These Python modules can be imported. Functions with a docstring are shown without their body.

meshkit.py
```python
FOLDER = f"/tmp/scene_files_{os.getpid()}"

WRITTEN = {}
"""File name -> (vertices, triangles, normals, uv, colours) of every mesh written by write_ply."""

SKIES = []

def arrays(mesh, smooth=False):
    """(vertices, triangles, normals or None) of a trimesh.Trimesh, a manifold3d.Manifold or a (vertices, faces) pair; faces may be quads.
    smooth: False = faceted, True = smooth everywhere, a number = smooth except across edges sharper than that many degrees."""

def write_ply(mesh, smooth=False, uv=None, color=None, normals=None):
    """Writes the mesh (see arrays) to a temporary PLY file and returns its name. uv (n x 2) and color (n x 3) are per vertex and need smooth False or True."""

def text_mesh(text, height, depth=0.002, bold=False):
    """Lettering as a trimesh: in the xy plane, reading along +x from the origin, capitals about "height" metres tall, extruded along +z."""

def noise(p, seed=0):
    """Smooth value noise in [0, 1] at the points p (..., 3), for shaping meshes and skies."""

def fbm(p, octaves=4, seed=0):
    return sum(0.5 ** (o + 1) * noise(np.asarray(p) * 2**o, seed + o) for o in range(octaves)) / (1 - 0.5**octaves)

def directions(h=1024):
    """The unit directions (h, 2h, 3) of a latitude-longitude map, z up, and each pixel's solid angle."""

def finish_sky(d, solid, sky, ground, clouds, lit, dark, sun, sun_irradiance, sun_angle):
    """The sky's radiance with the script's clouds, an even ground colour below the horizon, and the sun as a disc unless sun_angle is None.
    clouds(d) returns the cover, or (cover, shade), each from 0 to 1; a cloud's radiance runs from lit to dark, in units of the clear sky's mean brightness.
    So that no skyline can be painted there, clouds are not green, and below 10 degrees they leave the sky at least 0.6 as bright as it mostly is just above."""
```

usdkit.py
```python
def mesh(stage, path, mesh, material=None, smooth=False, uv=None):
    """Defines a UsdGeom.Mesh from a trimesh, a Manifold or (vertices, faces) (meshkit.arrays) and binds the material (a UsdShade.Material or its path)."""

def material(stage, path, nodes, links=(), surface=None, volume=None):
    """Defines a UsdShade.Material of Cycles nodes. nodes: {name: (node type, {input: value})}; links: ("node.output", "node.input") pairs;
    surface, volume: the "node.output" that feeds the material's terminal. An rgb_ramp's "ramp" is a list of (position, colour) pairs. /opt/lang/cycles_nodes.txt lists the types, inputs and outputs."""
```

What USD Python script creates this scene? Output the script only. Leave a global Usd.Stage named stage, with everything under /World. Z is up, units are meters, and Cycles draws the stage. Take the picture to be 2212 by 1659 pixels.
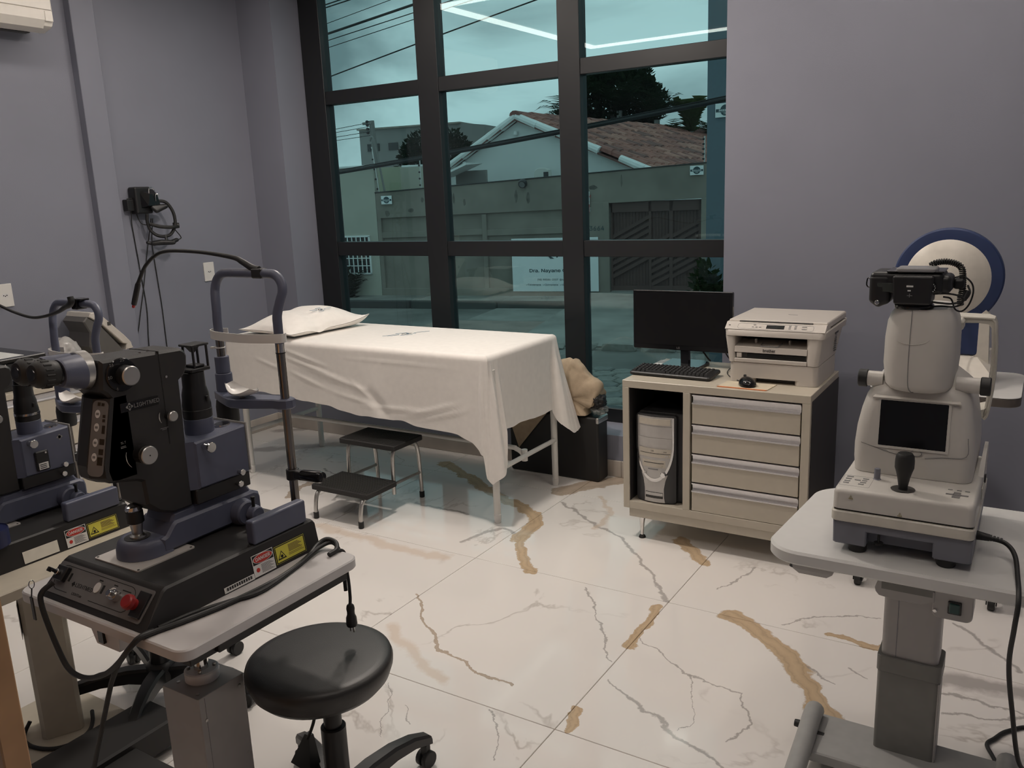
import math, numpy as np, trimesh, usdkit, meshkit
from pxr import Usd, UsdGeom, UsdLux, UsdShade, Sdf, Gf
from shapely.geometry import Polygon, box as sbox, Point
from shapely import affinity

stage = Usd.Stage.CreateInMemory()
UsdGeom.SetStageUpAxis(stage, 'Z'); UsdGeom.SetStageMetersPerUnit(stage, 1.0)
UsdGeom.Xform.Define(stage, '/World'); UsdGeom.Scope.Define(stage, '/World/Looks')
rng = np.random.default_rng(7)
A = lambda *a: np.array(a, float)

# ------------------------------------------------------------------ camera, sky, exposure, ceiling lights
EXPOSURE = 0.0
F_PX = 1829.888
cam = UsdGeom.Camera.Define(stage, '/World/camera')
_r = A(0.84826266, 0.52804836, -0.04019178); _u = A(-0.08294675, 0.20743665, 0.97472554); _f = A(-0.52303947, 0.8234895, -0.21976066)
_e = A(1.12697356, -2.83238851, 1.56202213)
cam.AddTransformOp().Set(Gf.Matrix4d(*_r, 0, *_u, 0, *(-_f), 0, *_e, 1))
cam.CreateHorizontalApertureAttr(36.0); cam.CreateFocalLengthAttr(36.0 * F_PX / 2212)
cam.CreateVerticalApertureAttr(27.0); cam.CreateClippingRangeAttr(Gf.Vec2f(0.02, 500.0))
cam.CreateExposureAttr(EXPOSURE)

SKY = 1.5
usdkit.material(stage, '/World/Looks/sky', {
    'tc': ('texture_coordinate', {}),
    'mp': ('mapping', {'scale': (1.0, 1.0, 2.2), 'location': (0.35, 0.1, 0.4)}),
    'n': ('noise_texture', {'scale': 2.3, 'detail': 7.0, 'roughness': 0.52, 'distortion': 0.35}),
    'r': ('rgb_ramp', {'ramp': [(0.0, (0.13, 0.15, 0.16)), (0.40, (0.20, 0.225, 0.235)), (0.50, (0.38, 0.40, 0.41)), (0.60, (0.62, 0.64, 0.645)), (1.0, (0.85, 0.86, 0.86))]}),
    'b': ('background_shader', {'strength': SKY})},
    [('tc.generated', 'mp.vector'), ('mp.vector', 'n.vector'), ('n.fac', 'r.fac'), ('r.color', 'b.color')], surface='b.background')
dome = UsdLux.DomeLight.Define(stage, '/World/sky'); dome.CreateIntensityAttr(1.0)
UsdShade.MaterialBindingAPI.Apply(dome.GetPrim()).Bind(UsdShade.Material.Get(stage, '/World/Looks/sky'))

CEIL = 2.9
WARM = (1.0, 0.90, 0.81)
DOWN = [(-1.15, 0.02, 255.0), (-1.9, 0.75, 46.0), (0.6, 0.2, 42.0), (0.9, -2.2, 22.0)]   # ceiling downlights: x, y, power
LED_STRENGTH = 10.0

# ------------------------------------------------------------------ helpers: scene graph
MADE, COUNT = {}, {}
def _name(parent, name):
    k = (str(parent), name); n = COUNT.get(k, 0); COUNT[k] = n + 1
    return name if n == 0 else f'{name}_{n:03d}'
def _tag(p, label=None, cat=None, group=None, kind=None):
    for k, v in (('label', label), ('category', cat), ('group', group), ('kind', kind)):
        if v: p.SetCustomDataByKey(k, v)
LOC = {}
def thing(name, label, cat, loc=(0, 0, 0), group=None, kind=None):
    path = '/World/' + _name('/World', name)
    x = UsdGeom.Xform.Define(stage, path); x.AddTranslateOp().Set(Gf.Vec3d(*map(float, loc)))
    _tag(x.GetPrim(), label, cat, group, kind); LOC[path] = A(*loc)
    return path
def part(parent, name, mesh, mat, smooth=35, label=None, kind=None):
    """a mesh in world coordinates, made a child of PARENT (a thing or a part of one)"""
    path = parent + '/' + _name(parent, name)
    loc = LOC.get(parent, A(0, 0, 0))
    m = mesh.copy(); m.apply_translation(-loc)
    usdkit.mesh(stage, path, m, MAT[mat], smooth=smooth)
    LOC[path] = loc
    if label or kind: _tag(stage.GetPrimAtPath(path), label, None, None, kind)
    return path
def single(name, mesh, mat, label, cat, group=None, smooth=35, kind=None):
    path = '/World/' + _name('/World', name)
    c = mesh.bounds.mean(0); c[2] = mesh.bounds[0][2]
    m = mesh.copy(); m.apply_translation(-c)
    g = usdkit.mesh(stage, path, m, MAT[mat], smooth=smooth); g.AddTranslateOp().Set(Gf.Vec3d(*map(float, c)))
    _tag(g.GetPrim(), label, cat, group, kind); LOC[path] = c
    return path
def struct(name, mesh=None, mat=None, label=None, smooth=35, loc=(0, 0, 0)):
    path = '/World/' + _name('/World', name)
    if mesh is None:
        x = UsdGeom.Xform.Define(stage, path); x.AddTranslateOp().Set(Gf.Vec3d(*map(float, loc))); LOC[path] = A(*loc)
    else:
        usdkit.mesh(stage, path, mesh, MAT[mat], smooth=smooth); LOC[path] = A(0, 0, 0)
    _tag(stage.GetPrimAtPath(path), label, None, None, 'structure')
    return path

# ------------------------------------------------------------------ helpers: meshes
conc = lambda *ms: trimesh.util.concatenate([m for m in ms if m is not None])
def hull(pts): return trimesh.convex.convex_hull(np.asarray(pts, float))
def box(x0, x1, y0, y1, z0, z1, b=0.0):
    lo, hi = np.minimum((x0, y0, z0), (x1, y1, z1)).astype(float), np.maximum((x0, y0, z0), (x1, y1, z1)).astype(float)
    if b <= 0:
        m = trimesh.creation.box(hi - lo); m.apply_translation((lo + hi) / 2); return m
    b = min(b, (hi - lo).min() * 0.45); P = []
    for k in range(3):
        l, h = lo + b, hi - b; l[k], h[k] = lo[k], hi[k]
        P += [(x, y, z) for x in (l[0], h[0]) for y in (l[1], h[1]) for z in (l[2], h[2])]
    return hull(P)
def rbox(x0, x1, y0, y1, z0, z1, r, n=3):
    """box with round edges"""
    s = trimesh.creation.icosphere(n - 1, r).vertices
    P = [s + A(x, y, z) for x in (x0 + r, x1 - r) for y in (y0 + r, y1 - r) for z in (z0 + r, z1 - r)]
    return hull(np.vstack(P))
def frame_of(d):
    d = np.asarray(d, float); d = d / np.linalg.norm(d)
    a = A(0, 0, 1) if abs(d[2]) < 0.9 else A(1, 0, 0)
    x = np.cross(a, d); x /= np.linalg.norm(x)
    return x, np.cross(d, x), d
def skin(rings, cap=True, close=False):
    """rings: k arrays of n x 3 points"""
    R = np.asarray(rings, float); k, n = R.shape[:2]
    V = R.reshape(-1, 3); F = []
    i = np.arange(n); j = (i + 1) % n
    for a in range(k if close else k - 1):
        b = (a + 1) % k
        F += [np.stack([a * n + i, a * n + j, b * n + j], 1), np.stack([a * n + i, b * n + j, b * n + i], 1)]
    if cap and not close:
        V = np.vstack([V, R[0].mean(0), R[-1].mean(0)])
        F += [np.stack([np.full(n, k * n), j, i], 1), np.stack([np.full(n, k * n + 1), (k - 1) * n + i, (k - 1) * n + j], 1)]
    m = trimesh.Trimesh(V, np.vstack(F), process=False)
    if m.volume < 0: m.invert()
    return m
def ring(c, x, y, r, n): 
    t = np.linspace(0, 2 * np.pi, n, endpoint=False)[:, None]
    return np.asarray(c) + r * (np.cos(t) * x + np.sin(t) * y)
def cyl(a, b, r, r2=None, n=24, bev=0.0):
    a, b = A(*a), A(*b); x, y, d = frame_of(b - a); r2 = r if r2 is None else r2; L = np.linalg.norm(b - a)
    P = [(0, r), (L, r2)] if bev <= 0 else [(0, r - bev), (bev, r), (L - bev, r2), (L, r2 - bev)]
    return skin([ring(a + d * t, x, y, q, n) for t, q in P])
def lathe(prof, o, d, n=32):
    """prof: (radius, height along d) from the point o"""
    x, y, d = frame_of(d)
    return skin([ring(A(*o) + d * h, x, y, max(r, 1e-5), n) for r, h in prof])
def spline(P, k=8, closed=False):
    P = np.asarray(P, float)
    if len(P) < 3: return P
    Q = np.vstack([P[-1], P, P[:2]]) if closed else np.vstack([2 * P[0] - P[1], P, 2 * P[-1] - P[-2]])
    out = []
    for i in range(1, len(Q) - 2):
        t = np.linspace(0, 1, k, endpoint=False)[:, None]
        a, b, c, d = Q[i - 1:i + 3]
        out.append(0.5 * (2 * b + (c - a) * t + (2 * a - 5 * b + 4 * c - d) * t ** 2 + (3 * b - a - 3 * c + d) * t ** 3))
    if not closed: out.append(P[-1:])
    return np.vstack(out)
def tube(P, r, n=10, k=8, smooth=True, closed=False):
    P = spline(P, k, closed) if smooth else np.asarray(P, float)
    T = (np.roll(P, -1, 0) - np.roll(P, 1, 0)) if closed else np.gradient(P, axis=0)
    T /= np.maximum(np.linalg.norm(T, axis=1, keepdims=True), 1e-9)
    x, y, _ = frame_of(T[0]); R = []
    rr = np.broadcast_to(np.interp(np.linspace(0, 1, len(P)), np.linspace(0, 1, len(np.atleast_1d(r))), np.atleast_1d(r)), len(P))
    for p, t, q in zip(P, T, rr):
        x = x - t * (x @ t); x /= np.linalg.norm(x); y = np.cross(t, x)
        R.append(ring(p, x, y, q, n))
    return skin(R, close=closed)
_AX = {'x': (1, 2, 0), 'y': (0, 2, 1), 'z': (0, 1, 2)}
def _to3(P2, plane, h):
    P2 = np.asarray(P2, float); out = np.zeros((len(P2), 3)); a, b, c = _AX[plane]
    out[:, a], out[:, b], out[:, c] = P2[:, 0], P2[:, 1], h
    return out
def ext(poly, plane, h0, h1):
    """polygon (points or shapely, holes allowed) extruded along the axis from h0 to h1"""
    if not hasattr(poly, 'geom_type'): poly = Polygon(poly)
    if not poly.is_valid: poly = poly.buffer(0)
    ms = [trimesh.creation.extrude_polygon(g, 1.0, engine='earcut') for g in getattr(poly, 'geoms', [poly])]
    m = conc(*ms); v = m.vertices; w = _to3(v[:, :2], plane, h0 + v[:, 2] * (h1 - h0))
    m = trimesh.Trimesh(w, m.faces, process=False)
    if m.volume < 0: m.invert()
    return m
def exb(P, plane, h0, h1, b=0.003):
    """simple outline extruded with bevelled ends"""
    P = np.asarray(P, float)
    if np.sum(P[:, 0] * np.roll(P[:, 1], -1) - np.roll(P[:, 0], -1) * P[:, 1]) < 0: P = P[::-1]
    e = np.roll(P, -1, 0) - P; e /= np.maximum(np.linalg.norm(e, axis=1, keepdims=True), 1e-9)
    nn = np.stack([-e[:, 1], e[:, 0]], 1); q = nn + np.roll(nn, 1, 0)
    q /= np.maximum((q * q).sum(1, keepdims=True) / 2, 0.35)
    I = P + q * b; s = np.sign(h1 - h0) * b
    if not Polygon(I).is_valid: I = P
    rings = [_to3(I, plane, h0), _to3(P, plane, h0 + s), _to3(P, plane, h1 - s), _to3(I, plane, h1)]
    m = skin(rings, cap=False); n = len(P)
    tv, tf = trimesh.creation.triangulate_polygon(Polygon(I), engine='earcut')
    idx = np.array([int(np.argmin(((I - t) ** 2).sum(1))) for t in tv]); tf = idx[tf]
    F = np.vstack([m.faces, tf[:, ::-1], tf + 3 * n])
    m = trimesh.Trimesh(m.vertices, F, process=False); trimesh.repair.fix_normals(m)
    if m.volume < 0: m.invert()
    return m
def rrect(x0, x1, y0, y1, r, n=6):
    P = []
    for cx, cy, a in ((x1 - r, y1 - r, 0), (x0 + r, y1 - r, 90), (x0 + r, y0 + r, 180), (x1 - r, y0 + r, 270)):
        for t in np.radians(np.linspace(a, a + 90, n)): P.append((cx + r * math.cos(t), cy + r * math.sin(t)))
    return np.array(P)
def soften(P, r=0.25, k=2):
    """cut the corners of an outline (Chaikin)"""
    P = np.asarray(P, float)
    for _ in range(k):
        Q = np.roll(P, -1, 0); P = np.stack([P * (1 - r) + Q * r, P * r + Q * (1 - r)], 1).reshape(-1, 2)
    return P
def put(m, O, X, Y):
    """a mesh drawn in the xy plane (+z proud) set at O with axes X, Y"""
    X = np.asarray(X, float) / np.linalg.norm(X); Y = np.asarray(Y, float); Y = Y - X * (X @ Y); Y /= np.linalg.norm(Y)
    M = np.eye(4); M[:3, 0], M[:3, 1], M[:3, 2], M[:3, 3] = X, Y, np.cross(X, Y), O
    m = m.copy(); m.apply_transform(M); return m
_T = {}
def text(s, h, O, X, Y, depth=0.0006, bold=False, mid=False):
    k = (s, bold)
    if k not in _T: _T[k] = meshkit.text_mesh(s, 1.0, 1.0, bold)
    m = _T[k].copy(); m.apply_scale((h, h, depth))
    if mid: m.apply_translation((-m.bounds[:, 0].mean(), 0, 0))
    return put(m, O, X, Y)
def blob(c, rx, ry, rz, n=2):
    m = trimesh.creation.icosphere(n, 1.0); m.apply_scale((rx, ry, rz)); m.apply_translation(c); return m

# ------------------------------------------------------------------ materials
MAT = {}
def M(name, col, rough=0.5, metal=0.0, vary=0.06, scale=30.0, bump=0.0, bscale=None, **kw):
    """principled with a faint procedural variation of its colour and, if asked, a fine relief"""
    c = A(*col); nodes = {'tc': ('texture_coordinate', {}), 'n': ('noise_texture', {'scale': scale, 'detail': 3.0}),
        'r': ('rgb_ramp', {'ramp': [(0.25, tuple(c * (1 - vary))), (0.75, tuple(np.minimum(c * (1 + vary), 1)))]}),
        'p': ('principled_bsdf', {'roughness': rough, 'metallic': metal, **kw})}
    links = [('tc.object', 'n.vector'), ('n.fac', 'r.fac'), ('r.color', 'p.base_color')]
    if bump:
        nodes['m'] = ('noise_texture', {'scale': bscale or scale * 8, 'detail': 2.0}); nodes['b'] = ('bump', {'strength': bump, 'distance': 0.002})
        links += [('tc.object', 'm.vector'), ('m.fac', 'b.height'), ('b.normal', 'p.normal')]
    MAT[name] = usdkit.material(stage, '/World/Looks/' + name, nodes, links, surface='p.BSDF'); return name
def emit(name, col, s):
    MAT[name] = usdkit.material(stage, '/World/Looks/' + name, {'e': ('emission', {'color': col, 'strength': s})}, surface='e.emission'); return name

M('wall_paint', (0.225, 0.232, 0.282), 0.55, bump=0.12, bscale=260, vary=0.03, scale=3)
M('ceiling_paint', (0.78, 0.77, 0.75), 0.8, vary=0.02)
M('grout', (0.42, 0.36, 0.30), 0.8)
M('porcelain_skirting', (0.50, 0.45, 0.40), 0.25, vary=0.12, scale=7)
M('black_aluminium', (0.012, 0.013, 0.015), 0.42)
M('white_plastic', (0.74, 0.72, 0.69), 0.35, vary=0.02)
M('ac_plastic', (0.78, 0.74, 0.68), 0.4, vary=0.02)
M('black_plastic', (0.014, 0.014, 0.015), 0.42, bump=0.05, bscale=900)
M('gloss_black', (0.008, 0.008, 0.009), 0.12)
M('black_rubber', (0.016, 0.016, 0.016), 0.55)
M('black_enamel', (0.022, 0.021, 0.021), 0.5, bump=0.12, bscale=1400, vary=0.03)
M('blue_grey_enamel', (0.095, 0.105, 0.155), 0.42, bump=0.10, bscale=1200, vary=0.04)
M('chrome', (0.72, 0.71, 0.70), 0.14, 1.0, vary=0.02)
M('satin_metal', (0.58, 0.57, 0.55), 0.34, 1.0, vary=0.03)
M('dark_steel', (0.30, 0.28, 0.26), 0.22, 1.0)
M('brushed_aluminium', (0.70, 0.69, 0.70), 0.38, 0.85, vary=0.04, scale=90)
M('table_laminate', (0.56, 0.54, 0.535), 0.38, vary=0.02)
M('pedestal_paint', (0.40, 0.385, 0.375), 0.45, vary=0.03)
M('cream_pedestal', (0.52, 0.47, 0.38), 0.5, vary=0.04)
M('beige_laminate', (0.52, 0.47, 0.385), 0.34, vary=0.03)
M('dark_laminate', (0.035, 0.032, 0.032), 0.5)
M('linen', (0.84, 0.80, 0.755), 0.85, vary=0.03, bump=0.15, bscale=700, sheen_weight=0.15)
M('white_enamel', (0.70, 0.685, 0.65), 0.3, vary=0.05, scale=14)
M('black_vinyl', (0.028, 0.027, 0.026), 0.42, bump=0.14, bscale=500)
M('ribbed_rubber', (0.020, 0.019, 0.019), 0.62, bump=0.3, bscale=300)
M('canvas', (0.40, 0.31, 0.215), 0.85, bump=0.2, bscale=500, vary=0.1)
M('case_black', (0.013, 0.012, 0.012), 0.5)
M('print_blue', (0.03, 0.13, 0.24), 0.8); M('print_black', (0.012, 0.012, 0.012), 0.7); M('print_white', (0.72, 0.72, 0.70), 0.6)
M('print_grey', (0.22, 0.22, 0.22), 0.6); M('print_red', (0.55, 0.045, 0.035), 0.5); M('print_yellow', (0.72, 0.66, 0.09), 0.5)
M('label_white', (0.78, 0.77, 0.74), 0.45); M('label_cream', (0.86, 0.83, 0.74), 0.22)
M('steel_plate', (0.60, 0.57, 0.54), 0.42, 0.3)
M('panel_grey', (0.17, 0.165, 0.165), 0.4); M('button_white', (0.70, 0.69, 0.68), 0.35)
M('red_knob', (0.30, 0.018, 0.018), 0.35); M('red_tip', (0.5, 0.03, 0.03), 0.3)
M('navy_plastic', (0.012, 0.018, 0.075), 0.45)
M('printer_shell', (0.58, 0.535, 0.485), 0.42, bump=0.05, bscale=900, vary=0.02)
M('printer_dark', (0.05, 0.047, 0.044), 0.5); M('lcd_dark', (0.02, 0.022, 0.022), 0.15)
M('silver_plastic', (0.52, 0.50, 0.48), 0.34, 0.35); M('tower_charcoal', (0.045, 0.045, 0.047), 0.5)
M('drive_beige', (0.56, 0.51, 0.43), 0.45)
M('mouse_pad', (0.62, 0.55, 0.42), 0.6); M('orange_edge', (0.72, 0.25, 0.10), 0.55); M('paper', (0.72, 0.73, 0.71), 0.8)
M('keys', (0.02, 0.02, 0.021), 0.5)
M('fundus_shell', (0.60, 0.575, 0.535), 0.36, vary=0.02); M('fundus_cream', (0.62, 0.59, 0.52), 0.4); M('fundus_grey', (0.185, 0.19, 0.225), 0.5)
M('trolley_top', (0.62, 0.615, 0.60), 0.5, bump=0.06, bscale=1500, vary=0.02); M('column_light', (0.42, 0.405, 0.395), 0.4, vary=0.02); M('column_dark', (0.20, 0.197, 0.185), 0.45)
M('trolley_frame', (0.36, 0.36, 0.35), 0.45)
M('green_switch', (0.012, 0.06, 0.055), 0.2)
M('perimeter_blue', (0.022, 0.04, 0.115), 0.5); M('perimeter_white', (0.66, 0.62, 0.55), 0.42); M('perimeter_edge', (0.10, 0.085, 0.075), 0.5)
M('wood', (0.42, 0.235, 0.115), 0.5, vary=0.25, scale=9); M('wood_dark', (0.10, 0.055, 0.03), 0.6, vary=0.2)
M('frosted', (0.55, 0.53, 0.51), 0.25, vary=0.1, transmission_weight=0.35)
M('clear_nylon', (0.72, 0.71, 0.69), 0.3)
M('clear_bag', (0.55, 0.54, 0.52), 0.12, transmission_weight=0.75, ior=1.1)
# outdoors
M('street_render', (0.235, 0.205, 0.175), 0.9, vary=0.22, scale=1.6, bump=0.2, bscale=60); M('cream_render', (0.42, 0.40, 0.34), 0.9, vary=0.1, scale=1.2)
M('olive_render', (0.36, 0.37, 0.27), 0.9, vary=0.1, scale=1.0); M('house_white', (0.66, 0.67, 0.66), 0.85, vary=0.04, scale=0.8); M('verge_white', (0.74, 0.75, 0.74), 0.6, vary=0.12, scale=3)
M('neighbour_grey', (0.23, 0.22, 0.21), 0.9, vary=0.15, scale=0.6); M('blue_render', (0.115, 0.15, 0.18), 0.85, vary=0.05)
for i, c in enumerate([(0.27, 0.105, 0.08), (0.21, 0.08, 0.065), (0.33, 0.15, 0.115), (0.15, 0.065, 0.055)]): M(f'clay_{i}', c, 0.85, vary=0.3, scale=6)
M('gate_brown', (0.085, 0.045, 0.038), 0.55, vary=0.12, scale=4); M('sooty', (0.05, 0.048, 0.046), 0.9, vary=0.3, scale=3)
M('asphalt', (0.15, 0.14, 0.13), 0.85, vary=0.5, scale=0.9, bump=0.3, bscale=30); M('concrete', (0.25, 0.235, 0.215), 0.85, vary=0.4, scale=1.3, bump=0.2, bscale=40); M('pink_concrete', (0.26, 0.20, 0.175), 0.85, vary=0.3, scale=1.6)
for i, c in enumerate([(0.20, 0.19, 0.175), (0.165, 0.158, 0.15), (0.235, 0.215, 0.195)]): M(f'paver_{i}', c, 0.8, vary=0.25, scale=12)
M('sign_board', (0.80, 0.82, 0.82), 0.6, vary=0.02); M('sign_ink', (0.03, 0.06, 0.07), 0.6); M('sign_red', (0.42, 0.03, 0.035), 0.5)
M('brick_red', (0.34, 0.09, 0.055), 0.85); M('pot_grey', (0.28, 0.27, 0.25), 0.7); M('pole_concrete', (0.20, 0.195, 0.185), 0.9); M('wire_black', (0.008, 0.008, 0.008), 0.7)
M('sooty_thin', (0.13, 0.115, 0.10), 0.9, vary=0.4, scale=14); M('lcd_black', (0.006, 0.006, 0.007), 0.22); M('button_grey', (0.30, 0.29, 0.28), 0.5); M('print_olive', (0.25, 0.20, 0.06), 0.6); M('satin_plastic', (0.30, 0.295, 0.30), 0.22); M('lcd_green', (0.045, 0.05, 0.045), 0.2); M('console_grey', (0.10, 0.095, 0.09), 0.5); M('console_cream', (0.56, 0.52, 0.47), 0.45); M('window_dark', (0.012, 0.014, 0.014), 0.2); M('ac_outdoor', (0.60, 0.60, 0.56), 0.6)
def leaf(name, col):
    MAT[name] = usdkit.material(stage, '/World/Looks/' + name, {'g': ('geometry', {}), 'r': ('rgb_ramp', {'ramp': [(0, tuple(A(*col) * 0.6)), (1, tuple(A(*col) * 1.4))]}),
        'd': ('diffuse_bsdf', {}), 't': ('translucent_bsdf', {}), 'm': ('mix_closure', {'fac': 0.25})},
        [('g.random_per_island', 'r.fac'), ('r.color', 'd.color'), ('r.color', 't.color'), ('d.BSDF', 'm.closure1'), ('t.BSDF', 'm.closure2')], surface='m.closure')
leaf('leaf_dark', (0.022, 0.034, 0.018)); leaf('leaf_mid', (0.035, 0.055, 0.022)); leaf('leaf_banana', (0.06, 0.085, 0.03))
emit('led_glow', WARM, LED_STRENGTH); emit('lamp_glow', WARM, 6.0)
MAT['tinted_glass'] = usdkit.material(stage, '/World/Looks/tinted_glass', {'t': ('transparent_bsdf', {'color': (0.60, 0.775, 0.78)}), 'g': ('glossy_bsdf', {'color': (0.9, 0.95, 0.95), 'roughness': 0.0}),
    'l': ('layer_weight', {'blend': 0.5}), 'p': ('math', {'math_type': 'power', 'value2': 5.0}), 'f': ('math', {'math_type': 'multiply_add', 'value2': 0.955, 'value3': 0.045}), 'm': ('mix_closure', {})},
    [('l.facing', 'p.value1'), ('p.value', 'f.value1'), ('f.value', 'm.fac'), ('t.BSDF', 'm.closure1'), ('g.BSDF', 'm.closure2')], surface='m.closure')
# ------------------------------------------------------------------ the room
XL, XR, YW, YR, ZS = -3.47, 2.45, 1.254, -3.55, 0.236
# kind (t tan, b brown, p pale, g grey), half width, line on the floor
VEINS = [
    ('t', 0.0399, [(-1.836, 1.04), (-1.334, 0.76), (-1.149, 0.678), (-0.924, 0.557), (-0.863, 0.466), (-0.843, 0.263)]),
    ('t', 0.0271, [(-0.835, 0.291), (-0.797, 0.203), (-0.707, 0.098), (-0.612, 0.006)]),
    ('t', 0.0235, [(-0.015, -0.054), (-0.014, -0.22), (-0.006, -0.359)]),
    ('t', 0.0417, [(0.245, 0.009), (0.367, -0.058), (0.483, -0.148), (0.538, -0.217), (0.577, -0.298), (0.645, -0.41), (0.715, -0.488), (0.786, -0.561), (0.847, -0.602)]),
    ('t', 0.0355, [(-0.176, 0.59), (-0.074, 0.488), (0.004, 0.4)]),
    ('t', 0.0193, [(0.586, 0.029), (0.68, 0.021), (0.763, 0.011)]),
    ('t', 0.016, [(0.007, -0.791), (0.025, -0.848), (0.034, -0.894)]),
    ('b', 0.0653, [(-0.959, 0.908), (-0.883, 1.057), (-0.755, 1.227)]),
    ('p', 0.0412, [(-1.81, -0.034), (-1.522, -0.051), (-1.272, -0.081), (-1.021, -0.05)]),
    ('p', 0.0328, [(-0.838, -0.637), (-0.632, -0.785), (-0.449, -0.843)]),
    ('g', 0.0564, [(0.939, -0.11), (1.052, -0.067), (1.183, -0.059)]),
    ('g', 0.0053, [(-0.335, -0.026), (-0.219, -0.193), (-0.134, -0.306), (-0.067, -0.415), (-0.001, -0.488)]),
    ('g', 0.0101, [(-0.904, 0.759), (-0.609, 0.591), (-0.444, 0.498), (-0.341, 0.409), (-0.166, 0.194), (-0.007, 0.01)]),
    ('g', 0.0073, [(0.034, -0.59), (0.167, -0.663), (0.308, -0.75), (0.395, -0.794), (0.493, -0.83)]),
    ('g', 0.0046, [(0.012, -0.296), (0.142, -0.373), (0.253, -0.448), (0.351, -0.464), (0.426, -0.467), (0.495, -0.592), (0.461, -0.71)]),
    ('g', 0.0021, [(0.253, -0.448), (0.33, -0.629), (0.327, -0.734)]),
    ('b', 0.0066, [(-0.921, -0.406), (-0.751, -0.552), (-0.6, -0.68), (-0.457, -0.725), (-0.311, -0.775), (-0.24, -0.773)]),
    ('g', 0.0035, [(-0.226, -0.904), (-0.153, -0.958), (-0.09, -1.106)]),
    ('g', 0.0109, [(0.96, 0.325), (1.047, 0.209), (1.105, 0.14), (1.179, 0.07)]),
    ('g', 0.005, [(0.424, 0.033), (0.516, 0.131), (0.643, 0.224), (0.727, 0.241)]),
    ('g', 0.0655, [(-3.126, 0.739), (-2.787, 1.005), (-2.437, 1.243)]),
    ('g', 0.0516, [(-3.36, 1.136), (-3.123, 1.305), (-2.793, 1.323)]),
    ('g', 0.0022, [(-0.59, -0.955), (-0.495, -1.077), (-0.432, -1.174)]),
    ('g', 0.0028, [(-0.472, -1.023), (-0.399, -1.079)]),
    ('g', 0.0106, [(-2.45, 0.657), (-2.119, 0.538), (-2.002, 0.266)]),
    ('b', 0.0213, [(-2.261, 0.18), (-2.331, 0.351), (-2.321, 0.487)]),
    ('g', 0.0131, [(-1.571, 0.436), (-1.379, 0.419), (-1.234, 0.419)]),
    ('g', 0.0044, [(0.571, -0.209), (0.665, -0.281)]),
    ('g', 0.0064, [(0.688, -0.178), (0.749, -0.206)]),
    ('g', 0.014, [(-1.054, 0.122), (-0.989, 0.339), (-0.893, 0.311)]),
    ('g', 0.007, [(0.981, -0.276), (1.077, -0.263), (1.186, -0.191)]),
    ('g', 0.0067, [(0.959, -0.18), (1.071, -0.174), (1.186, -0.178)]),
    ('p', 0.0159, [(-0.731, 0.917), (-0.591, 0.733), (-0.573, 0.544)]),
    ('g', 0.0058, [(0.119, 0.198), (0.182, 0.323), (0.217, 0.463)]),
]
VC = {'t': ((0.50, 0.36, 0.215), 0.92), 'b': ((0.40, 0.31, 0.225), 0.85), 'p': ((0.66, 0.53, 0.42), 0.6), 'g': ((0.33, 0.30, 0.28), 0.72)}
BASE = (0.80, 0.765, 0.73)
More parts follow.
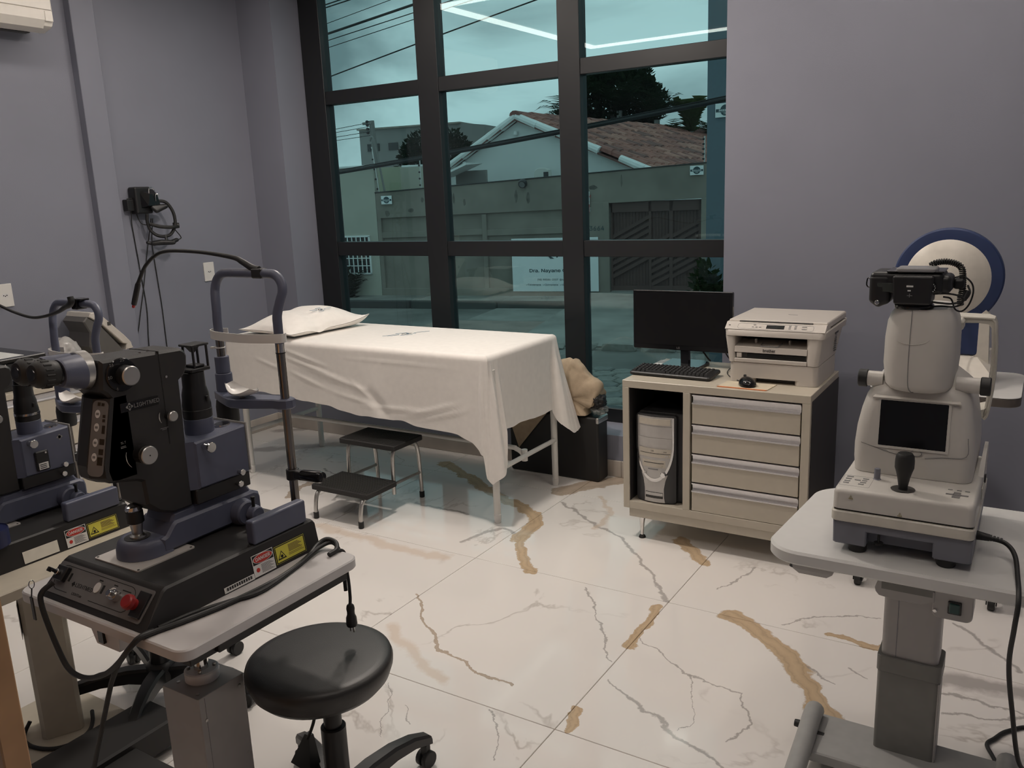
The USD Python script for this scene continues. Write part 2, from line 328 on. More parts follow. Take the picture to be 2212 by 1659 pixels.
def tile_material(name, lines, seed):
    q = np.random.default_rng(seed); N, Lk = {}, []
    def n(k, kind, **v): N[k] = (kind, v); return k
    n('geo', 'geometry'); n('off', 'vector_math', math_type='add', vector2=tuple(q.uniform(-40, 40, 3))); Lk.append(('geo.position', 'off.vector1'))
    # faint wandering hairlines
    n('n1', 'noise_texture', scale=1.15, detail=6.0, roughness=0.55, distortion=0.5); Lk.append(('off.vector', 'n1.vector'))
    n('s1', 'math', math_type='subtract', value2=0.5); n('a1', 'math', math_type='absolute'); Lk += [('n1.fac', 's1.value1'), ('s1.value', 'a1.value1')]
    n('r1', 'map_range', from_min=0.0, from_max=0.010, to_min=0.55, to_max=0.0, clamp=True); Lk.append(('a1.value', 'r1.value'))
    n('n2', 'noise_texture', scale=2.3, detail=2.0); Lk.append(('off.vector', 'n2.vector'))
    n('r2', 'map_range', from_min=0.53, from_max=0.66, to_min=0.0, to_max=1.0, clamp=True); Lk.append(('n2.fac', 'r2.value'))
    n('m1', 'math', math_type='multiply'); Lk += [('r1.result', 'm1.value1'), ('r2.result', 'm1.value2')]
    n('c0', 'mix_color', a=BASE, b=(0.36, 0.31, 0.27)); Lk.append(('m1.value', 'c0.fac'))
    last = 'c0.result'
    if lines:
        n('w1', 'noise_texture', scale=7.0, detail=5.0, roughness=0.6); Lk.append(('geo.position', 'w1.vector'))
        n('w2', 'vector_math', math_type='subtract', vector2=(0.5, 0.5, 0.5)); Lk.append(('w1.color', 'w2.vector1'))
        n('w3', 'vector_math', math_type='scale', scale=0.11); Lk.append(('w2.vector', 'w3.vector1'))
        n('w4', 'vector_math', math_type='add'); Lk += [('geo.position', 'w4.vector1'), ('w3.vector', 'w4.vector2')]
        n('w5', 'vector_math', math_type='multiply', vector2=(1, 1, 0)); Lk.append(('w4.vector', 'w5.vector1'))
        n('wn', 'noise_texture', scale=16.0, detail=4.0); Lk.append(('geo.position', 'wn.vector'))
        for i, (k, w, P) in enumerate(lines):
            d = None
            for j in range(len(P) - 1):
                a, b = A(*P[j], 0), A(*P[j + 1], 0); ab = b - a; t = f'v{i}_{j}'
                n(t + 'a', 'vector_math', math_type='subtract', vector2=tuple(a)); Lk.append(('w5.vector', t + 'a.vector1'))
                n(t + 'd', 'vector_math', math_type='dot_product', vector2=tuple(ab / max(ab @ ab, 1e-9))); Lk.append((t + 'a.vector', t + 'd.vector1'))
                n(t + 'c', 'clamp', min=0.0, max=1.0); Lk.append((t + 'd.value', t + 'c.value'))
                n(t + 's', 'vector_math', math_type='scale', vector1=tuple(ab)); Lk.append((t + 'c.result', t + 's.scale'))
                n(t + 'l', 'vector_math', math_type='distance'); Lk += [(t + 'a.vector', t + 'l.vector1'), (t + 's.vector', t + 'l.vector2')]
                if d is None: d = t + 'l.value'
                else:
                    n(t + 'm', 'math', math_type='minimum'); Lk += [(d, t + 'm.value1'), (t + 'l.value', t + 'm.value2')]; d = t + 'm.value'
            v = f'v{i}'; col, s = VC[k]; soft = 0.82 if k in 'tb' else (0.35 if k == 'p' else 0.4)
            n(v + 'q', 'math', math_type='multiply_add', value2=1.2 * w, value3=0.4 * w); Lk.append(('wn.fac', v + 'q.value1'))
            n(v + 'x', 'math', math_type='divide'); Lk += [(d, v + 'x.value1'), (v + 'q.value', v + 'x.value2')]
            n(v + 'f', 'map_range', from_min=soft, from_max=1.0, to_min=s, to_max=0.0, clamp=True); Lk.append((v + 'x.value', v + 'f.value'))
            if k in 'tb':    # darker rim and inner streaks
                n(v + 'e', 'rgb_ramp', ramp=[(0, tuple(A(*col) * 1.08)), (0.35, col), (0.5, tuple(A(*col) * 0.86)), (0.62, tuple(A(*col) * 1.04)), (0.86, col), (1, tuple(A(*col) * 0.5))]); Lk.append((v + 'x.value', v + 'e.fac'))
            n(v + 'c', 'mix_color', b=col); Lk += [(last, v + 'c.a'), (v + 'f.result', v + 'c.fac')]
            if k in 'tb': Lk.append((v + 'e.color', v + 'c.b'))
            last = v + 'c.result'
    n('p', 'principled_bsdf', roughness=0.07, specular_ior_level=0.5); Lk.append((last, 'p.base_color'))
    MAT[name] = usdkit.material(stage, '/World/Looks/' + name, N, Lk, surface='p.BSDF')

fl = struct('floor', label='polished white marble-look floor tiles with tan and grey veins')
part(fl, 'grout_bed', box(XL - 0.1, XR, YR, 1.5, -0.08, -0.004), 'grout', smooth=False)
T = 0.9
for j in range(1, -5, -1):
    for i in range(-4, 3):
        x0, x1, y0, y1 = i * T, i * T + T, j * T, j * T + T
        x0, x1, y0, y1 = max(x0, XL), min(x1, XR), max(y0, YR), min(y1, YW)
        if x1 - x0 < 0.05 or y1 - y0 < 0.05: continue
        mine = [v for v in VEINS if any(x0 - 0.03 < x < x1 + 0.03 and y0 - 0.03 < y < y1 + 0.03 for x, y in spline([(*q, 0) for q in v[2]], 4)[:, :2])]
        nm = f'tile_{i + 4}_{j + 4}'; tile_material(nm, mine, 100 + i * 11 + j)
        part(fl, 'tile', box(x0 + 0.0012, x1 - 0.0012, y0 + 0.0012, y1 - 0.0012, -0.009, 0.0, 0.0012), nm, smooth=False)

wl = struct('wall_left', label='lavender grey painted wall on the left')
part(wl, 'wall_surface', box(XL - 0.15, XL, YR, 1.6, 0, CEIL), 'wall_paint', smooth=False)
part(wl, 'pilaster', box(XL - 0.02, XL + 0.055, 0.065, 0.205, 0, CEIL, 0.003), 'wall_paint', smooth=False)
wb = struct('wall_back', label='lavender grey painted wall on both sides of and below the window')
part(wb, 'wall_surface', box(-0.213, XR, YW, 1.62, 0, CEIL), 'wall_paint', smooth=False, label='wall to the right of the window')
part(wb, 'wall_surface', box(XL, -3.165, YW, 1.62, 0, CEIL), 'wall_paint', smooth=False, label='narrow strip of wall left of the window')
part(wb, 'parapet', box(-3.165, -0.213, YW, 1.62, 0, ZS), 'wall_paint', smooth=False)
struct('wall_right', box(XR, XR + 0.15, YR, 1.62, 0, CEIL), 'wall_paint', smooth=False)
struct('wall_rear', box(XL - 0.15, XR + 0.15, YR - 0.15, YR, 0, CEIL), 'wall_paint', smooth=False)
struct('ceiling', box(XL - 0.15, XR + 0.15, YR - 0.15, 1.62, CEIL, CEIL + 0.12), 'ceiling_paint', smooth=False)
bl = struct('baseboard_left', label='porcelain skirting along the left wall')
for y0 in np.arange(YR, YW - 0.01, 0.9):
    y1 = min(y0 + 0.8985, YW - 0.012)
    if y1 - y0 < 0.03: continue
    for a, b in ([(y0, y1)] if y1 < 0.06 or y0 > 0.21 else [(y0, 0.06), (0.21, y1)]):
        if b - a > 0.01: part(bl, 'skirting_piece', box(XL, XL + 0.011, a, b, 0.0003, 0.094, 0.002), 'porcelain_skirting', smooth=False)
bb = struct('baseboard_back', label='porcelain skirting under the window and along the back wall')
for x0 in np.arange(XL, XR - 0.02, 0.9):
    part(bb, 'skirting_piece', box(x0, min(x0 + 0.8985, XR), YW - 0.011, YW, 0.0003, 0.094, 0.002), 'porcelain_skirting', smooth=False)

# window: black aluminium curtain frame, three by three panes of green tinted glass
wn = struct('window_1', label='black aluminium window with nine panes of green tinted glass')
ZT = [(ZS, 0.317), (1.192, 1.283), (2.176, 2.26), (2.86, CEIL)]
XM = [(-3.163, -2.99), (-2.216, -2.062), (-1.24, -1.106), (-0.215, -0.12)]
for k, (a, b) in enumerate(XM): part(wn, 'jamb' if k in (0, 3) else 'mullion', box(a, b, 1.497, 1.58, ZS, CEIL, 0.002), 'black_aluminium', smooth=False)
for z0, z1 in ZT:
    for (a, b), (c, d) in zip(XM[:-1], XM[1:]): part(wn, 'transom', box(b - 0.001, c + 0.001, 1.503, 1.575, z0, z1, 0.002), 'black_aluminium', smooth=False)
for (z0, z1), (z2, z3) in zip(ZT[:-1], ZT[1:]):
    for (a, b), (c, d) in zip(XM[:-1], XM[1:]): part(wn, 'pane', box(b - 0.004, c + 0.004, 1.532, 1.538, z1 - 0.004, z2 + 0.004), 'tinted_glass', smooth=False)

# lamps of the room
led = thing('led_profile', 'glowing white LED strip rectangle on the ceiling, mirrored in the upper window panes', 'light', (-0.9, -0.65, CEIL))
LX0, LX1, LY0, LY1, W = -2.78, 1.2, -1.92, 0.62, 0.085
for x0, x1, y0, y1 in ((LX0, LX1, LY1 - W, LY1), (LX0, LX1, LY0, LY0 + W), (LX0, LX0 + W, LY0 + W, LY1 - W), (LX1 - W, LX1, LY0 + W, LY1 - W)):
    part(led, 'light_strip', box(x0, x1, y0, y1, CEIL - 0.012, CEIL - 0.0005), 'led_glow', smooth=False)
for k, (x, y, pw) in enumerate(DOWN):
    d = UsdLux.DiskLight.Define(stage, f'/World/downlight_{k}'); d.CreateRadiusAttr(0.11); d.CreateIntensityAttr(pw); d.CreateColorAttr(Gf.Vec3f(*WARM)); d.AddTranslateOp().Set(Gf.Vec3d(x, y, CEIL - 0.015))
# ------------------------------------------------------------------ outside: street, wall, gate, house, trees
def turned(P, deg):
    c, s = math.cos(math.radians(deg)), math.sin(math.radians(deg)); Q = np.eye(4); Q[:3, :3] = [[c, -s, 0], [s, c, 0], [0, 0, 1]]; Q[:3, 3] = P; return Q
ST = turned((-10.76, 10.98, 0), 12)          # street frame: u along the wall, v away from us
def S(m): m = m.copy(); m.apply_transform(ST); return m
def sp(u, v, z): return (ST @ A(u, v, z, 1))[:3]
GZ = -0.6
struct('street', box(-22, 14, 1.62, 60, GZ - 0.3, GZ), 'asphalt', label='worn grey asphalt street', smooth=False)
pv = struct('pavement', label='concrete pavement with raised kerb at the foot of the street wall')
for a, b in ((-9, -5.5), (-5.5, -3.2), (-3.2, -0.9), (-0.9, 1.05), (1.05, 2.9), (2.9, 4.45)):
    part(pv, 'slab', S(box(a + 0.012, b - 0.012, -0.78, 0.05, GZ - 0.05, -0.452, 0.02)), 'concrete', smooth=False)
    part(pv, 'kerbstone', S(box(a + 0.006, b - 0.006, -0.92, -0.785, GZ - 0.05, -0.448, 0.02)), 'sooty', smooth=False)
dr = struct('driveway', label='broken concrete apron sloping up to the gate')
m = S(hull([(4.5, -4.6, GZ - .05), (8.5, -4.6, GZ - .05), (4.5, -4.6, GZ + 0.02), (8.5, -4.6, GZ + 0.02), (4.5, -0.9, GZ + .07), (8.5, -0.9, GZ + .07), (4.5, 0.3, -0.37), (8.5, 0.3, -0.37), (4.5, 0.3, GZ - .05), (8.5, 0.3, GZ - .05)]))
part(dr, 'slab', m, 'concrete', smooth=False)
part(dr, 'slab', S(box(2.4, 4.45, -4.3, -2.5, GZ - 0.05, GZ + 0.03, 0.015)), 'pink_concrete', smooth=False)
part(dr, 'slab', S(box(2.9, 4.45, -2.45, -0.95, GZ - 0.05, GZ + 0.028, 0.015)), 'concrete', smooth=False)
q = np.random.default_rng(3); b = A(3.05, -4.75)
for k in range(9):   # broken kerb of stones at the street's edge
    c = b + A(0.52 * k, 0.02 * (-1) ** k); w = 0.24 + 0.02 * q.random()
    part(dr, 'kerbstone', S(hull(A(c[0], c[1], GZ + 0.03) + q.uniform(-1, 1, (40, 3)) * A(w, 0.11, 0.07))), 'paver_2', smooth=False)
# hexagonal street setts near the window
ss = struct('setts', label='worn hexagonal paving stones in front of the window')
R = 0.155; n = 0
for j in range(16):
    for i in range(19):
        x, y = -4.3 + (i + 0.5 * (j % 2)) * R * 1.75, 2.75 + j * R * 1.52
        if not (-4.4 + 0.35 * (5.2 - y) < x < -0.9 - 0.62 * (y - 2.7) + 0.25): continue
        a = np.radians(np.arange(6) * 60 + 30 + q.uniform(-4, 4)); rr = R * (0.93 + 0.05 * q.random(6))
        P = np.stack([x + rr * np.cos(a) + q.uniform(-.008, .008), y + rr * np.sin(a)], 1); h = GZ + 0.035 + q.uniform(-0.008, 0.008)
        part(ss, 'sett', exb(P, 'z', GZ - 0.02, h, 0.016), f'paver_{q.integers(3)}', smooth=False); n += 1

# rendered street wall with its own frame of beams and pilasters
wt = lambda u: 1.676 + 0.0405 * u
sw = thing('street_wall', 'stained grey-brown rendered street wall with recessed panels, across the road', 'wall', sp(2.4, 0, GZ))
def wallpiece(u0, u1, z0, z1, v0, v1, top=False):
    P = [(u0, z0), (u1, z0), (u1, wt(u1) if top else z1), (u0, wt(u0) if top else z1)]; return S(exb(P, 'y', v0, v1, 0.006))
part(sw, 'wall_core', wallpiece(-0.05, 4.88, -0.55, 0, 0.05, 0.16, True), 'street_render', smooth=False)
part(sw, 'top_beam', S(exb([(-0.05, 1.155), (4.9, 1.225), (4.9, 1.3), (6.72, 1.335), (6.72, wt(6.72)), (-0.05, wt(-0.05))], 'y', 0, 0.17, 0.006)), 'street_render', smooth=False)
part(sw, 'coping', S(exb([(-0.06, wt(-.06)), (6.73, wt(6.73)), (6.73, wt(6.73) + 0.02), (-0.06, wt(-.06) + 0.02)], 'y', -0.015, 0.185, 0.003)), 'sooty', smooth=False)
for a, b in ((-0.05, 2.3), (2.4, 4.45)):
    part(sw, 'middle_beam', S(exb([(a, 0.745), (b, 0.745 + 0.01 * (b - a)), (b, 0.865 + 0.01 * (b - a)), (a, 0.865)], 'y', 0.012, 0.1, 0.005)), 'street_render', smooth=False)
for a, b, v in ((-0.05, 0.04, -0.0), (2.3, 2.4, -0.0), (4.45, 4.9, -0.01), (6.62, 6.95, -0.015), (6.95, 7.25, 0.03)):
    part(sw, 'pilaster', S(box(a, b, v, 0.17, -0.6, 1.17 if a < 4 else (1.33 if a < 6.9 else 1.0), 0.006)), 'street_render', smooth=False)
part(sw, 'plinth', S(box(-0.05, 4.45, -0.005, 0.1, -0.5, -0.30, 0.01)), 'street_render', smooth=False)
for u0, u1, dz in ((2.9, 3.0, 0.0), ):
    part(sw, 'junction_box', S(box(0.32, 0.52, 0.02, 0.08, 0.5, 0.68, 0.005)), 'street_render', smooth=False)
for u, z, w, h in ((0.2, 1.25, .16, .2), (0.75, 1.3, .22, .12), (1.02, 1.5, .1, .16), (1.72, 1.5, .07, .3), (1.95, 1.42, .08, .2), (3.05, 1.5, .1, .34), (3.3, 1.45, .12, .3), (5.15, 1.7, .05, .3), (4.6, 1.6, .25, .12)):
    P = np.array([(u + w * (0.5 + 0.2 * q.random()) * math.cos(t) * 0.55, z + h * (0.5 + 0.25 * q.random()) * math.sin(t) * 0.55) for t in np.linspace(0, 2 * np.pi, 14, endpoint=False)])
    part(sw, 'damp_stain', S(ext(soften(P), 'y', -0.0015, 0.002)), 'sooty_thin', smooth=False)

gt = thing('garage_gate', 'dark brown metal garage gate with raised diagonal ribs', 'gate', sp(5.76, 0.1, -0.36))
g0, g1, z0, z1 = 4.92, 6.62, -0.355, 1.315
part(gt, 'gate_frame', S(conc(box(g0, g1, 0.06, 0.12, z0, z0 + 0.09), box(g0, g1, 0.05, 0.12, z1 - 0.19, z1), box(g0, g0 + 0.035, 0.05, 0.12, z0, z1), box(g1 - 0.05, g1, 0.05, 0.12, z0, z1), box(5.645, 5.695, 0.05, 0.12, z0, z1), box(6.035, 6.095, 0.05, 0.12, z0, z1))), 'gate_brown', smooth=False)
for a, b in ((g0 + 0.035, 5.645), (5.695, 6.035), (6.095, g1 - 0.05)):
    part(gt, 'panel_sheet', S(box(a, b, 0.1, 0.115, z0 + 0.09, z1 - 0.19)), 'gate_brown', smooth=False)
    for x in np.arange(a + 0.03, b, 0.062): part(gt, 'vertical_rib', S(box(x, x + 0.03, 0.088, 0.103, z0 + 0.09, z1 - 0.19, 0.004)), 'gate_brown', smooth=False)
    base = -0.12 if a < 5.5 or a > 6 else -0.28
    for k in range(7):
        zz = base + 0.125 * k; w = b - a; sl = 0.52
        P = Polygon([(a, zz), (b, zz + sl * w), (b, zz + sl * w + 0.075), (a, zz + 0.075)]).intersection(sbox(a, z0 + 0.09, b, z1 - 0.19))
        if P.area > 0.003: part(gt, 'diagonal_rib', S(ext(P, 'y', 0.055, 0.1)), 'gate_brown', smooth=False)

# signs on the wall
def put_sign(O, w, h, T_, name, label, draw):
    s = thing(name, label, 'sign', O); X = ST[:3, 0]; Y = A(0, 0, 1); Zo = -ST[:3, 1]
    part(s, 'board', put(box(0, w, 0, h, 0, 0.012, 0.002), O, X, Y), 'sign_board', smooth=False)
    for nm, mesh, mat in draw: part(s, nm, put(mesh, A(*O) + Zo * 0.0125, X, Y), mat, smooth=False)
    return s
def flat(poly, d=0.001): return ext(poly, 'z', 0, d)
def tx(s, h, x, y, mid=False, sx=1.0, bold=False):
    k = (s, bold)
    if k not in _T: _T[k] = meshkit.text_mesh(s, 1.0, 1.0, bold)
    m = _T[k].copy(); m.apply_scale((h * sx, h, 0.0015))
    m.apply_translation((x - (m.bounds[:, 0].mean() if mid else m.bounds[0][0]), y, 0)); return m
def alarm(w, h):
    c = Point(w / 2, h * 0.5).buffer(h * 0.40); return [('emblem', flat(c.difference(sbox(0, h * .36, w, h * .40)).union(sbox(w * .03, h * .38, w * .97, h * .60))), 'sign_ink'),
        ('lettering', conc(tx('INVIOLÁVEL', h * 0.13, w / 2, h * 0.43, True, 0.95, True), tx('24h', h * .12, w / 2, h * .22, True)).apply_translation((0, 0, 0.001)) , 'sign_board')]
put_sign(sp(0.1, -0.03, 1.44), 0.245, 0.17, None, 'alarm_sign', 'small white alarm sign with black round emblem at the left end of the street wall', alarm(0.245, 0.17))
put_sign(sp(6.42, -0.03, 1.745), 0.24, 0.165, None, 'alarm_sign', 'small white alarm sign with black round emblem high above the garage gate', alarm(0.24, 0.165))
W_, H_ = 1.76, 1.04
dr_ = [('lettering', conc(tx('Dra. Nayane Cardoso', 0.062, 0.36, 0.38, sx=1.32, bold=True), tx('(98) 98586-2007  @nayfisiomed', 0.036, 0.52, 0.215, sx=1.0), tx('✓Fisioterapia   ✓Quiropraxia   ✓Acupuntura', 0.036, 0.28, 0.115, sx=1.0)), 'sign_ink'),
       ('emblem', conc(flat(Point(0.76, 0.80).buffer(0.03)), flat(Point(0.87, 0.80).buffer(0.03)), flat(sbox(0.81, 0.70, 0.825, 0.84)), flat(Polygon([(0.92, 0.66), (0.95, 0.66), (0.955, 0.80), (0.935, 0.82)])), flat(Polygon([(.74, .70), (.80, .64), (.88, .64), (.80, .69)]))), 'sign_ink')]
put_sign(sp(2.93, -0.035, -0.36), W_, H_, None, 'clinic_sign', 'large pale clinic sign lettered Dra. Nayane Cardoso, on the street wall', dr_)
rw, rh = 0.52, 0.39
red = Polygon([(0, 0), (rw, 0), (rw, 0.155), (0.42, 0.145), (0.30, 0.10), (0.15, 0.06), (0, 0.05)])
put_sign(sp(4.02, -0.035, 1.14), rw, rh, None, 'red_sign', 'small white sign with a red wave and lettering, left of the garage gate', [('red_wave', flat(red), 'sign_red'),
    ('lettering', conc(tx('fisiomed', 0.05, 0.30, 0.28, sx=.9), tx('Dra. Nayane Cardoso', 0.026, 0.16, 0.19)), 'sign_red'), ('numbers', conc(tx('98586-2007', 0.026, 0.32, 0.065), tx('98188-4321', 0.026, 0.32, 0.025)).apply_translation((0, 0, 0.0015)), 'sign_board')])
single('house_number', put(tx('3664', 0.085, 0, 0), sp(4.52, -0.012, 0.80), ST[:3, 0], A(0, 0, 1)), 'sign_ink', 'dark house number painted on the wall pillar left of the gate', 'house number')
fl_ = thing('wall_floodlight', 'small black floodlight clinging to the street wall top', 'floodlight', sp(3.22, -0.05, 1.72))
part(fl_, 'housing', S(lathe([(0.02, 0), (0.085, 0.02), (0.09, 0.06), (0.075, 0.1)], (3.22, -0.02, 1.755), (0, -1, -0.5), 14)), 'black_plastic')
part(fl_, 'reflector', S(lathe([(0.06, 0.101), (0.058, 0.104), (0.0, 0.1)], (3.22, -0.02, 1.755), (0, -1, -0.5), 14)), 'panel_grey')
br = single('red_brick', S(box(4.13, 4.35, -0.35, -0.22, -0.452, -0.31, 0.006)), 'brick_red', 'loose red brick standing on the pavement by the gate pillar', 'brick')

# cream house on the left
cr = thing('cream_house', 'cream rendered house with white barred window, left of the street wall', 'house', sp(-1.5, 0.5, GZ))
part(cr, 'front_wall', S(conc(box(-8, -1.32, 0, 0.2, -0.55, 2.2), box(-0.26, -0.055, 0, 0.2, -0.55, 2.2), box(-1.32, -0.26, 0, 0.2, 0.80, 2.2), box(-1.32, -0.26, 0, 0.2, -0.55, 0.02))), 'cream_render', smooth=False)
part(cr, 'side_wall', S(box(-1.6, -0.82, 2.9, 3.1, -0.5, 2.29)), 'olive_render', smooth=False)
part(cr, 'coping', S(box(-8, -0.03, -0.04, 0.25, 2.2, 2.245, 0.01)), 'verge_white', smooth=False)
part(cr, 'coping', S(box(-0.02, 0.66, 1.2, 1.4, 2.2, 2.245, 0.01)), 'verge_white', smooth=False)
part(cr, 'side_wall', S(box(-0.05, 0.66, 1.2, 1.35, 0, 2.2)), 'cream_render', smooth=False)
part(cr, 'window_opening', S(box(-1.32, -0.26, 0.1, 0.12, 0.02, 0.8)), 'window_dark', smooth=False)
gr = part(cr, 'window_grille', S(conc(box(-1.34, -0.25, -0.03, 0.0, 0.78, 0.815), box(-1.34, -0.25, -0.03, 0.0, 0.0, 0.03), box(-0.285, -0.25, -0.03, 0, 0, 0.8), box(-1.34, -1.31, -0.03, 0, 0, 0.8))), 'verge_white', smooth=False)
for x in np.arange(-1.22, -0.3, 0.105): part(gr, 'bar', S(box(x, x + 0.022, -0.02, -0.005, 0.03, 0.78)), 'verge_white', smooth=False)
for z in (0.17, 0.33, 0.49, 0.64): part(gr, 'bar', S(box(-1.31, -0.285, -0.024, -0.004, z, z + 0.018)), 'verge_white', smooth=False)
def leafy(c, r, n, size, seed, up=0.35, aspect=2.2):
    """a crown of loose leaves"""
    q = np.random.default_rng(seed); d = q.normal(size=(n, 3)); d /= np.linalg.norm(d, axis=1, keepdims=True)
    P = A(*c) + d * A(*r) * (0.55 + 0.45 * q.random((n, 1)) ** 0.5) * (0.8 + 0.45 * meshkit.noise(d * 2.1 + seed, seed)[:, None])
    a = q.normal(size=(n, 3)) + d * 0.6 + A(0, 0, up); a /= np.linalg.norm(a, axis=1, keepdims=True); b = np.cross(a, q.normal(size=(n, 3))); b /= np.linalg.norm(b, axis=1, keepdims=True)
    s = size * (0.6 + 0.8 * q.random((n, 1))); V = np.stack([P, P + a * s * 0.5 + b * s / aspect * 0.5, P + a * s, P + a * s * 0.5 - b * s / aspect * 0.5], 1).reshape(-1, 3)
    i = np.arange(n)[:, None] * 4; return trimesh.Trimesh(V, np.vstack([i + [0, 1, 2], i + [0, 2, 3]]), process=False)
def fronds(c, n, length, seed, w=0.05, spread=1.0, nl=9):
    """arching fronds with paired leaflets, from the point c"""
    q = np.random.default_rng(seed); V, F = [], []
    def quad(a, b, c_, d): k = len(V); V.extend([a, b, c_, d]); F.extend([(k, k + 1, k + 2), (k, k + 2, k + 3)])
    for i in range(n):
        az = 2 * np.pi * i / n + q.uniform(-.3, .3); out = A(math.cos(az), math.sin(az), 0); L = length * q.uniform(.75, 1.1); e = spread * q.uniform(.6, 1.1)
        side = A(-out[1], out[0], 0); pts = [A(*c) + out * L * e * t * 0.8 + A(0, 0, L * (1.15 * t - 0.85 * e * t * t)) for t in np.linspace(0, 1, nl + 1)]
        for a, b in zip(pts[:-1], pts[1:]):
            dirn = (b - a) / np.linalg.norm(b - a); t = len(V)
            quad(a - side * .006 * L, b - side * .004 * L, b + side * .004 * L, a + side * .006 * L)
            for s_ in (-1, 1):
                tip = a + side * s_ * L * 0.26 + dirn * L * 0.16 - A(0, 0, 0.05 * L); quad(a, a + dirn * w * L * .5, tip, a + dirn * -w * L * .3)
    return trimesh.Trimesh(np.array(V), np.array(F), process=False)
pp = thing('potted_plant', 'dark bushy plant in a pale-rimmed pot before the cream house window', 'plant', sp(-0.62, -0.35, -0.452))
part(pp, 'pot', S(lathe([(0.10, 0), (0.15, 0.22), (0.16, 0.235), (0.14, 0.235), (0.13, 0.2)], (-0.62, -0.35, -0.735), (0, 0, 1), 18)), 'pot_grey')
part(pp, 'pot_rim', S(tube([(-0.62 + 0.155 * math.cos(t), -0.35 + 0.155 * math.sin(t), -0.5) for t in np.linspace(0, 2 * np.pi, 18, endpoint=False)], 0.016, 6, 2, closed=True)), 'sign_board')
part(pp, 'leaves', S(conc(fronds((-0.62, -0.35, -0.5), 16, 0.78, 4, 0.05, 0.6), leafy((-0.85, -0.3, -0.2), (0.24, 0.2, 0.42), 420, 0.12, 5))), 'leaf_dark', smooth=False)

# white house with clay tile roof
HS = ST @ turned((1.95, 3.0, 0), -15.4)        # x across the gable, y along the ridge
def Hm(m): m = m.copy(); m.apply_transform(HS); return m
ZR, SLR, SLL = 3.27, -0.405, -0.49
hs = thing('white_house', 'white gabled house with red clay tile roof, behind the street wall', 'house', (HS @ A(0, 0, GZ, 1))[:3])
part(hs, 'gable_wall', Hm(exb([(-2.6, -0.5), (4.0, -0.5), (4.0, ZR + SLR * 4 - 0.1), (0, ZR - 0.1), (-2.6, ZR + SLL * 2.6 - 0.1)], 'y', 0.25, 0.4, 0.004)), 'house_white', smooth=False)
part(hs, 'side_wall', Hm(box(3.3, 3.42, 0.3, 13, -0.5, 1.8)), 'house_white', smooth=False)
part(hs, 'roof_deck', Hm(ext([(-2.9, ZR + SLL * 2.9 - 0.05), (0, ZR - 0.05), (3.55, ZR + SLR * 3.55 - 0.05), (3.55, ZR + SLR * 3.55 - 0.09), (0, ZR - 0.09), (-2.9, ZR + SLL * 2.9 - 0.09)], 'y', 0.1, 13)), 'clay_3', smooth=False)
def barrel(x0, x1, y, r, z_of, lift=0.0):
    """half-round clay tile along the slope from x0 (upper) to x1"""
    t = np.linspace(0, np.pi, 6); R = []
    for x, k in ((x0, 0.86), (x1, 1.05)):
        R.append(np.stack([np.full(6, x), y + r * k * np.cos(t), z_of(x) + lift + r * 0.75 * k * np.sin(t) - 0.03], 1))
    V = np.vstack(R); F = []
    for i in range(5): F += [(i, i + 1, i + 7), (i, i + 7, i + 6)]
    F += [(6, 7, 8), (6, 8, 9), (6, 9, 10), (6, 10, 11)]
    m = trimesh.Trimesh(V, F, process=False); return m
zr = lambda x: ZR + SLR * x
nr, nc, Lr = 9, 33, 3.62
for c in range(nc):
    for r_ in range(nr):
        x0 = r_ * Lr / nr; x1 = x0 + Lr / nr * 1.12; y = 0.32 + c * 0.36 + q.uniform(-.02, .02)
        part(hs, 'roof_tile', Hm(barrel(x0, x1, y, 0.175, zr, 0.025 + q.uniform(0, 0.012))), f'clay_{int(q.choice(4, p=[.4, .25, .2, .15]))}', smooth=False)
for c in range(17):
    part(hs, 'ridge_tile', Hm(skin([np.stack([0.13 * k * np.cos(t), np.full(6, y), ZR + 0.02 + 0.1 * k * np.sin(t)], 1) for y, k, t in ((0.1 + c * 0.66, 1.1, np.linspace(0, np.pi, 6)), (0.1 + c * 0.66 + 0.7, 0.85, np.linspace(0, np.pi, 6)))])), f'clay_{int(q.integers(3))}', smooth=False)
for k in range(7):      # white verge tiles down both sides of the gable
    for sgn, sl, L_ in ((1, SLR, 3.75), (-1, SLL, 2.75)):
        a, b = k * L_ / 7, (k + 1.06) * L_ / 7
        if sgn > 0 and k == 4: continue
        part(hs, 'verge_tile', Hm(cyl((sgn * a, 0.17, ZR + sl * a), (sgn * b, 0.17, ZR + sl * b - 0.012), 0.085, 0.10, 10)), 'verge_white')
part(hs, 'eave_board', Hm(box(3.5, 3.56, 0.3, 13, zr(3.5) - 0.16, zr(3.5) - 0.05)), 'clay_3', smooth=False)
part(hs, 'gable_lamp', Hm(lathe([(0.02, 0), (0.05, 0.02), (0.04, 0.09), (0.01, 0.11)], (-0.05, 0.2, ZR - 0.42), (0, 0, 1), 10)), 'verge_white')
part(hs, 'gable_lamp', Hm(lathe([(0.02, 0), (0.055, 0.02), (0.045, 0.09), (0.01, 0.11)], (-1.6, 0.2, ZR - 1.02), (0, 0, 1), 10)), 'verge_white')
ao = thing('outdoor_condenser', 'small air conditioner condenser peeping over the street wall before the white gable', 'air conditioner', sp(2.8, 2.6, 1.5))
part(ao, 'casing', S(exb(soften([(2.6, 1.5), (2.95, 1.5), (2.95, 2.02), (2.86, 2.08), (2.68, 2.08), (2.6, 2.0)], .2, 1), 'y', 2.5, 2.75, 0.01)), 'ac_outdoor', smooth=False)
part(ao, 'grille', S(box(2.83, 2.94, 2.49, 2.5, 1.5, 1.99)), 'window_dark', smooth=False)
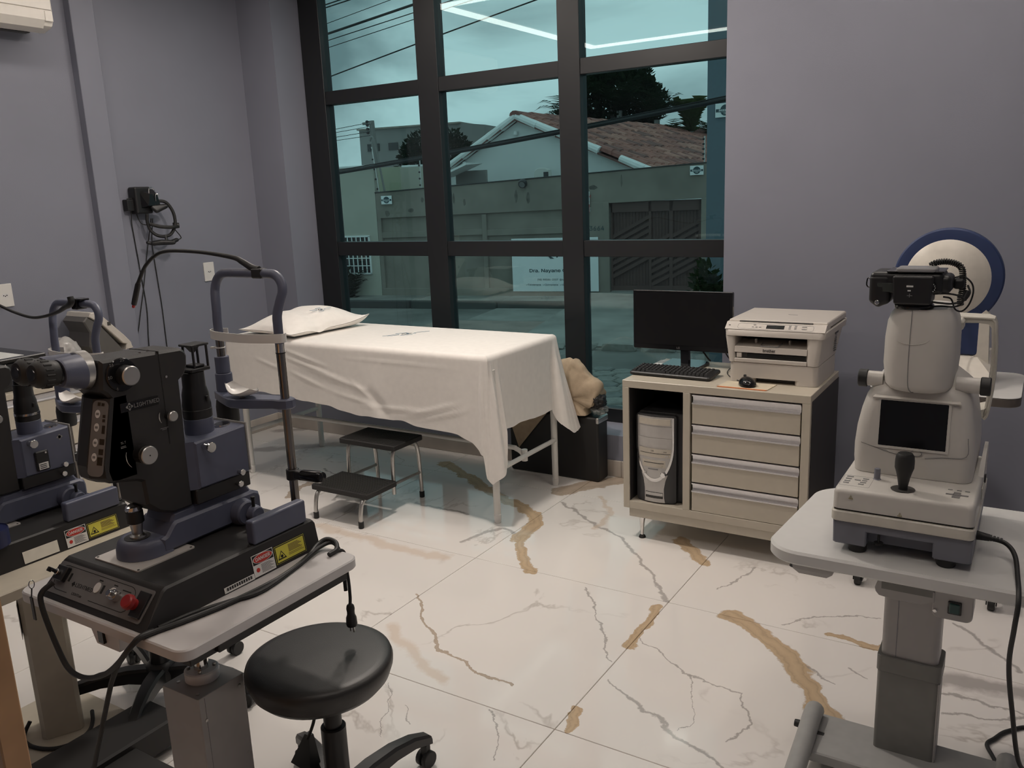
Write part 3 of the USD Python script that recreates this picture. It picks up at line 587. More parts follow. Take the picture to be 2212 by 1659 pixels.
def fence_post(name, label, u, v, z0, z1, lean=0.0):
    t = thing(name, label, 'fence post', sp(u, v, z0), 'electric fence posts on the walls')
    part(t, 'post', S(cyl((u, v, z0), (u + lean, v, z1), 0.012, n=8)), 'satin_metal')
    for z in np.linspace(z0 + 0.08, z1 - 0.05, 5): part(t, 'insulator', S(blob((u - 0.02 + lean * (z - z0) / (z1 - z0), v - 0.012, z), 0.022, 0.022, 0.02, 1)), 'black_plastic')
fence_post('electric_fence_post', 'electric fence post with black insulators in front of the white gable', 0.98, 0.08, wt(.98), 2.36)
fence_post('electric_fence_post', 'electric fence post with black insulators at the right end of the street wall', 6.66, 0.08, wt(6.66), 2.42)
fence_post('electric_fence_post', 'electric fence post with black insulators where cream house meets street wall', 0.02, 0.05, wt(0), 2.6, -0.1)
mp = single('mast_pipe', S(tube([(0.12, 0.1, 1.7), (0.04, 0.1, 2.25), (-0.04, 0.1, 2.72), (-0.1, 0.1, 2.8), (-0.14, 0.1, 2.72)], 0.022, 8)), 'pole_concrete', 'hooked service mast pipe rising from the wall of the cream house', 'pipe')
pl = thing('neighbour_roof_edge', 'small tiled lean-to roof edge between cream house and white gable', 'roof', sp(1.0, 1.8, 1.9))
part(pl, 'roof_sheet', S(hull([(0.62, 1.6, 1.98), (1.35, 1.6, 2.25), (0.62, 2.6, 1.98), (1.35, 2.6, 2.25), (0.62, 1.6, 1.93), (1.35, 1.6, 2.2)])), 'verge_white', smooth=False)
part(pl, 'back_wall', S(box(0.7, 1.45, 2.5, 2.6, 1.2, 2.1)), 'neighbour_grey', smooth=False)

nb = thing('grey_building', 'bare grey concrete building with square dark windows, far left beyond the trees', 'building', sp(-6.5, 18, GZ))
part(nb, 'wall', S(exb([(-9.4, -0.6), (-3.85, -0.6), (-3.85, 4.2), (-4.9, 4.33), (-9.4, 4.33)], 'y', 16, 19, 0.01)), 'neighbour_grey', smooth=False)
part(nb, 'parapet', S(box(-9.45, -4.85, 15.9, 19, 4.31, 4.37)), 'street_render', smooth=False)
for a, b in ((-9.05, -8.75), (-8.7, -8.5), (-8.08, -7.65)): part(nb, 'window', S(box(a, b, 15.97, 16.02, 3.46, 3.75)), 'window_dark', smooth=False)

def tree(name, label, c, r, n, size, seed, mat, base=GZ, fr=0):
    t = thing(name, label, 'tree', sp(c[0], c[1], base))
    part(t, 'trunk', S(cyl((c[0], c[1], base), (c[0], c[1], c[2]), 0.16, 0.09, 8)), 'pole_concrete')
    part(t, 'crown', S(leafy(c, r, n, size, seed)), mat, smooth=False)
    return t
tree('broadleaf_tree', 'round dark tree in front of the grey building', (-3.35, 10.5, 2.75), (1.35, 1.0, 0.82), 5200, 0.16, 11, 'leaf_dark')
tree('broadleaf_tree', 'small dark tree at the far left edge of the window', (-11.9, 16, 2.9), (0.9, 0.9, 0.75), 900, 0.2, 12, 'leaf_dark')
tree('broadleaf_tree', 'tall dark tree mass directly behind the clay tile roof', (1.9, 13.2, 4.25), (1.75, 1.2, 1.25), 9000, 0.2, 13, 'leaf_dark')
def palm(label, u, v, z, n, L_, seed, mat='leaf_dark', spread=1.0, w=0.05):
    t = thing('palm_tree', label, 'tree', sp(u, v, GZ), None)
    part(t, 'trunk', S(cyl((u, v, GZ), (u, v, z), 0.13, 0.09, 8)), 'pole_concrete')
    part(t, 'fronds', S(fronds((u, v, z), n, L_, seed, w, spread)), mat, smooth=False)
palm('palm crown nearest the second mullion, dark against the sky', 0.75, 12.0, 3.65, 26, 1.5, 21)
palm('tallest palm crown in the middle of the tree mass', 2.4, 12.0, 4.0, 30, 1.6, 22)
palm('palm crown standing right of the tallest one', 3.7, 11.5, 3.6, 28, 1.35, 23)
palm('small pale banana palm at the right end of the tree line', 4.75, 11.5, 3.2, 12, 1.25, 24, 'leaf_banana', 0.55, 0.22)
palm('low mid green palm just above the roof ridge', 4.15, 11.0, 2.9, 22, 1.0, 25, 'leaf_mid')
palm('low bushy palm between roof and banana palm', 5.3, 12.5, 3.0, 22, 1.1, 26, 'leaf_mid')

bw = single('blue_grey_wall', box(-2.315, 1.5, 7.0, 7.2, GZ, 4.2), 'blue_render', 'tall plain blue-grey wall at the right end of the window view', 'wall', smooth=False)
s_ = thing('alarm_sign', 'white alarm sign on the blue-grey wall, half hidden by the window edge', 'sign', (-2.21, 6.98, 2.30))
part(s_, 'board', put(box(0, 0.24, 0, 0.152, 0, 0.012, 0.002), (-2.215, 6.995, 2.305), (1, 0, 0), (0, 0, 1)), 'sign_board', smooth=False)
for nm, mesh, mat in alarm(0.24, 0.152): part(s_, nm, put(mesh, (-2.215, 6.982, 2.305), (1, 0, 0), (0, 0, 1)), mat, smooth=False)
bu = thing('corner_shrub', 'dark leafy shrub at the foot of the blue-grey wall', 'shrub', (-2.15, 6.6, GZ))
part(bu, 'stems', cyl((-2.15, 6.6, GZ), (-2.15, 6.6, 0.2), 0.03, 0.02, 6), 'pole_concrete')
part(bu, 'leaves', leafy((-2.16, 6.6, 0.22), (0.14, 0.2, 0.42), 700, 0.11, 31), 'leaf_mid', smooth=False)

# cables across the view
def wire(name, label, a, b, r, sag, mat='wire_black', group=None):
    a, b = A(*a), A(*b); e = (b - a) * 0.15; P = [a - e + (b - a + 2 * e) * t - A(0, 0, sag * (1 - (2 * t - 1) ** 2)) for t in np.linspace(0, 1, 9)]
    single(name, tube(P, r, 6, 2), mat, label, 'cable', group)
wire('street_cable', 'thick black telephone cable slanting up across all the window panes', (-5.60, 4, 1.83), (-0.9, 4, 2.245), 0.019, 0.03)
wire('street_cable', 'thin black wire running just above the thick telephone cable', (-5.60, 4.02, 1.86), (-0.9, 4.02, 2.275), 0.006, 0.035)
WG = 'thin overhead wires in the upper window panes'
for a, b, r in (((-7.36, 6, 4.03), (-6.84, 6, 4.075), 0.008), ((-7.36, 6, 3.995), (-6.7, 6, 4.05), 0.008), ((-7.3, 6, 3.80), (-5.9, 6, 3.97), 0.004), ((-7.3, 6, 3.597), (-5.69, 6, 3.758), 0.0055), ((-7.3, 6, 3.508), (-5.70, 6, 3.681), 0.0045)):
    wire('overhead_wire', 'thin overhead power wire crossing the sky in the upper panes', (a[0], a[1], a[2]), (b[0] + 3 * (b[0] - a[0]) * (r > .0041), b[1], b[2] + 3 * (b[2] - a[2]) * (r > .0041)), r, 0.0, group=WG)
wire('overhead_wire', 'thickest overhead power line in the top left pane', (-7.30, 6, 3.677), (-5.6957, 6, 3.8487), 0.015, 0.0)
wire('overhead_wire', 'lowest overhead line, crossing from the left jamb up to the middle pane', (-7.307, 6, 3.1334), (-3.94, 6, 3.653), 0.008, -0.012)
po = thing('utility_pole', 'concrete utility pole with crossarm and insulators above the cream house', 'pole', sp(-5.4, 10, GZ))
part(po, 'pole', S(cyl((-5.25, 10, GZ), (-5.5, 10, 4.08), 0.13, 0.09, 10)), 'pole_concrete')
part(po, 'crossarm', S(box(-5.8, -5.45, 9.9, 10.0, 3.96, 4.04, 0.01)), 'pole_concrete', smooth=False)
for k, z in enumerate((4.05, 3.95, 3.82, 3.7)): part(po, 'insulator', S(blob((-5.62, 9.92, z), 0.06, 0.06, 0.05, 1)), 'black_plastic')
for k, z in enumerate((4.02, 3.9, 3.74, 3.62)):
    wire('pole_wire', 'short wire from the utility pole to the left window jamb', sp(-8.6, 10, z - 0.25 + 0.03 * k), sp(-5.95, 10, z - 0.02), 0.009, 0.02, group='wires leaving the utility pole')
# ------------------------------------------------------------------ examination bed with sheet and pillow, steps, case
bed = thing('examination_bed', 'white tubular steel examination bed under the white sheet', 'bed', (-1.91, 0.69, 0))
for x, y in ((-1.035, 0.392), (-1.042, 0.985), (-2.785, 0.405), (-2.785, 0.985)):
    l = part(bed, 'leg', cyl((x, y, 0.025), (x, y, 0.76), 0.017, 0.019, 18), 'white_enamel')
    part(l, 'leg_foot', cyl((x, y, 0), (x, y, 0.045), 0.0165, 0.0185, 16, 0.002), 'white_plastic')
for x in (-1.037, -2.785): part(bed, 'end_rail', cyl((x, 0.40, 0.258), (x, 0.985, 0.258), 0.0125, n=14), 'white_enamel')
part(bed, 'long_rail', tube([(-2.785, 0.69, 0.256), (-2.76, 0.69, 0.275), (-2.70, 0.69, 0.287), (-2.2, 0.69, 0.290), (-1.6, 0.69, 0.290), (-1.16, 0.69, 0.288), (-1.10, 0.69, 0.282), (-1.065, 0.69, 0.262), (-1.06, 0.69, 0.235)], 0.0125, 12), 'white_enamel')
part(bed, 'clip', cyl((-1.052, 0.69, 0.225), (-1.052, 0.69, 0.285), 0.016, n=12), 'white_enamel')
part(bed, 'bed_frame', conc(box(-2.80, -1.03, 0.375, 0.405, 0.735, 0.765, .003), box(-2.80, -1.03, 0.975, 1.005, 0.735, 0.765, .003), box(-2.80, -2.77, 0.405, 0.975, 0.735, 0.765, .003), box(-1.06, -1.03, 0.405, 0.975, 0.735, 0.765, .003)), 'white_enamel', smooth=False)
part(bed, 'mattress', rbox(-2.815, -1.035, 0.362, 1.003, 0.765, 0.825, 0.02), 'black_vinyl')

def sheet():
    x0, x1, y0, y1, zt, r = -2.83, -1.025, 0.350, 1.012, 0.8315, 0.030
    L = [x1 - x0, y1 - y0, x1 - x0, y1 - y0]; per = sum(L)
    # arc parameter, hem height, flare of the hem, sharp pleat
    K = [(0.0, 0.535, 0.010), (0.08, 0.535, 0.012), (0.26, 0.525, 0.008), (0.51, 0.516, 0.006), (0.74, 0.497, 0.006), (0.97, 0.471, 0.012), (1.10, 0.470, 0.02), (1.24, 0.470, 0.006), (1.42, 0.442, 0.004), (1.62, 0.437, 0.006), (1.70, 0.405, 0.010),
         (1.745, 0.372, 0.015), (1.772, 0.357, 0.02), (1.780, 0.25, 0.025), (1.800, 0.220, 0.04), (1.832, 0.262, 0.062), (1.862, 0.30, 0.060), (1.885, 0.455, 0.045), (1.905, 0.455, 0.012), (2.0, 0.449, 0.004), (2.15, 0.444, 0.004), (2.32, 0.437, 0.006), (2.385, 0.440, 0.012), (2.41, 0.375, 0.03),
         (2.445, 0.300, 0.085), (2.475, 0.315, 0.14), (2.515, 0.325, 0.13), (2.56, 0.42, 0.04), (2.7, 0.50, 0.01), (4.2, 0.52, 0.01), (4.35, 0.50, 0.02), (4.6, 0.54, 0.01), (4.85, 0.54, 0.012), (per, 0.535, 0.010)]
    K = np.array(K)
    S_ = np.unique(np.concatenate([np.linspace(0, per, 400, endpoint=False), np.linspace(1.72, 1.93, 80), np.linspace(2.38, 2.6, 60)]))
    pos, nor = [], []
    C = [(x0, y0), (x1, y0), (x1, y1), (x0, y1)]; D = [A(1, 0), A(0, 1), A(-1, 0), A(0, -1)]; N2 = [A(0, -1), A(1, 0), A(0, 1), A(-1, 0)]
    rc = 0.05
    for s in S_:
        a = s
        for k in range(4):
            if a <= L[k] or k == 3: break
            a -= L[k]
        p = A(*C[k]) + D[k] * a; n = N2[k].copy()
        if L[k] - a < rc: w = (rc - (L[k] - a)) / rc * 0.5; n = n * (1 - w) + N2[(k + 1) % 4] * w
        elif a < rc: w = (rc - a) / rc * 0.5; n = n * (1 - w) + N2[(k - 1) % 4] * w
        n /= np.linalg.norm(n); pos.append(p); nor.append(n)
    pos, nor = np.array(pos), np.array(nor)
    hem = np.interp(S_, K[:, 0], K[:, 1]); fl_ = np.interp(S_, K[:, 0], K[:, 2])
    k5 = np.ones(3) / 3; fl_ = np.convolve(np.pad(fl_, 1, mode='wrap'), k5, 'valid')
    hem = hem + 0.006 * (meshkit.noise(np.stack([S_ * 14, S_ * 0, S_ * 0], 1), 3) - 0.5) * 2
    rows = []
    ins = 0.028
    rows.append(np.column_stack([pos - nor * ins, np.full(len(S_), zt)]))
    for t in np.linspace(0.15, 1, 5): rows.append(np.column_stack([pos - nor * (ins * (1 - math.sin(t * math.pi / 2))), np.full(len(S_), zt - ins * (1 - math.cos(t * math.pi / 2)))]))
    z1 = zt - ins; nt = 34
    def seg(px, pz, a, b, w, h):
        a, b = A(*a), A(*b); P = np.stack([px, pz], 1); d = b - a; t = np.clip(((P - a) @ d) / (d @ d), 0, 1); q = np.linalg.norm(P - a - t[:, None] * d, axis=1)
        return h * np.exp(-(q / w) ** 2) * np.sin(np.pi * np.clip(t, 0.03, 0.97))
    CR = [((-2.42, .795), (-2.02, .705), .008, .005), ((-2.38, .745), (-1.88, .635), .009, .006), ((-2.22, .69), (-1.74, .60), .009, .006), ((-2.33, .665), (-2.05, .585), .009, .005), ((-2.6, .72), (-2.35, .66), .01, .004), ((-1.95, .765), (-1.15, .755), .006, .003),
          ((-1.85, .52), (-1.35, .53), .010, .005), ((-1.6, .475), (-1.15, .60), .009, .006), ((-1.45, .48), (-1.12, .57), .008, .005), ((-1.78, .62), (-1.63, .47), .03, -.012), ((-1.9, .66), (-1.74, .56), .012, .005), ((-2.05, .58), (-1.7, .53), .010, .004)]
    PL = [(1.765, 0.007, 0.012), (1.805, 0.006, -0.010), (1.83, 0.007, 0.012), (1.86, 0.008, -0.008), (2.40, 0.012, -0.012), (2.43, 0.012, 0.012), (2.49, 0.014, -0.014)]
    for i in range(1, nt + 1):
        t = i / nt; z = z1 + (hem - z1) * t; off = fl_ * t ** 1.15
        for s0, w, h in PL: off = off + h * np.exp(-((S_ - s0) / (w * (1 + 0.8 * t))) ** 2) * min(1, t * 3)
        front = (np.abs(pos[:, 1] - y0) < 1e-6)
        for a, b, w, h in CR: off = off + np.where(front, seg(pos[:, 0], z, a, b, w, h), 0)
        off = off + 0.004 * (meshkit.fbm(np.stack([S_ * 5, z * 6, 0 * z], 1), 3, 5) - 0.5) * t
        rows.append(np.column_stack([pos + nor * off[:, None], z]))
    R = np.array(rows); k, n = R.shape[:2]; V = R.reshape(-1, 3); F = []
    i = np.arange(n); j = (i + 1) % n
    for a in range(k - 1): F += [np.stack([a * n + i, (a + 1) * n + j, a * n + j], 1), np.stack([a * n + i, (a + 1) * n + i, (a + 1) * n + j], 1)]
    tv, tf = trimesh.creation.triangulate_polygon(Polygon(R[0][:, :2]), engine='earcut')
    idx = np.array([int(np.argmin(((R[0][:, :2] - t) ** 2).sum(1))) for t in tv]); F.append(idx[tf])
    m = trimesh.Trimesh(V, np.vstack(F), process=False)
    inner = m.copy(); vn = m.vertex_normals
    if vn[:n].mean(0)[2] < 0: m.invert(); vn = m.vertex_normals
    return m
sh = thing('bed_sheet', 'white cotton sheet draped over the examination bed', 'sheet', (-1.92, 0.68, 0.5))
part(sh, 'cloth', sheet(), 'linen', smooth=50)
def clinic_mark(parent, O, X, Y, s):
    """eye emblem between strokes of print"""
    ring_ = Point(0, 0).buffer(0.5); ring_ = affinity.scale(ring_, 1.15, 0.62); inner = affinity.translate(affinity.scale(Point(0, 0).buffer(0.5), 0.95, 0.42), 0.05, 0.04)
    part(parent, 'printed_emblem', put(ext(affinity.scale(ring_.difference(inner), s, s, origin=(0, 0)), 'z', 0, 0.0004), O, X, Y), 'print_black', smooth=False)
    part(parent, 'printed_pupil', put(ext(affinity.translate(Point(0, 0).buffer(0.16 * s), 0.12 * s, 0), 'z', 0, 0.0004), O, X, Y), 'print_blue', smooth=False)
    st = [sbox(-2.6, 0.02, -0.8, 0.14), sbox(0.85, 0.05, 2.6, 0.17), sbox(-2.2, -0.35, -0.9, -0.27), sbox(-1.0, 0.62, 0.3, 0.75), sbox(-0.9, -0.85, 0.4, -0.72), sbox(0.5, -0.5, 0.9, -0.42)]
    part(parent, 'printed_strokes', put(conc(*[ext(affinity.scale(b, s, s, origin=(0, 0)), 'z', 0, 0.0004) for b in st]), O, X, Y), 'print_blue', smooth=False)
clinic_mark(sh, (-1.822, 0.752, 0.832), (0.55, 0.83, 0), (-0.83, 0.55, 0), 0.052)

def pillow():
    n = 41; u, v = np.meshgrid(np.linspace(-1, 1, n), np.linspace(-1, 1, n), indexing='ij')
    c = [A(-2.765, 0.40), A(-2.285, 0.345), A(-2.235, 0.925), A(-2.715, 0.965)]
    a, b = (u + 1) / 2, (v + 1) / 2
    P = (1 - a)[..., None] * (1 - b)[..., None] * c[0] + a[..., None] * (1 - b)[..., None] * c[1] + a[..., None] * b[..., None] * c[2] + (1 - a)[..., None] * b[..., None] * c[3]
    ctr = np.mean(c, 0); pull = 0.10 * ((1 - v ** 2) * np.abs(u) ** 3 + (1 - u ** 2) * np.abs(v) ** 3); P = ctr + (P - ctr) * (1 - pull)[..., None]
    th = np.clip((1 - np.abs(u) ** 2.6), 0, 1) ** 0.62 * np.clip((1 - np.abs(v) ** 2.6), 0, 1) ** 0.62
    Q = np.stack([P[..., 0], P[..., 1], 0 * u], -1)
    dent = 0.020 * np.exp(-((v + 0.12 + 0.15 * u) / 0.16) ** 2) * (0.5 + 0.5 * np.clip(u + 0.3, 0, 1))
    edge = 0.030 + 0.038 * np.clip(v, 0, 1) ** 3 * np.clip(u, 0, 1) ** 2
    top = 0.835 + edge * (0.35 + 0.65 * np.abs(np.maximum(np.abs(u), np.abs(v))) ** 8) + 0.118 * th * (1 + 0.14 * v) - dent + 0.008 * (meshkit.fbm(Q * 9, 3, 2) - .5) * th
    bot = np.minimum(0.8335 + edge * np.maximum(np.abs(u), np.abs(v)) ** 6, top)
    V = np.concatenate([np.stack([P[..., 0], P[..., 1], top], -1).reshape(-1, 3), np.stack([P[..., 0], P[..., 1], bot], -1).reshape(-1, 3)])
    I = np.arange(n * n).reshape(n, n); F = []
    q = np.stack([I[:-1, :-1], I[1:, :-1], I[1:, 1:], I[:-1, 1:]], -1).reshape(-1, 4)
    F = np.vstack([q[:, [0, 1, 2]], q[:, [0, 2, 3]], q[:, [0, 2, 1]] + n * n, q[:, [0, 3, 2]] + n * n])
    m = trimesh.Trimesh(V, F, process=False); return m, top, P
pm, ptop, pP = pillow()
pw = thing('pillow', 'plump white pillow at the head of the examination bed', 'pillow', (-2.5, 0.66, 0.835))
part(pw, 'pillowcase', pm, 'linen', smooth=60)
k = (30, 22); O = A(pP[k][0], pP[k][1], ptop[k] + 0.004)
nx = A(pP[k[0] + 2, k[1]][0] - pP[k[0] - 2, k[1]][0], pP[k[0] + 2, k[1]][1] - pP[k[0] - 2, k[1]][1], ptop[k[0] + 2, k[1]] - ptop[k[0] - 2, k[1]])
ny = A(pP[k[0], k[1] + 2][0] - pP[k[0], k[1] - 2][0], pP[k[0], k[1] + 2][1] - pP[k[0], k[1] - 2][1], ptop[k[0], k[1] + 2] - ptop[k[0], k[1] - 2])
clinic_mark(pw, O, ny + 0.3 * nx, -nx, 0.026)

stp = thing('step_stool', 'two-step chrome step stool with black rubber treads, before the bed', 'step stool', (-1.74, 0.27, 0))
for y0, y1, z in ((0.045, 0.272, 0.172), (0.268, 0.50, 0.354)):
    tr_ = part(stp, 'tread', box(-1.925, -1.555, y0, y1, z - 0.028, z, 0.004), 'ribbed_rubber', smooth=False)
    part(tr_, 'tread_edge', conc(*[box(-1.922, -1.558, y, y + 0.003, z, z + 0.0015) for y in np.arange(y0 + 0.01, y1 - 0.008, 0.011)]), 'black_rubber', smooth=False, kind='stuff')
for x in (-1.895, -1.595):
    part(stp, 'leg', tube([(x, 0.033, 0.02), (x, 0.036, 0.07), (x, 0.05, 0.12), (x, 0.085, 0.142), (x, 0.16, 0.143), (x, 0.27, 0.143)], 0.0105, 12), 'satin_metal')
    part(stp, 'leg', tube([(x, 0.292, 0.143), (x, 0.296, 0.25), (x, 0.305, 0.305), (x, 0.335, 0.325), (x, 0.40, 0.3255), (x, 0.455, 0.325), (x, 0.488, 0.30), (x, 0.505, 0.24), (x, 0.513, 0.1), (x, 0.514, 0.02)], 0.0105, 12, 6), 'satin_metal')
    part(stp, 'side_rail', cyl((x, 0.27, 0.142), (x, 0.511, 0.142), 0.0085, n=12), 'satin_metal')
    for y in (0.033, 0.514): part(stp, 'rubber_foot', cyl((x, y, 0), (x, y, 0.034), 0.0135, n=14, bev=0.002), 'black_rubber')
    part(stp, 'leg', cyl((x, 0.292, 0.09), (x, 0.292, 0.15), 0.0105, n=12), 'satin_metal')

cs = thing('equipment_case', 'black carrying case standing upright against the parapet, beneath the canvas bag', 'case', (-1.13, 1.18, 0))
part(cs, 'shell', rbox(-1.41, -0.845, 1.118, 1.236, 0.0, 0.362, 0.012), 'case_black')
part(cs, 'clasp', conc(box(-1.02, -0.95, 1.16, 1.185, 0.362, 0.368, .002), tube([(-1.01, 1.155, 0.366), (-1.0, 1.145, 0.372), (-0.97, 1.145, 0.372), (-0.96, 1.155, 0.366)], 0.003, 6)), 'chrome')
part(cs, 'handle', tube([(-1.25, 1.178, 0.36), (-1.24, 1.178, 0.385), (-1.14, 1.178, 0.385), (-1.13, 1.178, 0.36)], 0.008, 8), 'black_plastic')
part(cs, 'corner_cap', rbox(-0.86, -0.842, 1.116, 1.238, 0.33, 0.3635, 0.006), 'satin_metal')
def crumpled(c, r, seed, amp=0.25, n=4, cut=None, freq=2.2):
    m = trimesh.creation.icosphere(n, 1.0); v = m.vertices
    d = 1 + amp * ((meshkit.fbm(v * freq + 5, 4, seed) - 0.5) * 2) - 0.10 * np.abs(np.sin(5 * v[:, 0] + 4 * v[:, 2] + 3 * meshkit.noise(v * 2, seed + 1)))
    v = v * d[:, None] * A(*r) + A(*c)
    if cut is not None: v[:, 2] = np.maximum(v[:, 2], cut)
    m.vertices = v; return m
bg = thing('canvas_bag', 'crumpled beige canvas cover slumped on the black case behind the bed end', 'bag', (-1.05, 1.17, 0.37))
def cover():
    P = np.array([(-1.30, .372), (-1.27, .50), (-1.2, .60), (-1.075, .668), (-1.02, .662), (-.965, .63), (-.90, .585), (-.845, .535), (-.835, .50), (-.86, .455), (-.90, .43), (-.915, .372)])
    R = []; t = np.linspace(-1, 1, 15); c = A(-1.08, .372)
    Ps = spline(np.column_stack([P, np.zeros(len(P))]), 6)[:, :2]
    for k in t:
        w = math.sqrt(max(1 - abs(k) ** 2.4, 0.0)) * 0.45 + 0.55
        Q = c + (Ps - c) * A(0.62 + 0.38 * w, w); R.append(np.column_stack([Q[:, 0], np.full(len(Q), 1.172 + 0.062 * k), Q[:, 1]]))
    m = skin(R); v = m.vertices.copy(); n = m.vertex_normals
    f = (meshkit.fbm(v * A(14, 9, 14), 3, 9) - 0.5) * 0.05 + 0.010 * np.sin(45 * (v[:, 0] * 0.7 + v[:, 2]) + 6 * meshkit.noise(v * 12, 2)) * (v[:, 0] > -1.02)
    v = v + n * f[:, None]; v[:, 2] = np.maximum(v[:, 2], 0.3725); v[:, 1] = np.clip(v[:, 1], 1.09, 1.25); m.vertices = v; return m
part(bg, 'cover', cover(), 'canvas', smooth=50)
fp = hull([(-1.16, 1.112, 0.36), (-1.42, 1.112, 0.36), (-1.345, 1.110, 0.142), (-1.16, 1.104, 0.36), (-1.42, 1.104, 0.36), (-1.345, 1.106, 0.142)])
part(bg, 'hanging_flap', fp, 'canvas', smooth=False)
part(bg, 'opening', crumpled((-0.872, 1.165, 0.45), (0.05, 0.055, 0.052), 14, 0.3), 'case_black', smooth=50)
single('plastic_wrap', crumpled((-0.862, 1.17, 0.3985), (0.05, 0.05, 0.030), 17, 0.35, cut=0.371), 'clear_bag', 'crumpled clear plastic wrap on the right end of the black case', 'plastic wrap')
# ------------------------------------------------------------------ drawer cabinet with computer and printer
X0, X1, Y0, Y1, Z0, Z1 = -0.418, 0.39, 0.508, 1.022, 0.1445, 0.739
cb = thing('drawer_cabinet', 'beige laminate computer cabinet with four drawers and an open bay', 'cabinet', (-0.014, 0.76, 0))
b_ = part(cb, 'top_panel', box(X0, X1, Y0, Y1, 0.706, Z1, .0015), 'beige_laminate', smooth=False)
part(cb, 'side_panel', box(X0, -0.388, Y0, Y1, Z0, 0.706, .001), 'beige_laminate', smooth=False)
part(cb, 'side_panel', box(0.357, X1, Y0, Y1, Z0, 0.706, .001), 'beige_laminate', smooth=False)
part(cb, 'divider', box(-0.137, -0.1055, Y0, Y1, 0.180, 0.706, .001), 'beige_laminate', smooth=False)
part(cb, 'bottom_panel', box(-0.388, 0.357, Y0, Y1, Z0, 0.180, .001), 'beige_laminate', smooth=False)
part(cb, 'back_panel', box(-0.388, 0.357, Y1 - 0.012, Y1 - 0.002, 0.180, 0.706), 'dark_laminate', smooth=False)
part(cb, 'bay_lining', conc(box(-0.388, -0.386, Y0 + 0.006, Y1 - 0.013, 0.181, 0.705), box(-0.386, -0.139, Y0 + 0.02, Y1 - 0.013, 0.703, 0.705), box(-0.139, -0.1375, Y0 + 0.006, Y1 - 0.013, 0.181, 0.703)), 'dark_laminate', smooth=False)
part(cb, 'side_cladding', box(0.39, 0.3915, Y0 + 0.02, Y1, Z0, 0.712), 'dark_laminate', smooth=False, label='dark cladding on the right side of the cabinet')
part(cb, 'plinth', box(-0.392, 0.366, 0.513, 1.0, 0.104, Z0, .001), 'beige_laminate', smooth=False)
for k in range(4):
    z0 = 0.1815 + 0.1308 * k; z1 = z0 + 0.1265
    d = part(cb, 'drawer', conc(box(-0.0965, 0.3515, Y0 + 0.002, Y0 + 0.02, z0, z1 - 0.040, .0015), box(-0.09, 0.345, Y0 + 0.02, Y0 + 0.42, z0 + 0.004, z1 - 0.03)), 'beige_laminate', smooth=False)
    prof = [(Y0 + 0.018, z1 - 0.0), (Y0 + 0.000, z1 - 0.001), (Y0 + 0.001, z1 - 0.006), (Y0 + 0.012, z1 - 0.009), (Y0 + 0.015, z1 - 0.026), (Y0 + 0.012, z1 - 0.0335), (Y0 - 0.002, z1 - 0.035), (Y0 - 0.002, z1 - 0.0405), (Y0 + 0.018, z1 - 0.0405)]
    part(d, 'handle_strip', ext(prof, 'x', -0.0965, 0.3515), 'brushed_aluminium', smooth=20)
for x in (-0.340, 0.338):
    for y in (0.537, 0.975):
        l = part(cb, 'leg', lathe([(0.006, 0.008), (0.0075, 0.03), (0.010, 0.07), (0.014, 0.094), (0.018, 0.104)], (x, y, 0), (0, 0, 1), 18), 'chrome')
        part(l, 'leg_foot', cyl((x, y, 0), (x, y, 0.012), 0.016, 0.013, 18, .002), 'black_rubber')

pt = thing('computer_tower', 'silver and charcoal desktop computer tower in the open cabinet bay', 'computer', (-0.26, 0.72, 0.1805))
tx0, tx1, tz0, tz1, ty = -0.366, -0.152, 0.1805, 0.592, 0.548
part(pt, 'case', box(tx0 + 0.004, tx1, ty + 0.02, ty + 0.42, tz0 + 0.004, tz1, .004), 'tower_charcoal', smooth=False)
def bow(x): return 0.024 * (1 - ((x - (tx0 + tx1 - 0.03) / 2) / 0.1) ** 2)      # the front panel bulges forward
def bowed(poly, d0, d1, nx=16):
    """a front panel outline in (x, z) laid on the bulging front"""
    m = ext(poly, 'y', 0, 0.01); m = trimesh.Trimesh(*trimesh.remesh.subdivide_to_size(m.vertices, m.faces, 0.024)); v = m.vertices.copy(); v[:, 1] = ty - bow(v[:, 0]) - np.where(v[:, 1] < 0.005, d1, d0); m.vertices = v; trimesh.repair.fix_normals(m); return m
tb = tx1 - 0.034
part(pt, 'front_frame', bowed(rrect(tx0, tb + 0.006, tz0 + 0.004, tz1 - 0.004, 0.012), -0.022, 0.0), 'tower_charcoal', smooth=30)
cxm, hw = (tx0 + tb) / 2, (tb - tx0) / 2
t_ = np.linspace(0, np.pi, 25)
oval = lambda k: [(cxm + hw * k, tz1 - 0.012)] + [(cxm + hw * k * (math.cos(a) if math.sin(a) < 0.5 else math.copysign(abs(math.cos(a)) ** 1.0, math.cos(a))), 0.455 - 0.175 * k * math.sin(a) ** 1.0) for a in t_] + [(cxm - hw * k, tz1 - 0.012)]
part(pt, 'oval_trim', bowed(Polygon(oval(0.99)).difference(Polygon(oval(0.90)).buffer(0)), 0.0, 0.006), 'chrome', smooth=40)
face = part(pt, 'face_plate', bowed(Polygon(oval(0.90)), 0.0, 0.003), 'silver_plastic', smooth=30)
low = [(cxm - 0.062, 0.318), (cxm - 0.052, 0.29), (cxm - 0.046, 0.25), (cxm - 0.045, 0.20), (cxm - 0.047, 0.186), (cxm + 0.05, 0.186), (cxm + 0.046, 0.21), (cxm + 0.045, 0.25), (cxm + 0.052, 0.29), (cxm + 0.062, 0.318), (cxm, 0.282)]
part(pt, 'lower_face', bowed(low, 0.0, 0.002), 'silver_plastic', smooth=30)
def slab(x0, x1, z0, z1, d0, d1): return bowed(sbox(x0, z0, x1, z1), d0, d1)
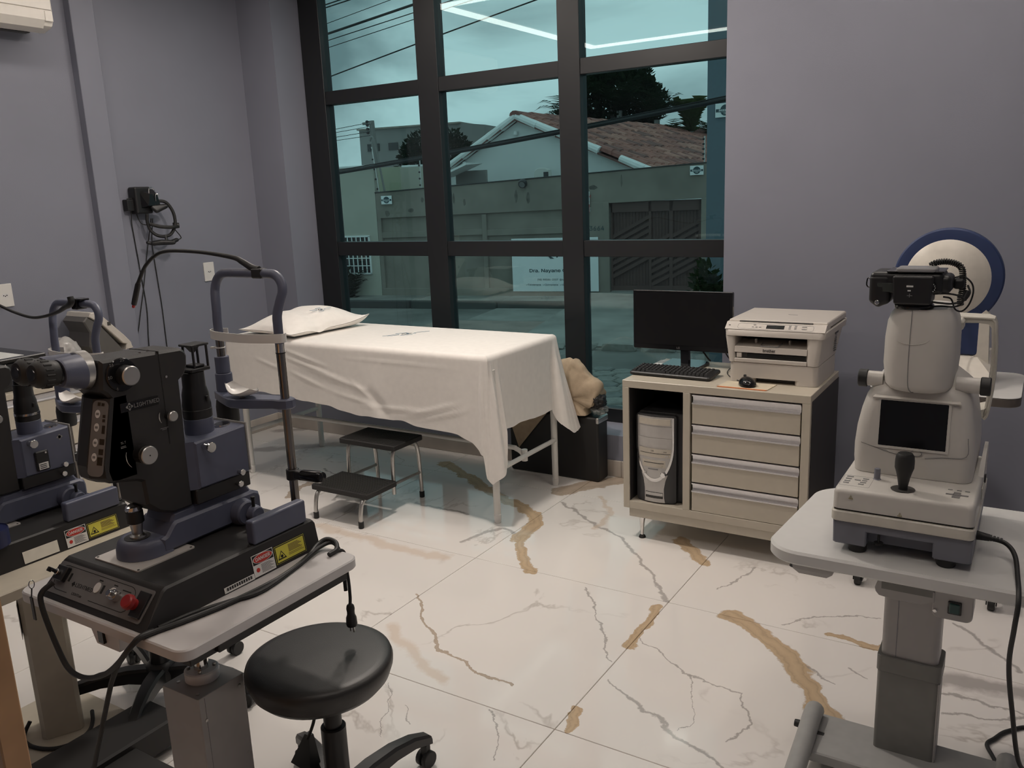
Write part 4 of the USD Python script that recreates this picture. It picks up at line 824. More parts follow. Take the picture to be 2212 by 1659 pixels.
dv = part(pt, 'drive_cover', slab(cxm - 0.072, cxm + 0.074, 0.545, 0.572, 0.003, 0.006), 'drive_beige', smooth=30)
part(pt, 'bay_cover', slab(cxm - 0.08, cxm + 0.08, 0.487, 0.538, 0.003, 0.0045), 'silver_plastic', smooth=30); part(pt, 'bay_cover', slab(cxm - 0.08, cxm + 0.08, 0.444, 0.4855, 0.003, 0.0055), 'silver_plastic', smooth=30)
od = part(pt, 'optical_drive', slab(cxm - 0.073, cxm + 0.078, 0.397, 0.436, 0.003, 0.0045), 'drive_beige', smooth=30)
part(od, 'tray_seam', slab(cxm - 0.068, cxm + 0.074, 0.4135, 0.4155, 0.0046, 0.0052), 'printer_dark', smooth=False); part(od, 'eject_button', slab(cxm + 0.052, cxm + 0.066, 0.402, 0.408, 0.0046, 0.007), 'silver_plastic', smooth=False)
part(od, 'drive_logo', conc(text('LG', 0.007, (cxm - 0.012, ty - 0.0295, 0.423), (1, 0, 0), (0, 0, 1)), text('DVD', 0.005, (cxm + 0.046, ty - 0.026, 0.422), (1, 0, 0), (0, 0, 1))), 'print_black', smooth=False)
fd = part(pt, 'floppy_drive', slab(cxm - 0.056, cxm + 0.052, 0.350, 0.383, 0.003, 0.0045), 'drive_beige', smooth=30)
part(fd, 'disk_slot', slab(cxm - 0.048, cxm + 0.046, 0.369, 0.372, 0.0046, 0.0053), 'printer_dark', smooth=False); part(fd, 'eject_button', slab(cxm + 0.022, cxm + 0.04, 0.356, 0.361, 0.0046, 0.007), 'drive_beige', smooth=False)
part(pt, 'maker_badge', slab(cxm - 0.028, cxm + 0.02, 0.338, 0.343, 0.003, 0.0038), 'print_grey', smooth=False)
part(pt, 'power_button', cyl((cxm + 0.045, ty - 0.012, 0.3185), (cxm + 0.045, ty - 0.036, 0.3185), 0.0125, n=18, bev=.002), 'chrome')
part(pt, 'reset_button', cyl((cxm - 0.04, ty - 0.012, 0.322), (cxm - 0.04, ty - 0.033, 0.322), 0.004, n=12), 'silver_plastic')
part(pt, 'port_hatch', slab(cxm - 0.041, cxm + 0.041, 0.205, 0.233, 0.002, 0.0035), 'printer_dark', smooth=False); part(pt, 'hatch_lid', slab(cxm - 0.039, cxm + 0.041, 0.218, 0.231, 0.0035, 0.006), 'silver_plastic', smooth=False)

kb = thing('keyboard', 'black computer keyboard on the cabinet top', 'keyboard', (-0.247, 0.684, Z1))
kc = [A(-0.432, 0.618), A(-0.058, 0.606), A(-0.054, 0.728), A(-0.443, 0.752)]
kX, kY = A(0.999, -0.035, 0), A(0.03, 0.995, 0.085)
kO = A(-0.434, 0.617, Z1)
part(kb, 'base', put(exb(rrect(0, 0.382, 0, 0.138, 0.014), 'z', 0.0008, 0.017, 0.004), kO, kX, kY), 'black_plastic', smooth=25)
for r_ in range(6):
    y = 0.012 + r_ * 0.0195
    w = [0.017] * 19 if r_ else [0.02, 0.02, 0.02, 0.098, 0.02, 0.02, 0.02, 0.017, 0.017, 0.017, 0.017, 0.017, 0.017]
    x = 0.010
    for ww in w:
        if x + ww > 0.374: break
        part(kb, 'key', put(hull([(x + dx * e, y + dy * e2, z) for z, e0 in ((0.017, 0.0), (0.0225, 0.0022)) for dx, e, dy, e2 in ((1, e0, 1, e0), (1, ww - .002 - e0, 1, e0), (1, e0, 1, .0172 - e0), (1, ww - .002 - e0, 1, .0172 - e0))]), kO, kX, kY), 'keys', smooth=False); x += ww + 0.0015
part(kb, 'key_print', put(conc(*[box(0.014 + 0.0185 * i, 0.018 + 0.0185 * i, 0.020 + 0.0195 * j, 0.0225 + 0.0195 * j, 0.0226, 0.0229) for i in range(19) for j in range(1, 6)]), kO, kX, kY), 'print_grey', smooth=False, kind='stuff')

mo = thing('monitor', 'black flat screen computer monitor before the window', 'monitor', (-0.285, 0.87, Z1))
mx0, mx1, mz0, mz1, my = -0.522, -0.042, 0.815, 1.092, 0.868
part(mo, 'housing', conc(exb(rrect(mx0, mx1, mz0, mz1, 0.006), 'y', my, my + 0.02, 0.002), hull([(x, y, z) for x, z, y in ((mx0 + .03, mz0 + .02, my + .02), (mx1 - .03, mz0 + .02, my + .02), (mx0 + .03, mz1 - .03, my + .02), (mx1 - .03, mz1 - .03, my + .02), (mx0 + .1, mz0 + .05, my + .045), (mx1 - .1, mz0 + .05, my + .045), (mx0 + .1, mz1 - .08, my + .045), (mx1 - .1, mz1 - .08, my + .045))])), 'gloss_black', smooth=25)
part(mo, 'screen', box(mx0 + 0.014, mx1 - 0.014, my - 0.0008, my + 0.001, mz0 + 0.024, mz1 - 0.014), 'lcd_black', smooth=False)
part(mo, 'maker_logo', text('LG', 0.009, (-0.305, my - 0.0005, mz0 + 0.007), (1, 0, 0), (0, 0, 1)), 'print_grey', smooth=False)
part(mo, 'neck', hull([(-0.292, 0.885, mz0 + .01), (-0.252, 0.885, mz0 + .01), (-0.292, 0.905, mz0 + .01), (-0.252, 0.905, mz0 + .01), (-0.285, 0.87, Z1 + .012), (-0.248, 0.87, Z1 + .012), (-0.285, 0.90, Z1 + .012), (-0.248, 0.90, Z1 + .012)]), 'gloss_black', smooth=False)
part(mo, 'stand_base', exb([(-0.362, 0.79), (-0.178, 0.806), (-0.172, 0.945), (-0.215, 0.985), (-0.37, 0.975)], 'z', Z1 + 0.0005, Z1 + 0.014, 0.003), 'gloss_black', smooth=False)
single('monitor_cable', conc(tube([(-0.235, 0.92, 0.86), (-0.215, 0.97, 0.80), (-0.20, 1.0, 0.76), (-0.19, 1.01, Z1 + .006)], 0.004, 7), tube([(-0.16, 0.93, 0.87), (-0.13, 0.98, 0.83), (-0.10, 1.0, 0.77), (-0.07, 1.005, Z1 + .006)], 0.003, 7)), 'black_rubber', 'thin black cables hanging behind the monitor', 'cable')
for k, (dx, dy, rot) in enumerate(((0, 0, 0.02), (0.003, 0.004, -0.02))):
    c = turned((-0.392 + dx, 0.885 + dy, Z1 + 0.0004 + 0.0006 * k), math.degrees(rot)); m = box(-0.032, 0.03, -0.075, 0.09, 0, 0.0005); m.apply_transform(c)
    single('paper_slip', m, 'paper', ('lower' if k == 0 else 'upper') + ' of two pale paper slips lying behind the keyboard', 'paper', 'paper slips behind the keyboard', smooth=False)

mpd = thing('mouse_pad', 'cream mouse pad with orange front edge, before the printer', 'mouse pad', (0.11, 0.59, Z1))
part(mpd, 'pad', ext([(0.006, 0.5375), (0.2105, 0.5335), (0.2205, 0.645), (0.012, 0.645)], 'z', Z1 + 0.0004, Z1 + 0.003), 'mouse_pad', smooth=False)
part(mpd, 'edge_band', ext([(0.0035, 0.530), (0.2035, 0.5265), (0.2105, 0.5335), (0.006, 0.5375)], 'z', Z1 + 0.0004, Z1 + 0.0034), 'orange_edge', smooth=False)
ms = thing('mouse', 'black computer mouse on the mouse pad', 'mouse', (0.112, 0.588, Z1 + 0.0032))
m = trimesh.creation.icosphere(3, 1.0); v = m.vertices.copy(); v[:, 2] = np.where(v[:, 2] < 0, v[:, 2] * 0.15, v[:, 2]); v = v * A(0.034, 0.052, 0.032) * (1 - 0.12 * v[:, 1:2] * A(1, 0, 0)); m.vertices = v
Rm = turned((0.112, 0.588, Z1 + 0.0082), 35); m.apply_transform(Rm); part(ms, 'shell', m, 'gloss_black', smooth=True)
w_ = cyl((-0.004, 0.026, 0.028), (0.004, 0.026, 0.028), 0.008, n=14); w_.apply_transform(Rm); part(ms, 'scroll_wheel', w_, 'black_rubber')
part(ms, 'cord', tube([(0.085, 0.628, Z1 + .007), (0.06, 0.648, Z1 + .006), (0.01, 0.70, Z1 + .005), (-0.04, 0.80, Z1 + .005), (-0.06, 0.95, Z1 + .005)], 0.002, 6), 'black_rubber')

pn = thing('printer', 'beige multifunction laser printer on the right half of the cabinet', 'printer', (0.195, 0.84, Z1))
px0, px1, py0, py1 = 0.012, 0.379, 0.655, 1.0
def prism(sec, zs):     # sections (x0, x1, y0, y1) stacked at heights
    R = [np.column_stack([rrect(*s_, 0.022), np.full(24, z)]) for s_, z in zip(sec, zs)]; return skin(R)
part(pn, 'paper_cassette', conc(prism([(px0 + .002, px1, py0 + .002, py1)] * 2, (Z1 + 0.021, 0.8235)), prism([(px0 + .002, 0.122, py0 + .002, py1)] * 2, (Z1 + 0.001, Z1 + .021)), prism([(0.285, px1, py0 + .002, py1)] * 2, (Z1 + 0.001, Z1 + .021))), 'printer_shell', smooth=30)
part(pn, 'cassette_recess', box(0.122, 0.285, py0 + 0.035, py0 + 0.06, Z1 + 0.001, Z1 + 0.021), 'printer_dark', smooth=False)
body = prism([(px0, px1 + .001, py0, py1 + .01), (px0 - 0.010, px1 + 0.004, py0 - .002, py1 + .05), (px0 - 0.017, px1 + .012, py0 - .004, py1 + .075)], (0.8255, 0.90, 0.9365))
# front mouth: build the shell as left cheek, right cheek, back and floor so that the mouth is a real recess
def slabx(x0, x1, y0, y1, z0, z1, w0, w1):
    return hull([(x0 - w0 * (k), y, z) for k, z in ((0, z0), (1, z1)) for y in (y0, y1)] + [(x1 + w1 * (k), y, z) for k, z in ((0, z0), (1, z1)) for y in (y0, y1)])
part(pn, 'body_cheek', conc(hull(np.vstack([np.column_stack([rrect(px0 - d, 0.040 - d * .3, py0 - .002, py1 + e, 0.013), np.full(24, z)]) for d, e, z in ((0, .01, .8255), (0.017, .075, .9365))]))), 'printer_shell', smooth=30)
part(pn, 'body_cheek', conc(hull(np.vstack([np.column_stack([rrect(0.330, px1 + d, py0 - .002, py1 + e, 0.02), np.full(24, z)]) for d, e, z in ((0, .01, .8255), (0.012, .075, .9365))]))), 'printer_shell', smooth=30)
part(pn, 'body_back', box(0.03, 0.34, py0 + 0.20, py1 + 0.02, 0.8255, 0.9365), 'printer_shell', smooth=False)
part(pn, 'mouth_lining', conc(box(0.035, 0.335, py0 + 0.185, py0 + 0.199, 0.83, 0.9365), box(0.035, 0.335, py0 + 0.05, py0 + 0.19, 0.93, 0.9362)), 'printer_dark', smooth=False)
part(pn, 'front_sill', box(0.036, 0.334, py0 - .001, py0 + 0.03, 0.8255, 0.842, .002), 'printer_shell', smooth=False)
part(pn, 'slot_recess', box(0.036, 0.334, py0 + 0.012, py0 + 0.03, 0.842, 0.868, .001), 'printer_dark', smooth=False)
part(pn, 'slot_guide', box(0.044, 0.066, py0 + 0.002, py0 + 0.012, 0.844, 0.866, .002), 'printer_shell', smooth=False)
part(pn, 'slot_flap', box(0.088, 0.325, py0 + 0.006, py0 + 0.012, 0.848, 0.863, .001), 'lcd_dark', smooth=False)
part(pn, 'output_tray', hull([(0.036, py0 + .0, 0.868), (0.334, py0 + .0, 0.868), (0.036, py0 + .002, 0.892), (0.334, py0 + .002, 0.892), (0.036, py0 + 0.16, 0.868), (0.334, py0 + 0.16, 0.868), (0.036, py0 + 0.12, 0.907), (0.334, py0 + 0.12, 0.907)]), 'printer_shell', smooth=False)
for x in (0.105, 0.246): part(pn, 'paper_stop', box(x, x + 0.008, py0 + 0.055, py0 + 0.07, 0.892, 0.918, .002), 'printer_shell', smooth=False)
part(pn, 'support_wire', tube([(0.14, py0 + .06, 0.902), (0.143, py0 + .02, 0.901), (0.15, py0 + .006, 0.897), (0.21, py0 + .006, 0.897), (0.217, py0 + .02, 0.901), (0.22, py0 + .06, 0.902)], 0.0018, 6, 4), 'print_grey')
part(pn, 'maker_name', text('brother', 0.011, (0.155, py0 - 0.0007, 0.875), (1, 0, 0.0), (0, 0, 1), bold=True), 'print_black', smooth=False)
sc_ = prism([(px0 - 0.018, px1 + 0.022, py0 - .006, py1 + .085), (px0 - 0.019, px1 + 0.026, py0 - .006, py1 + .085), (px0 - 0.017, px1 + 0.026, py0 + 0.008, py1 + .087)], (0.938, 0.962, 0.968))
part(pn, 'scanner_body', sc_, 'printer_shell', smooth=30)
pan = hull([(-0.006, py0 - 0.004, 0.966), (0.402, py0 - 0.004, 0.966), (-0.006, py0 + 0.03, 0.992), (0.402, py0 + 0.03, 0.992), (-0.006, py0 + 0.10, 0.992), (0.402, py0 + 0.10, 0.992), (-0.006, py0 + 0.1, 0.966), (0.402, py0 + 0.1, 0.966)])
part(pn, 'control_panel', pan, 'printer_shell', smooth=False)
n_ = A(0, -0.026, 0.034); n_ /= np.linalg.norm(n_); up_ = A(0, 0.034, 0.026); po_ = A(0, py0 - 0.004, 0.966) + n_ * 0.0004
pl_ = lambda x, t: A(x, 0, 0) + po_ + up_ * t
part(pn, 'panel_inlay', put(ext(Polygon(rrect(0.045, 0.355, 0.004, 0.036, 0.012)).difference(Polygon(rrect(0.046, 0.354, 0.005, 0.035, 0.011))), 'z', 0, 0.0003), pl_(0, 0), (1, 0, 0), up_), 'print_grey', smooth=False)
part(pn, 'display', put(box(0.165, 0.238, 0.010, 0.030, 0, 0.0012, .0005), pl_(0, 0), (1, 0, 0), up_), 'lcd_dark', smooth=False)
for x, t in ((0.105, .014), (0.12, .014), (0.135, .014), (0.11, .026), (0.255, .012), (0.255, .020), (0.255, .028), (0.278, .012), (0.278, .020), (0.278, .028), (0.308, .013), (0.308, .025)):
    part(pn, 'button', put(box(x, x + (0.02 if x > .3 else 0.009), t, t + 0.005, 0, 0.001, .0004), pl_(0, 0), (1, 0, 0), up_), 'button_grey', smooth=False)
part(pn, 'panel_badge', put(ext(rrect(0.006, 0.014, 0.02, 0.024, 0.0015), 'z', 0, 0.0004), pl_(0, 0), (1, 0, 0), up_), 'print_black', smooth=False)
part(pn, 'scanner_lid', rbox(-0.004, 0.403, py0 + 0.045, py1 + 0.06, 0.972, 1.001, 0.008), 'printer_shell')
part(pn, 'lid_grip', box(0.045, 0.345, py0 + 0.034, py0 + 0.05, 0.9925, 0.9965, .001), 'printer_dark', smooth=False)
part(pn, 'lid_mark', ext(rrect(0.2, 0.24, py0 + 0.22, py0 + 0.228, 0.003), 'z', 1.0008, 1.0014), 'print_grey', smooth=False)
for k in range(9): part(pn, 'vent_slat', box(px1 + 0.004, px1 + 0.0105, py0 + 0.262, py0 + 0.295, 0.845 + 0.0085 * k, 0.849 + 0.0085 * k), 'print_grey', smooth=False)
part(pn, 'grip_recess', box(px1 + 0.004, px1 + 0.0135, py0 + 0.25, py0 + 0.31, 0.921, 0.931, .001), 'printer_dark', smooth=False)
# ------------------------------------------------------------------ retinal camera on its lift table, perimeter behind it
FZ = 0.66
ft = thing('lift_table', 'grey-white instrument lift table with rounded corners under the retinal camera', 'table', (0.91, -0.55, 0))
Pt = np.vstack([rrect(0.575, 1.235, -0.806, -0.265, 0.085, 10)])
Pt = np.array([(x, y) for x, y in Pt]); Pt[(Pt[:, 0] < 0.66) & (Pt[:, 1] > -0.45), 0] += 0.045 * ((Pt[(Pt[:, 0] < 0.66) & (Pt[:, 1] > -0.45), 1] + 0.45) / 0.185)
part(ft, 'tabletop', exb(Pt, 'z', FZ - 0.036, FZ, 0.006), 'trolley_top', smooth=30)
part(ft, 'inner_column', exb(rrect(0.8415, 0.9785, -0.625, -0.535, 0.018), 'z', 0.30, FZ - 0.036, 0.001), 'column_light', smooth=35)
part(ft, 'column_seam', box(0.8775, 0.8787, -0.6258, -0.62, 0.33, 0.60), 'fundus_grey', smooth=False)
part(ft, 'outer_column', exb(rrect(0.836, 0.985, -0.630, -0.528, 0.012), 'z', 0.05, 0.325, 0.001), 'column_dark', smooth=35)
part(ft, 'column_collar', exb(rrect(0.8335, 0.988, -0.633, -0.525, 0.013), 'z', 0.292, 0.338, 0.002), 'column_dark', smooth=35)
part(ft, 'edge_profile', conc(box(0.9805, 0.987, -0.628, -0.60, 0.06, 0.29, .002)), 'column_light', smooth=False)
br_ = part(ft, 'bracket', exb(soften([(0.818, .524), (0.835, .505), (0.96, .505), (0.96, .56), (0.835, .56), (0.825, .545)], .25, 1), 'y', -0.640, -0.52, 0.002), 'column_light', smooth=30)
part(br_, 'bracket_groove', box(0.836, 0.955, -0.6412, -0.638, 0.531, 0.56), 'column_dark', smooth=False)
sb = part(ft, 'switch_box', exb(rrect(0.955, 1.046, 0.478, 0.62, 0.016), 'y', -0.636, -0.56, 0.003), 'column_light', smooth=30)
part(sb, 'green_switch', box(0.990, 1.021, -0.642, -0.635, 0.497, 0.531, .002), 'gloss_black', smooth=False); part(sb, 'switch_rocker', box(0.994, 1.017, -0.646, -0.641, 0.501, 0.527, .002), 'green_switch', smooth=False, label='dark green rocker')
part(sb, 'screw', cyl((0.962, -0.640, 0.497), (0.962, -0.635, 0.497), 0.005, n=12, bev=.001), 'chrome')
part(ft, 'control_box', hull([(x, y, z) for x, y in ((0.618, -0.70), (0.745, -0.70), (0.618, -0.58), (0.745, -0.58)) for z in (0.6235,)] + [(x, y, 0.565) for x, y in ((0.625, -0.695), (0.725, -0.695), (0.625, -0.585), (0.725, -0.585))] + [(x, y, 0.552) for x, y in ((0.64, -0.69), (0.71, -0.69), (0.64, -0.59), (0.71, -0.59))]), 'column_light', smooth=False)
fr = part(ft, 'base_rail', tube([(0.668, -0.553, 0.075), (0.669, -0.60, 0.078), (0.675, -0.72, 0.07), (0.685, -0.95, 0.055), (0.69, -1.10, 0.05)], 0.026, 14), 'trolley_frame')
for s_, dz in ((-1, 0.06), (1, 0.055)): part(fr, 'foot_screw', cyl((0.67 + s_ * 0.018, -0.62 - 0.02 * (s_ > 0), dz), (0.67 + s_ * 0.042, -0.62 - 0.02 * (s_ > 0), dz), 0.012, 0.010, 12), 'black_rubber')
part(ft, 'base_rail', tube([(1.15, -0.553, 0.075), (1.149, -0.60, 0.078), (1.145, -0.72, 0.07), (1.13, -0.95, 0.055), (1.125, -1.10, 0.05)], 0.026, 14), 'trolley_frame')
part(ft, 'base_plate', box(0.68, 1.14, -0.73, -0.54, 0.03, 0.062, .004), 'trolley_frame', smooth=False)
part(ft, 'glide', conc(*[cyl((x, y, 0), (x, y, 0.05), 0.02, n=14) for x in (0.675, 1.145) for y in (-0.60, -1.05)]), 'black_rubber')

fc = thing('retinal_camera', 'white desktop retinal camera with black screen and joystick, on the grey lift table', 'eye camera', (0.883, -0.54, FZ))
for x, y in ((0.786, -0.722), (0.984, -0.722), (0.786, -0.38), (0.984, -0.38)): part(fc, 'foot', cyl((x, y, FZ), (x, y, 0.686), 0.021, 0.023, 20, .002), 'black_rubber')
nt_ = [(0.732, .683), (0.738, .680), (0.8065, .680), (0.809, .684), (0.8095, .718), (0.9555, .718), (0.956, .684), (0.960, .680), (1.032, .680), (1.0375, .684), (1.0385, .741), (0.7305, .741)]
part(fc, 'chassis', exb(nt_, 'y', -0.748, -0.335, 0.003), 'fundus_grey', smooth=25)
part(fc, 'chassis_inner', box(0.809, 0.956, -0.715, -0.34, 0.684, 0.719), 'fundus_grey', smooth=False)
part(fc, 'lock_knob', conc(cyl((0.836, -0.735, 0.688), (0.836, -0.735, 0.694), 0.011, n=16), cyl((0.836, -0.735, 0.694), (0.836, -0.735, 0.718), 0.003, n=10)), 'black_rubber')
part(fc, 'base_lip', exb(rrect(0.7255, 1.0410, -0.756, -0.330, 0.016), 'z', 0.741, 0.7685, 0.003), 'fundus_cream', smooth=30)
part(fc, 'slide_gap', box(0.732, 1.035, -0.747, -0.335, 0.7685, 0.7735), 'printer_dark', smooth=False)
def stack(secs, n=8):
    return skin([np.column_stack([rrect(a, b, c, d, r, n), np.full(4 * n, z)]) for z, a, b, c, d, r in secs])
part(fc, 'stage', stack([(0.7735, 0.728, 1.0385, -0.753, -0.332, 0.016), (0.812, 0.7285, 1.038, -0.752, -0.332, 0.016), (0.821, 0.7315, 1.035, -0.749, -0.334, 0.016), (0.8245, 0.738, 1.0285, -0.741, -0.34, 0.014)]), 'fundus_shell', smooth=45)
part(fc, 'stage_side_wall', hull([(1.026, -0.52, .823), (1.0385, -0.52, .823), (1.026, -0.335, .823), (1.0385, -0.335, .823), (1.029, -0.345, .868), (1.037, -0.345, .868), (1.029, -0.38, .868), (1.037, -0.38, .868)]), 'fundus_shell', smooth=False)
part(fc, 'head', stack([(0.8255, 0.746, 1.017, -0.600, -0.345, 0.03), (0.86, 0.7425, 1.0195, -0.601, -0.343, 0.032), (0.895, 0.742, 1.020, -0.600, -0.342, 0.034), (0.942, 0.7455, 1.017, -0.596, -0.342, 0.036), (0.985, 0.753, 1.010, -0.590, -0.343, 0.038), (1.022, 0.763, 1.004, -0.584, -0.345, 0.04), (1.045, 0.775, 0.995, -0.576, -0.35, 0.045), (1.066, 0.795, 0.975, -0.560, -0.36, 0.05), (1.085, 0.812, 0.955, -0.54, -0.375, 0.05)]), 'fundus_shell', smooth=50)
part(fc, 'screen_brow', hull([(0.783, -0.589, 1.020), (0.983, -0.589, 1.018), (0.783, -0.594, 1.024), (0.983, -0.594, 1.022), (0.79, -0.57, 1.030), (0.976, -0.57, 1.028)]), 'fundus_shell', smooth=False)
sX, sY = A(1, 0, 0), A(0, 0.12, 1)
part(fc, 'screen_bezel', put(ext(Polygon(rrect(-0.006, 0.160, -0.006, 0.122, 0.005)).difference(Polygon(rrect(0, 0.1535, 0, 0.1155, 0.002))), 'z', -0.01, 0.002), (0.8025, -0.6005, 0.902), sX, sY), 'fundus_shell', smooth=False)
part(fc, 'screen', put(box(0, 0.1535, 0, 0.1155, -0.008, 0.0005), (0.8025, -0.6005, 0.902), sX, sY), 'lcd_black', smooth=False)
part(fc, 'badge', put(ext(affinity.scale(Point(0, 0).buffer(0.011).difference(Point(0, 0).buffer(0.009)), 1.25, 0.75), 'z', 0, 0.0012), (0.892, -0.6015, 0.890), (1, 0, 0), (0, 0, 1)), 'print_grey', smooth=False)
part(fc, 'contour_line', conc(tube([(0.762, -0.5985, 0.903), (0.80, -0.6005, 0.893), (0.84, -0.601, 0.883), (0.866, -0.6015, 0.879)], 0.0008, 5, 4), tube([(0.912, -0.6015, 0.879), (0.95, -0.601, 0.886), (1.002, -0.6005, 0.894), (1.003, -0.598, 0.94)], 0.0008, 5, 4)), 'print_grey')
col = [(1.040, 0.832, 0.935, -0.585, -0.42, 0.04), (1.046, 0.815, 0.95, -0.600, -0.41, 0.045), (1.060, 0.805, 0.958, -0.608, -0.405, 0.05), (1.112, 0.799, 0.9618, -0.612, -0.40, 0.052), (1.175, 0.7995, 0.961, -0.610, -0.40, 0.052), (1.215, 0.803, 0.957, -0.606, -0.402, 0.052), (1.235, 0.810, 0.950, -0.602, -0.405, 0.05), (1.248, 0.820, 0.940, -0.598, -0.41, 0.045)]
part(fc, 'optical_column', stack(col), 'fundus_shell', smooth=50)
part(fc, 'column_seam', tube([(0.8625, -0.6015, 1.247), (0.8625, -0.6065, 1.215), (0.862, -0.6108, 1.175), (0.862, -0.6122, 1.112), (0.8635, -0.6085, 1.062), (0.869, -0.601, 1.046), (0.875, -0.592, 1.042)], 0.0009, 5, 4), 'print_grey')
part(fc, 'column_crease', tube([(0.835, -0.6105, 1.172), (0.85, -0.6110, 1.166), (0.872, -0.6112, 1.165), (0.895, -0.6105, 1.170), (0.905, -0.6095, 1.177)], 0.0010, 5, 4), 'fundus_shell')
for s_, x0, x1 in ((-1, 0.800, 0.763), (1, 0.965, 1.017)):
    part(fc, 'knob_boss', cyl((x0, -0.548, 1.061), (x1, -0.548, 1.061), 0.0195, n=24), 'fundus_shell')
    k_ = part(fc, 'focus_knob', cyl((x1, -0.548, 1.061), (x1 + s_ * 0.0225, -0.548, 1.061), 0.0225, n=28, bev=.002), 'black_rubber')
    for t in np.linspace(0, 2 * np.pi, 20, endpoint=False): part(k_, 'grip_rib', box(min(x1 + s_ * .003, x1 + s_ * .02), max(x1 + s_ * .003, x1 + s_ * .02), -0.548 + 0.0225 * math.cos(t) - .0012, -0.548 + 0.0225 * math.cos(t) + .0012, 1.061 + .0225 * math.sin(t) - .0012, 1.061 + .0225 * math.sin(t) + .0012), 'black_rubber', smooth=False) if False else None
part(fc, 'joystick_well', lathe([(0.0, 0), (0.026, 0), (0.0275, 0.0014), (0.0, 0.0012)], (0.878, -0.697, 0.8246), (0, 0, 1), 28), 'printer_dark')
part(fc, 'joystick', lathe([(0.0105, 0), (0.0110, 0.01), (0.0145, 0.03), (0.0185, 0.045), (0.0218, 0.055), (0.0218, 0.072), (0.0205, 0.084), (0.016, 0.0905), (0.0, 0.0925)], (0.878, -0.697, 0.8258), (0.01, 0, 1), 32), 'black_rubber')
part(fc, 'dial', lathe([(0.010, 0), (0.0075, 0.002), (0.0075, 0.026), (0.0065, 0.028), (0, 0.028)], (0.8115, -0.645, 0.8246), (0, 0, 1), 20), 'fundus_grey')
for i, (x, y, w) in enumerate(((0.742, -0.655, .016), (0.742, -0.672, .014), (0.742, -0.690, .014), (0.742, -0.705, .013), (0.764, -0.676, .014), (0.781, -0.660, .014), (0.781, -0.675, .012), (0.779, -0.690, .014), (0.777, -0.705, .013))): part(fc, 'button', box(x, x + w, y, y + 0.006, 0.8245, 0.8256, .0004), 'print_grey', smooth=False)
part(fc, 'keypad_outline', ext(Polygon(rrect(0.735, 0.805, -0.722, -0.642, .004)).difference(Polygon(rrect(0.7356, 0.8044, -0.7214, -0.6426, .0036))), 'z', 0.8245, 0.8248), 'print_grey', smooth=False)
for x, y, w, h in ((0.970, -0.690, .018, .008), (1.000, -0.690, .018, .008), (0.985, -0.692, .017, .012), (0.984, -0.708, .017, .012), (0.986, -0.676, .015, .009)): part(fc, 'cross_key', box(x, x + w, y, y + h, 0.8245, 0.8257, .0005), 'panel_grey', smooth=False)
for x in (0.972, 0.991, 1.009): part(fc, 'button', box(x, x + .010, -0.655, -0.650, 0.8245, 0.8256, .0004), 'print_grey', smooth=False)
def warn(parent, O, X, Y, s):
    t = Polygon([(-0.5, 0), (0.5, 0), (0, 0.87)]); part(parent, 'warning_triangle', put(conc(ext(affinity.scale(t.difference(affinity.scale(t, .72, .72)), s, s, origin=(0, 0)), 'z', 0, .0004), box(-.04 * s, .04 * s, .25 * s, .55 * s, 0, .0004), box(-.04 * s, .04 * s, .14 * s, .2 * s, 0, .0004)), O, X, Y), 'print_olive', smooth=False)
warn(fc, (0.7705, -0.7535, 0.8015), (1, 0, 0), (0, 0, 1), 0.011); warn(fc, (0.8815, -0.7535, 0.7755), (1, 0, 0), (0, 0, 1), 0.011)
part(fc, 'side_port', box(1.0385, 1.0405, -0.56, -0.50, 0.778, 0.806, .0008), 'fundus_cream', smooth=False); part(fc, 'side_latch', box(1.0385, 1.042, -0.46, -0.445, 0.79, 0.81, .0008), 'printer_dark', smooth=False)
arch = [(0.790, 1.192), (0.90, 1.199), (1.012, 1.197), (1.026, 1.192), (1.0325, 1.175), (1.0375, 1.115), (1.0388, 1.03), (1.031, 0.945), (1.022, 0.92)]
inn = [(1.012, 0.928), (1.0195, 0.955), (1.0262, 1.03), (1.0250, 1.11), (1.0205, 1.168), (1.014, 1.178), (0.99, 1.181), (0.90, 1.178), (0.790, 1.170)]
part(fc, 'head_support', exb(np.array(arch + inn), 'y', -0.33, -0.26, 0.004), 'fundus_cream', smooth=30)
part(fc, 'support_rim', tube([(0.90, -0.332, 1.1965), (1.012, -0.332, 1.1945), (1.024, -0.332, 1.19), (1.0305, -0.332, 1.175), (1.0355, -0.332, 1.115), (1.0368, -0.332, 1.03), (1.029, -0.332, 0.945), (1.021, -0.332, 0.924)], 0.003, 8, 6), 'fundus_cream')
part(fc, 'support_foot', hull([(x, y, z) for x, z in ((1.0, 0.948), (1.021, 0.955), (1.018, 0.935), (0.985, 0.93)) for y in (-0.345, -0.25)]), 'fundus_cream', smooth=False)
part(fc, 'support_bracket', box(0.80, 0.96, -0.40, -0.33, 1.168, 1.196, .006), 'fundus_cream', smooth=False)

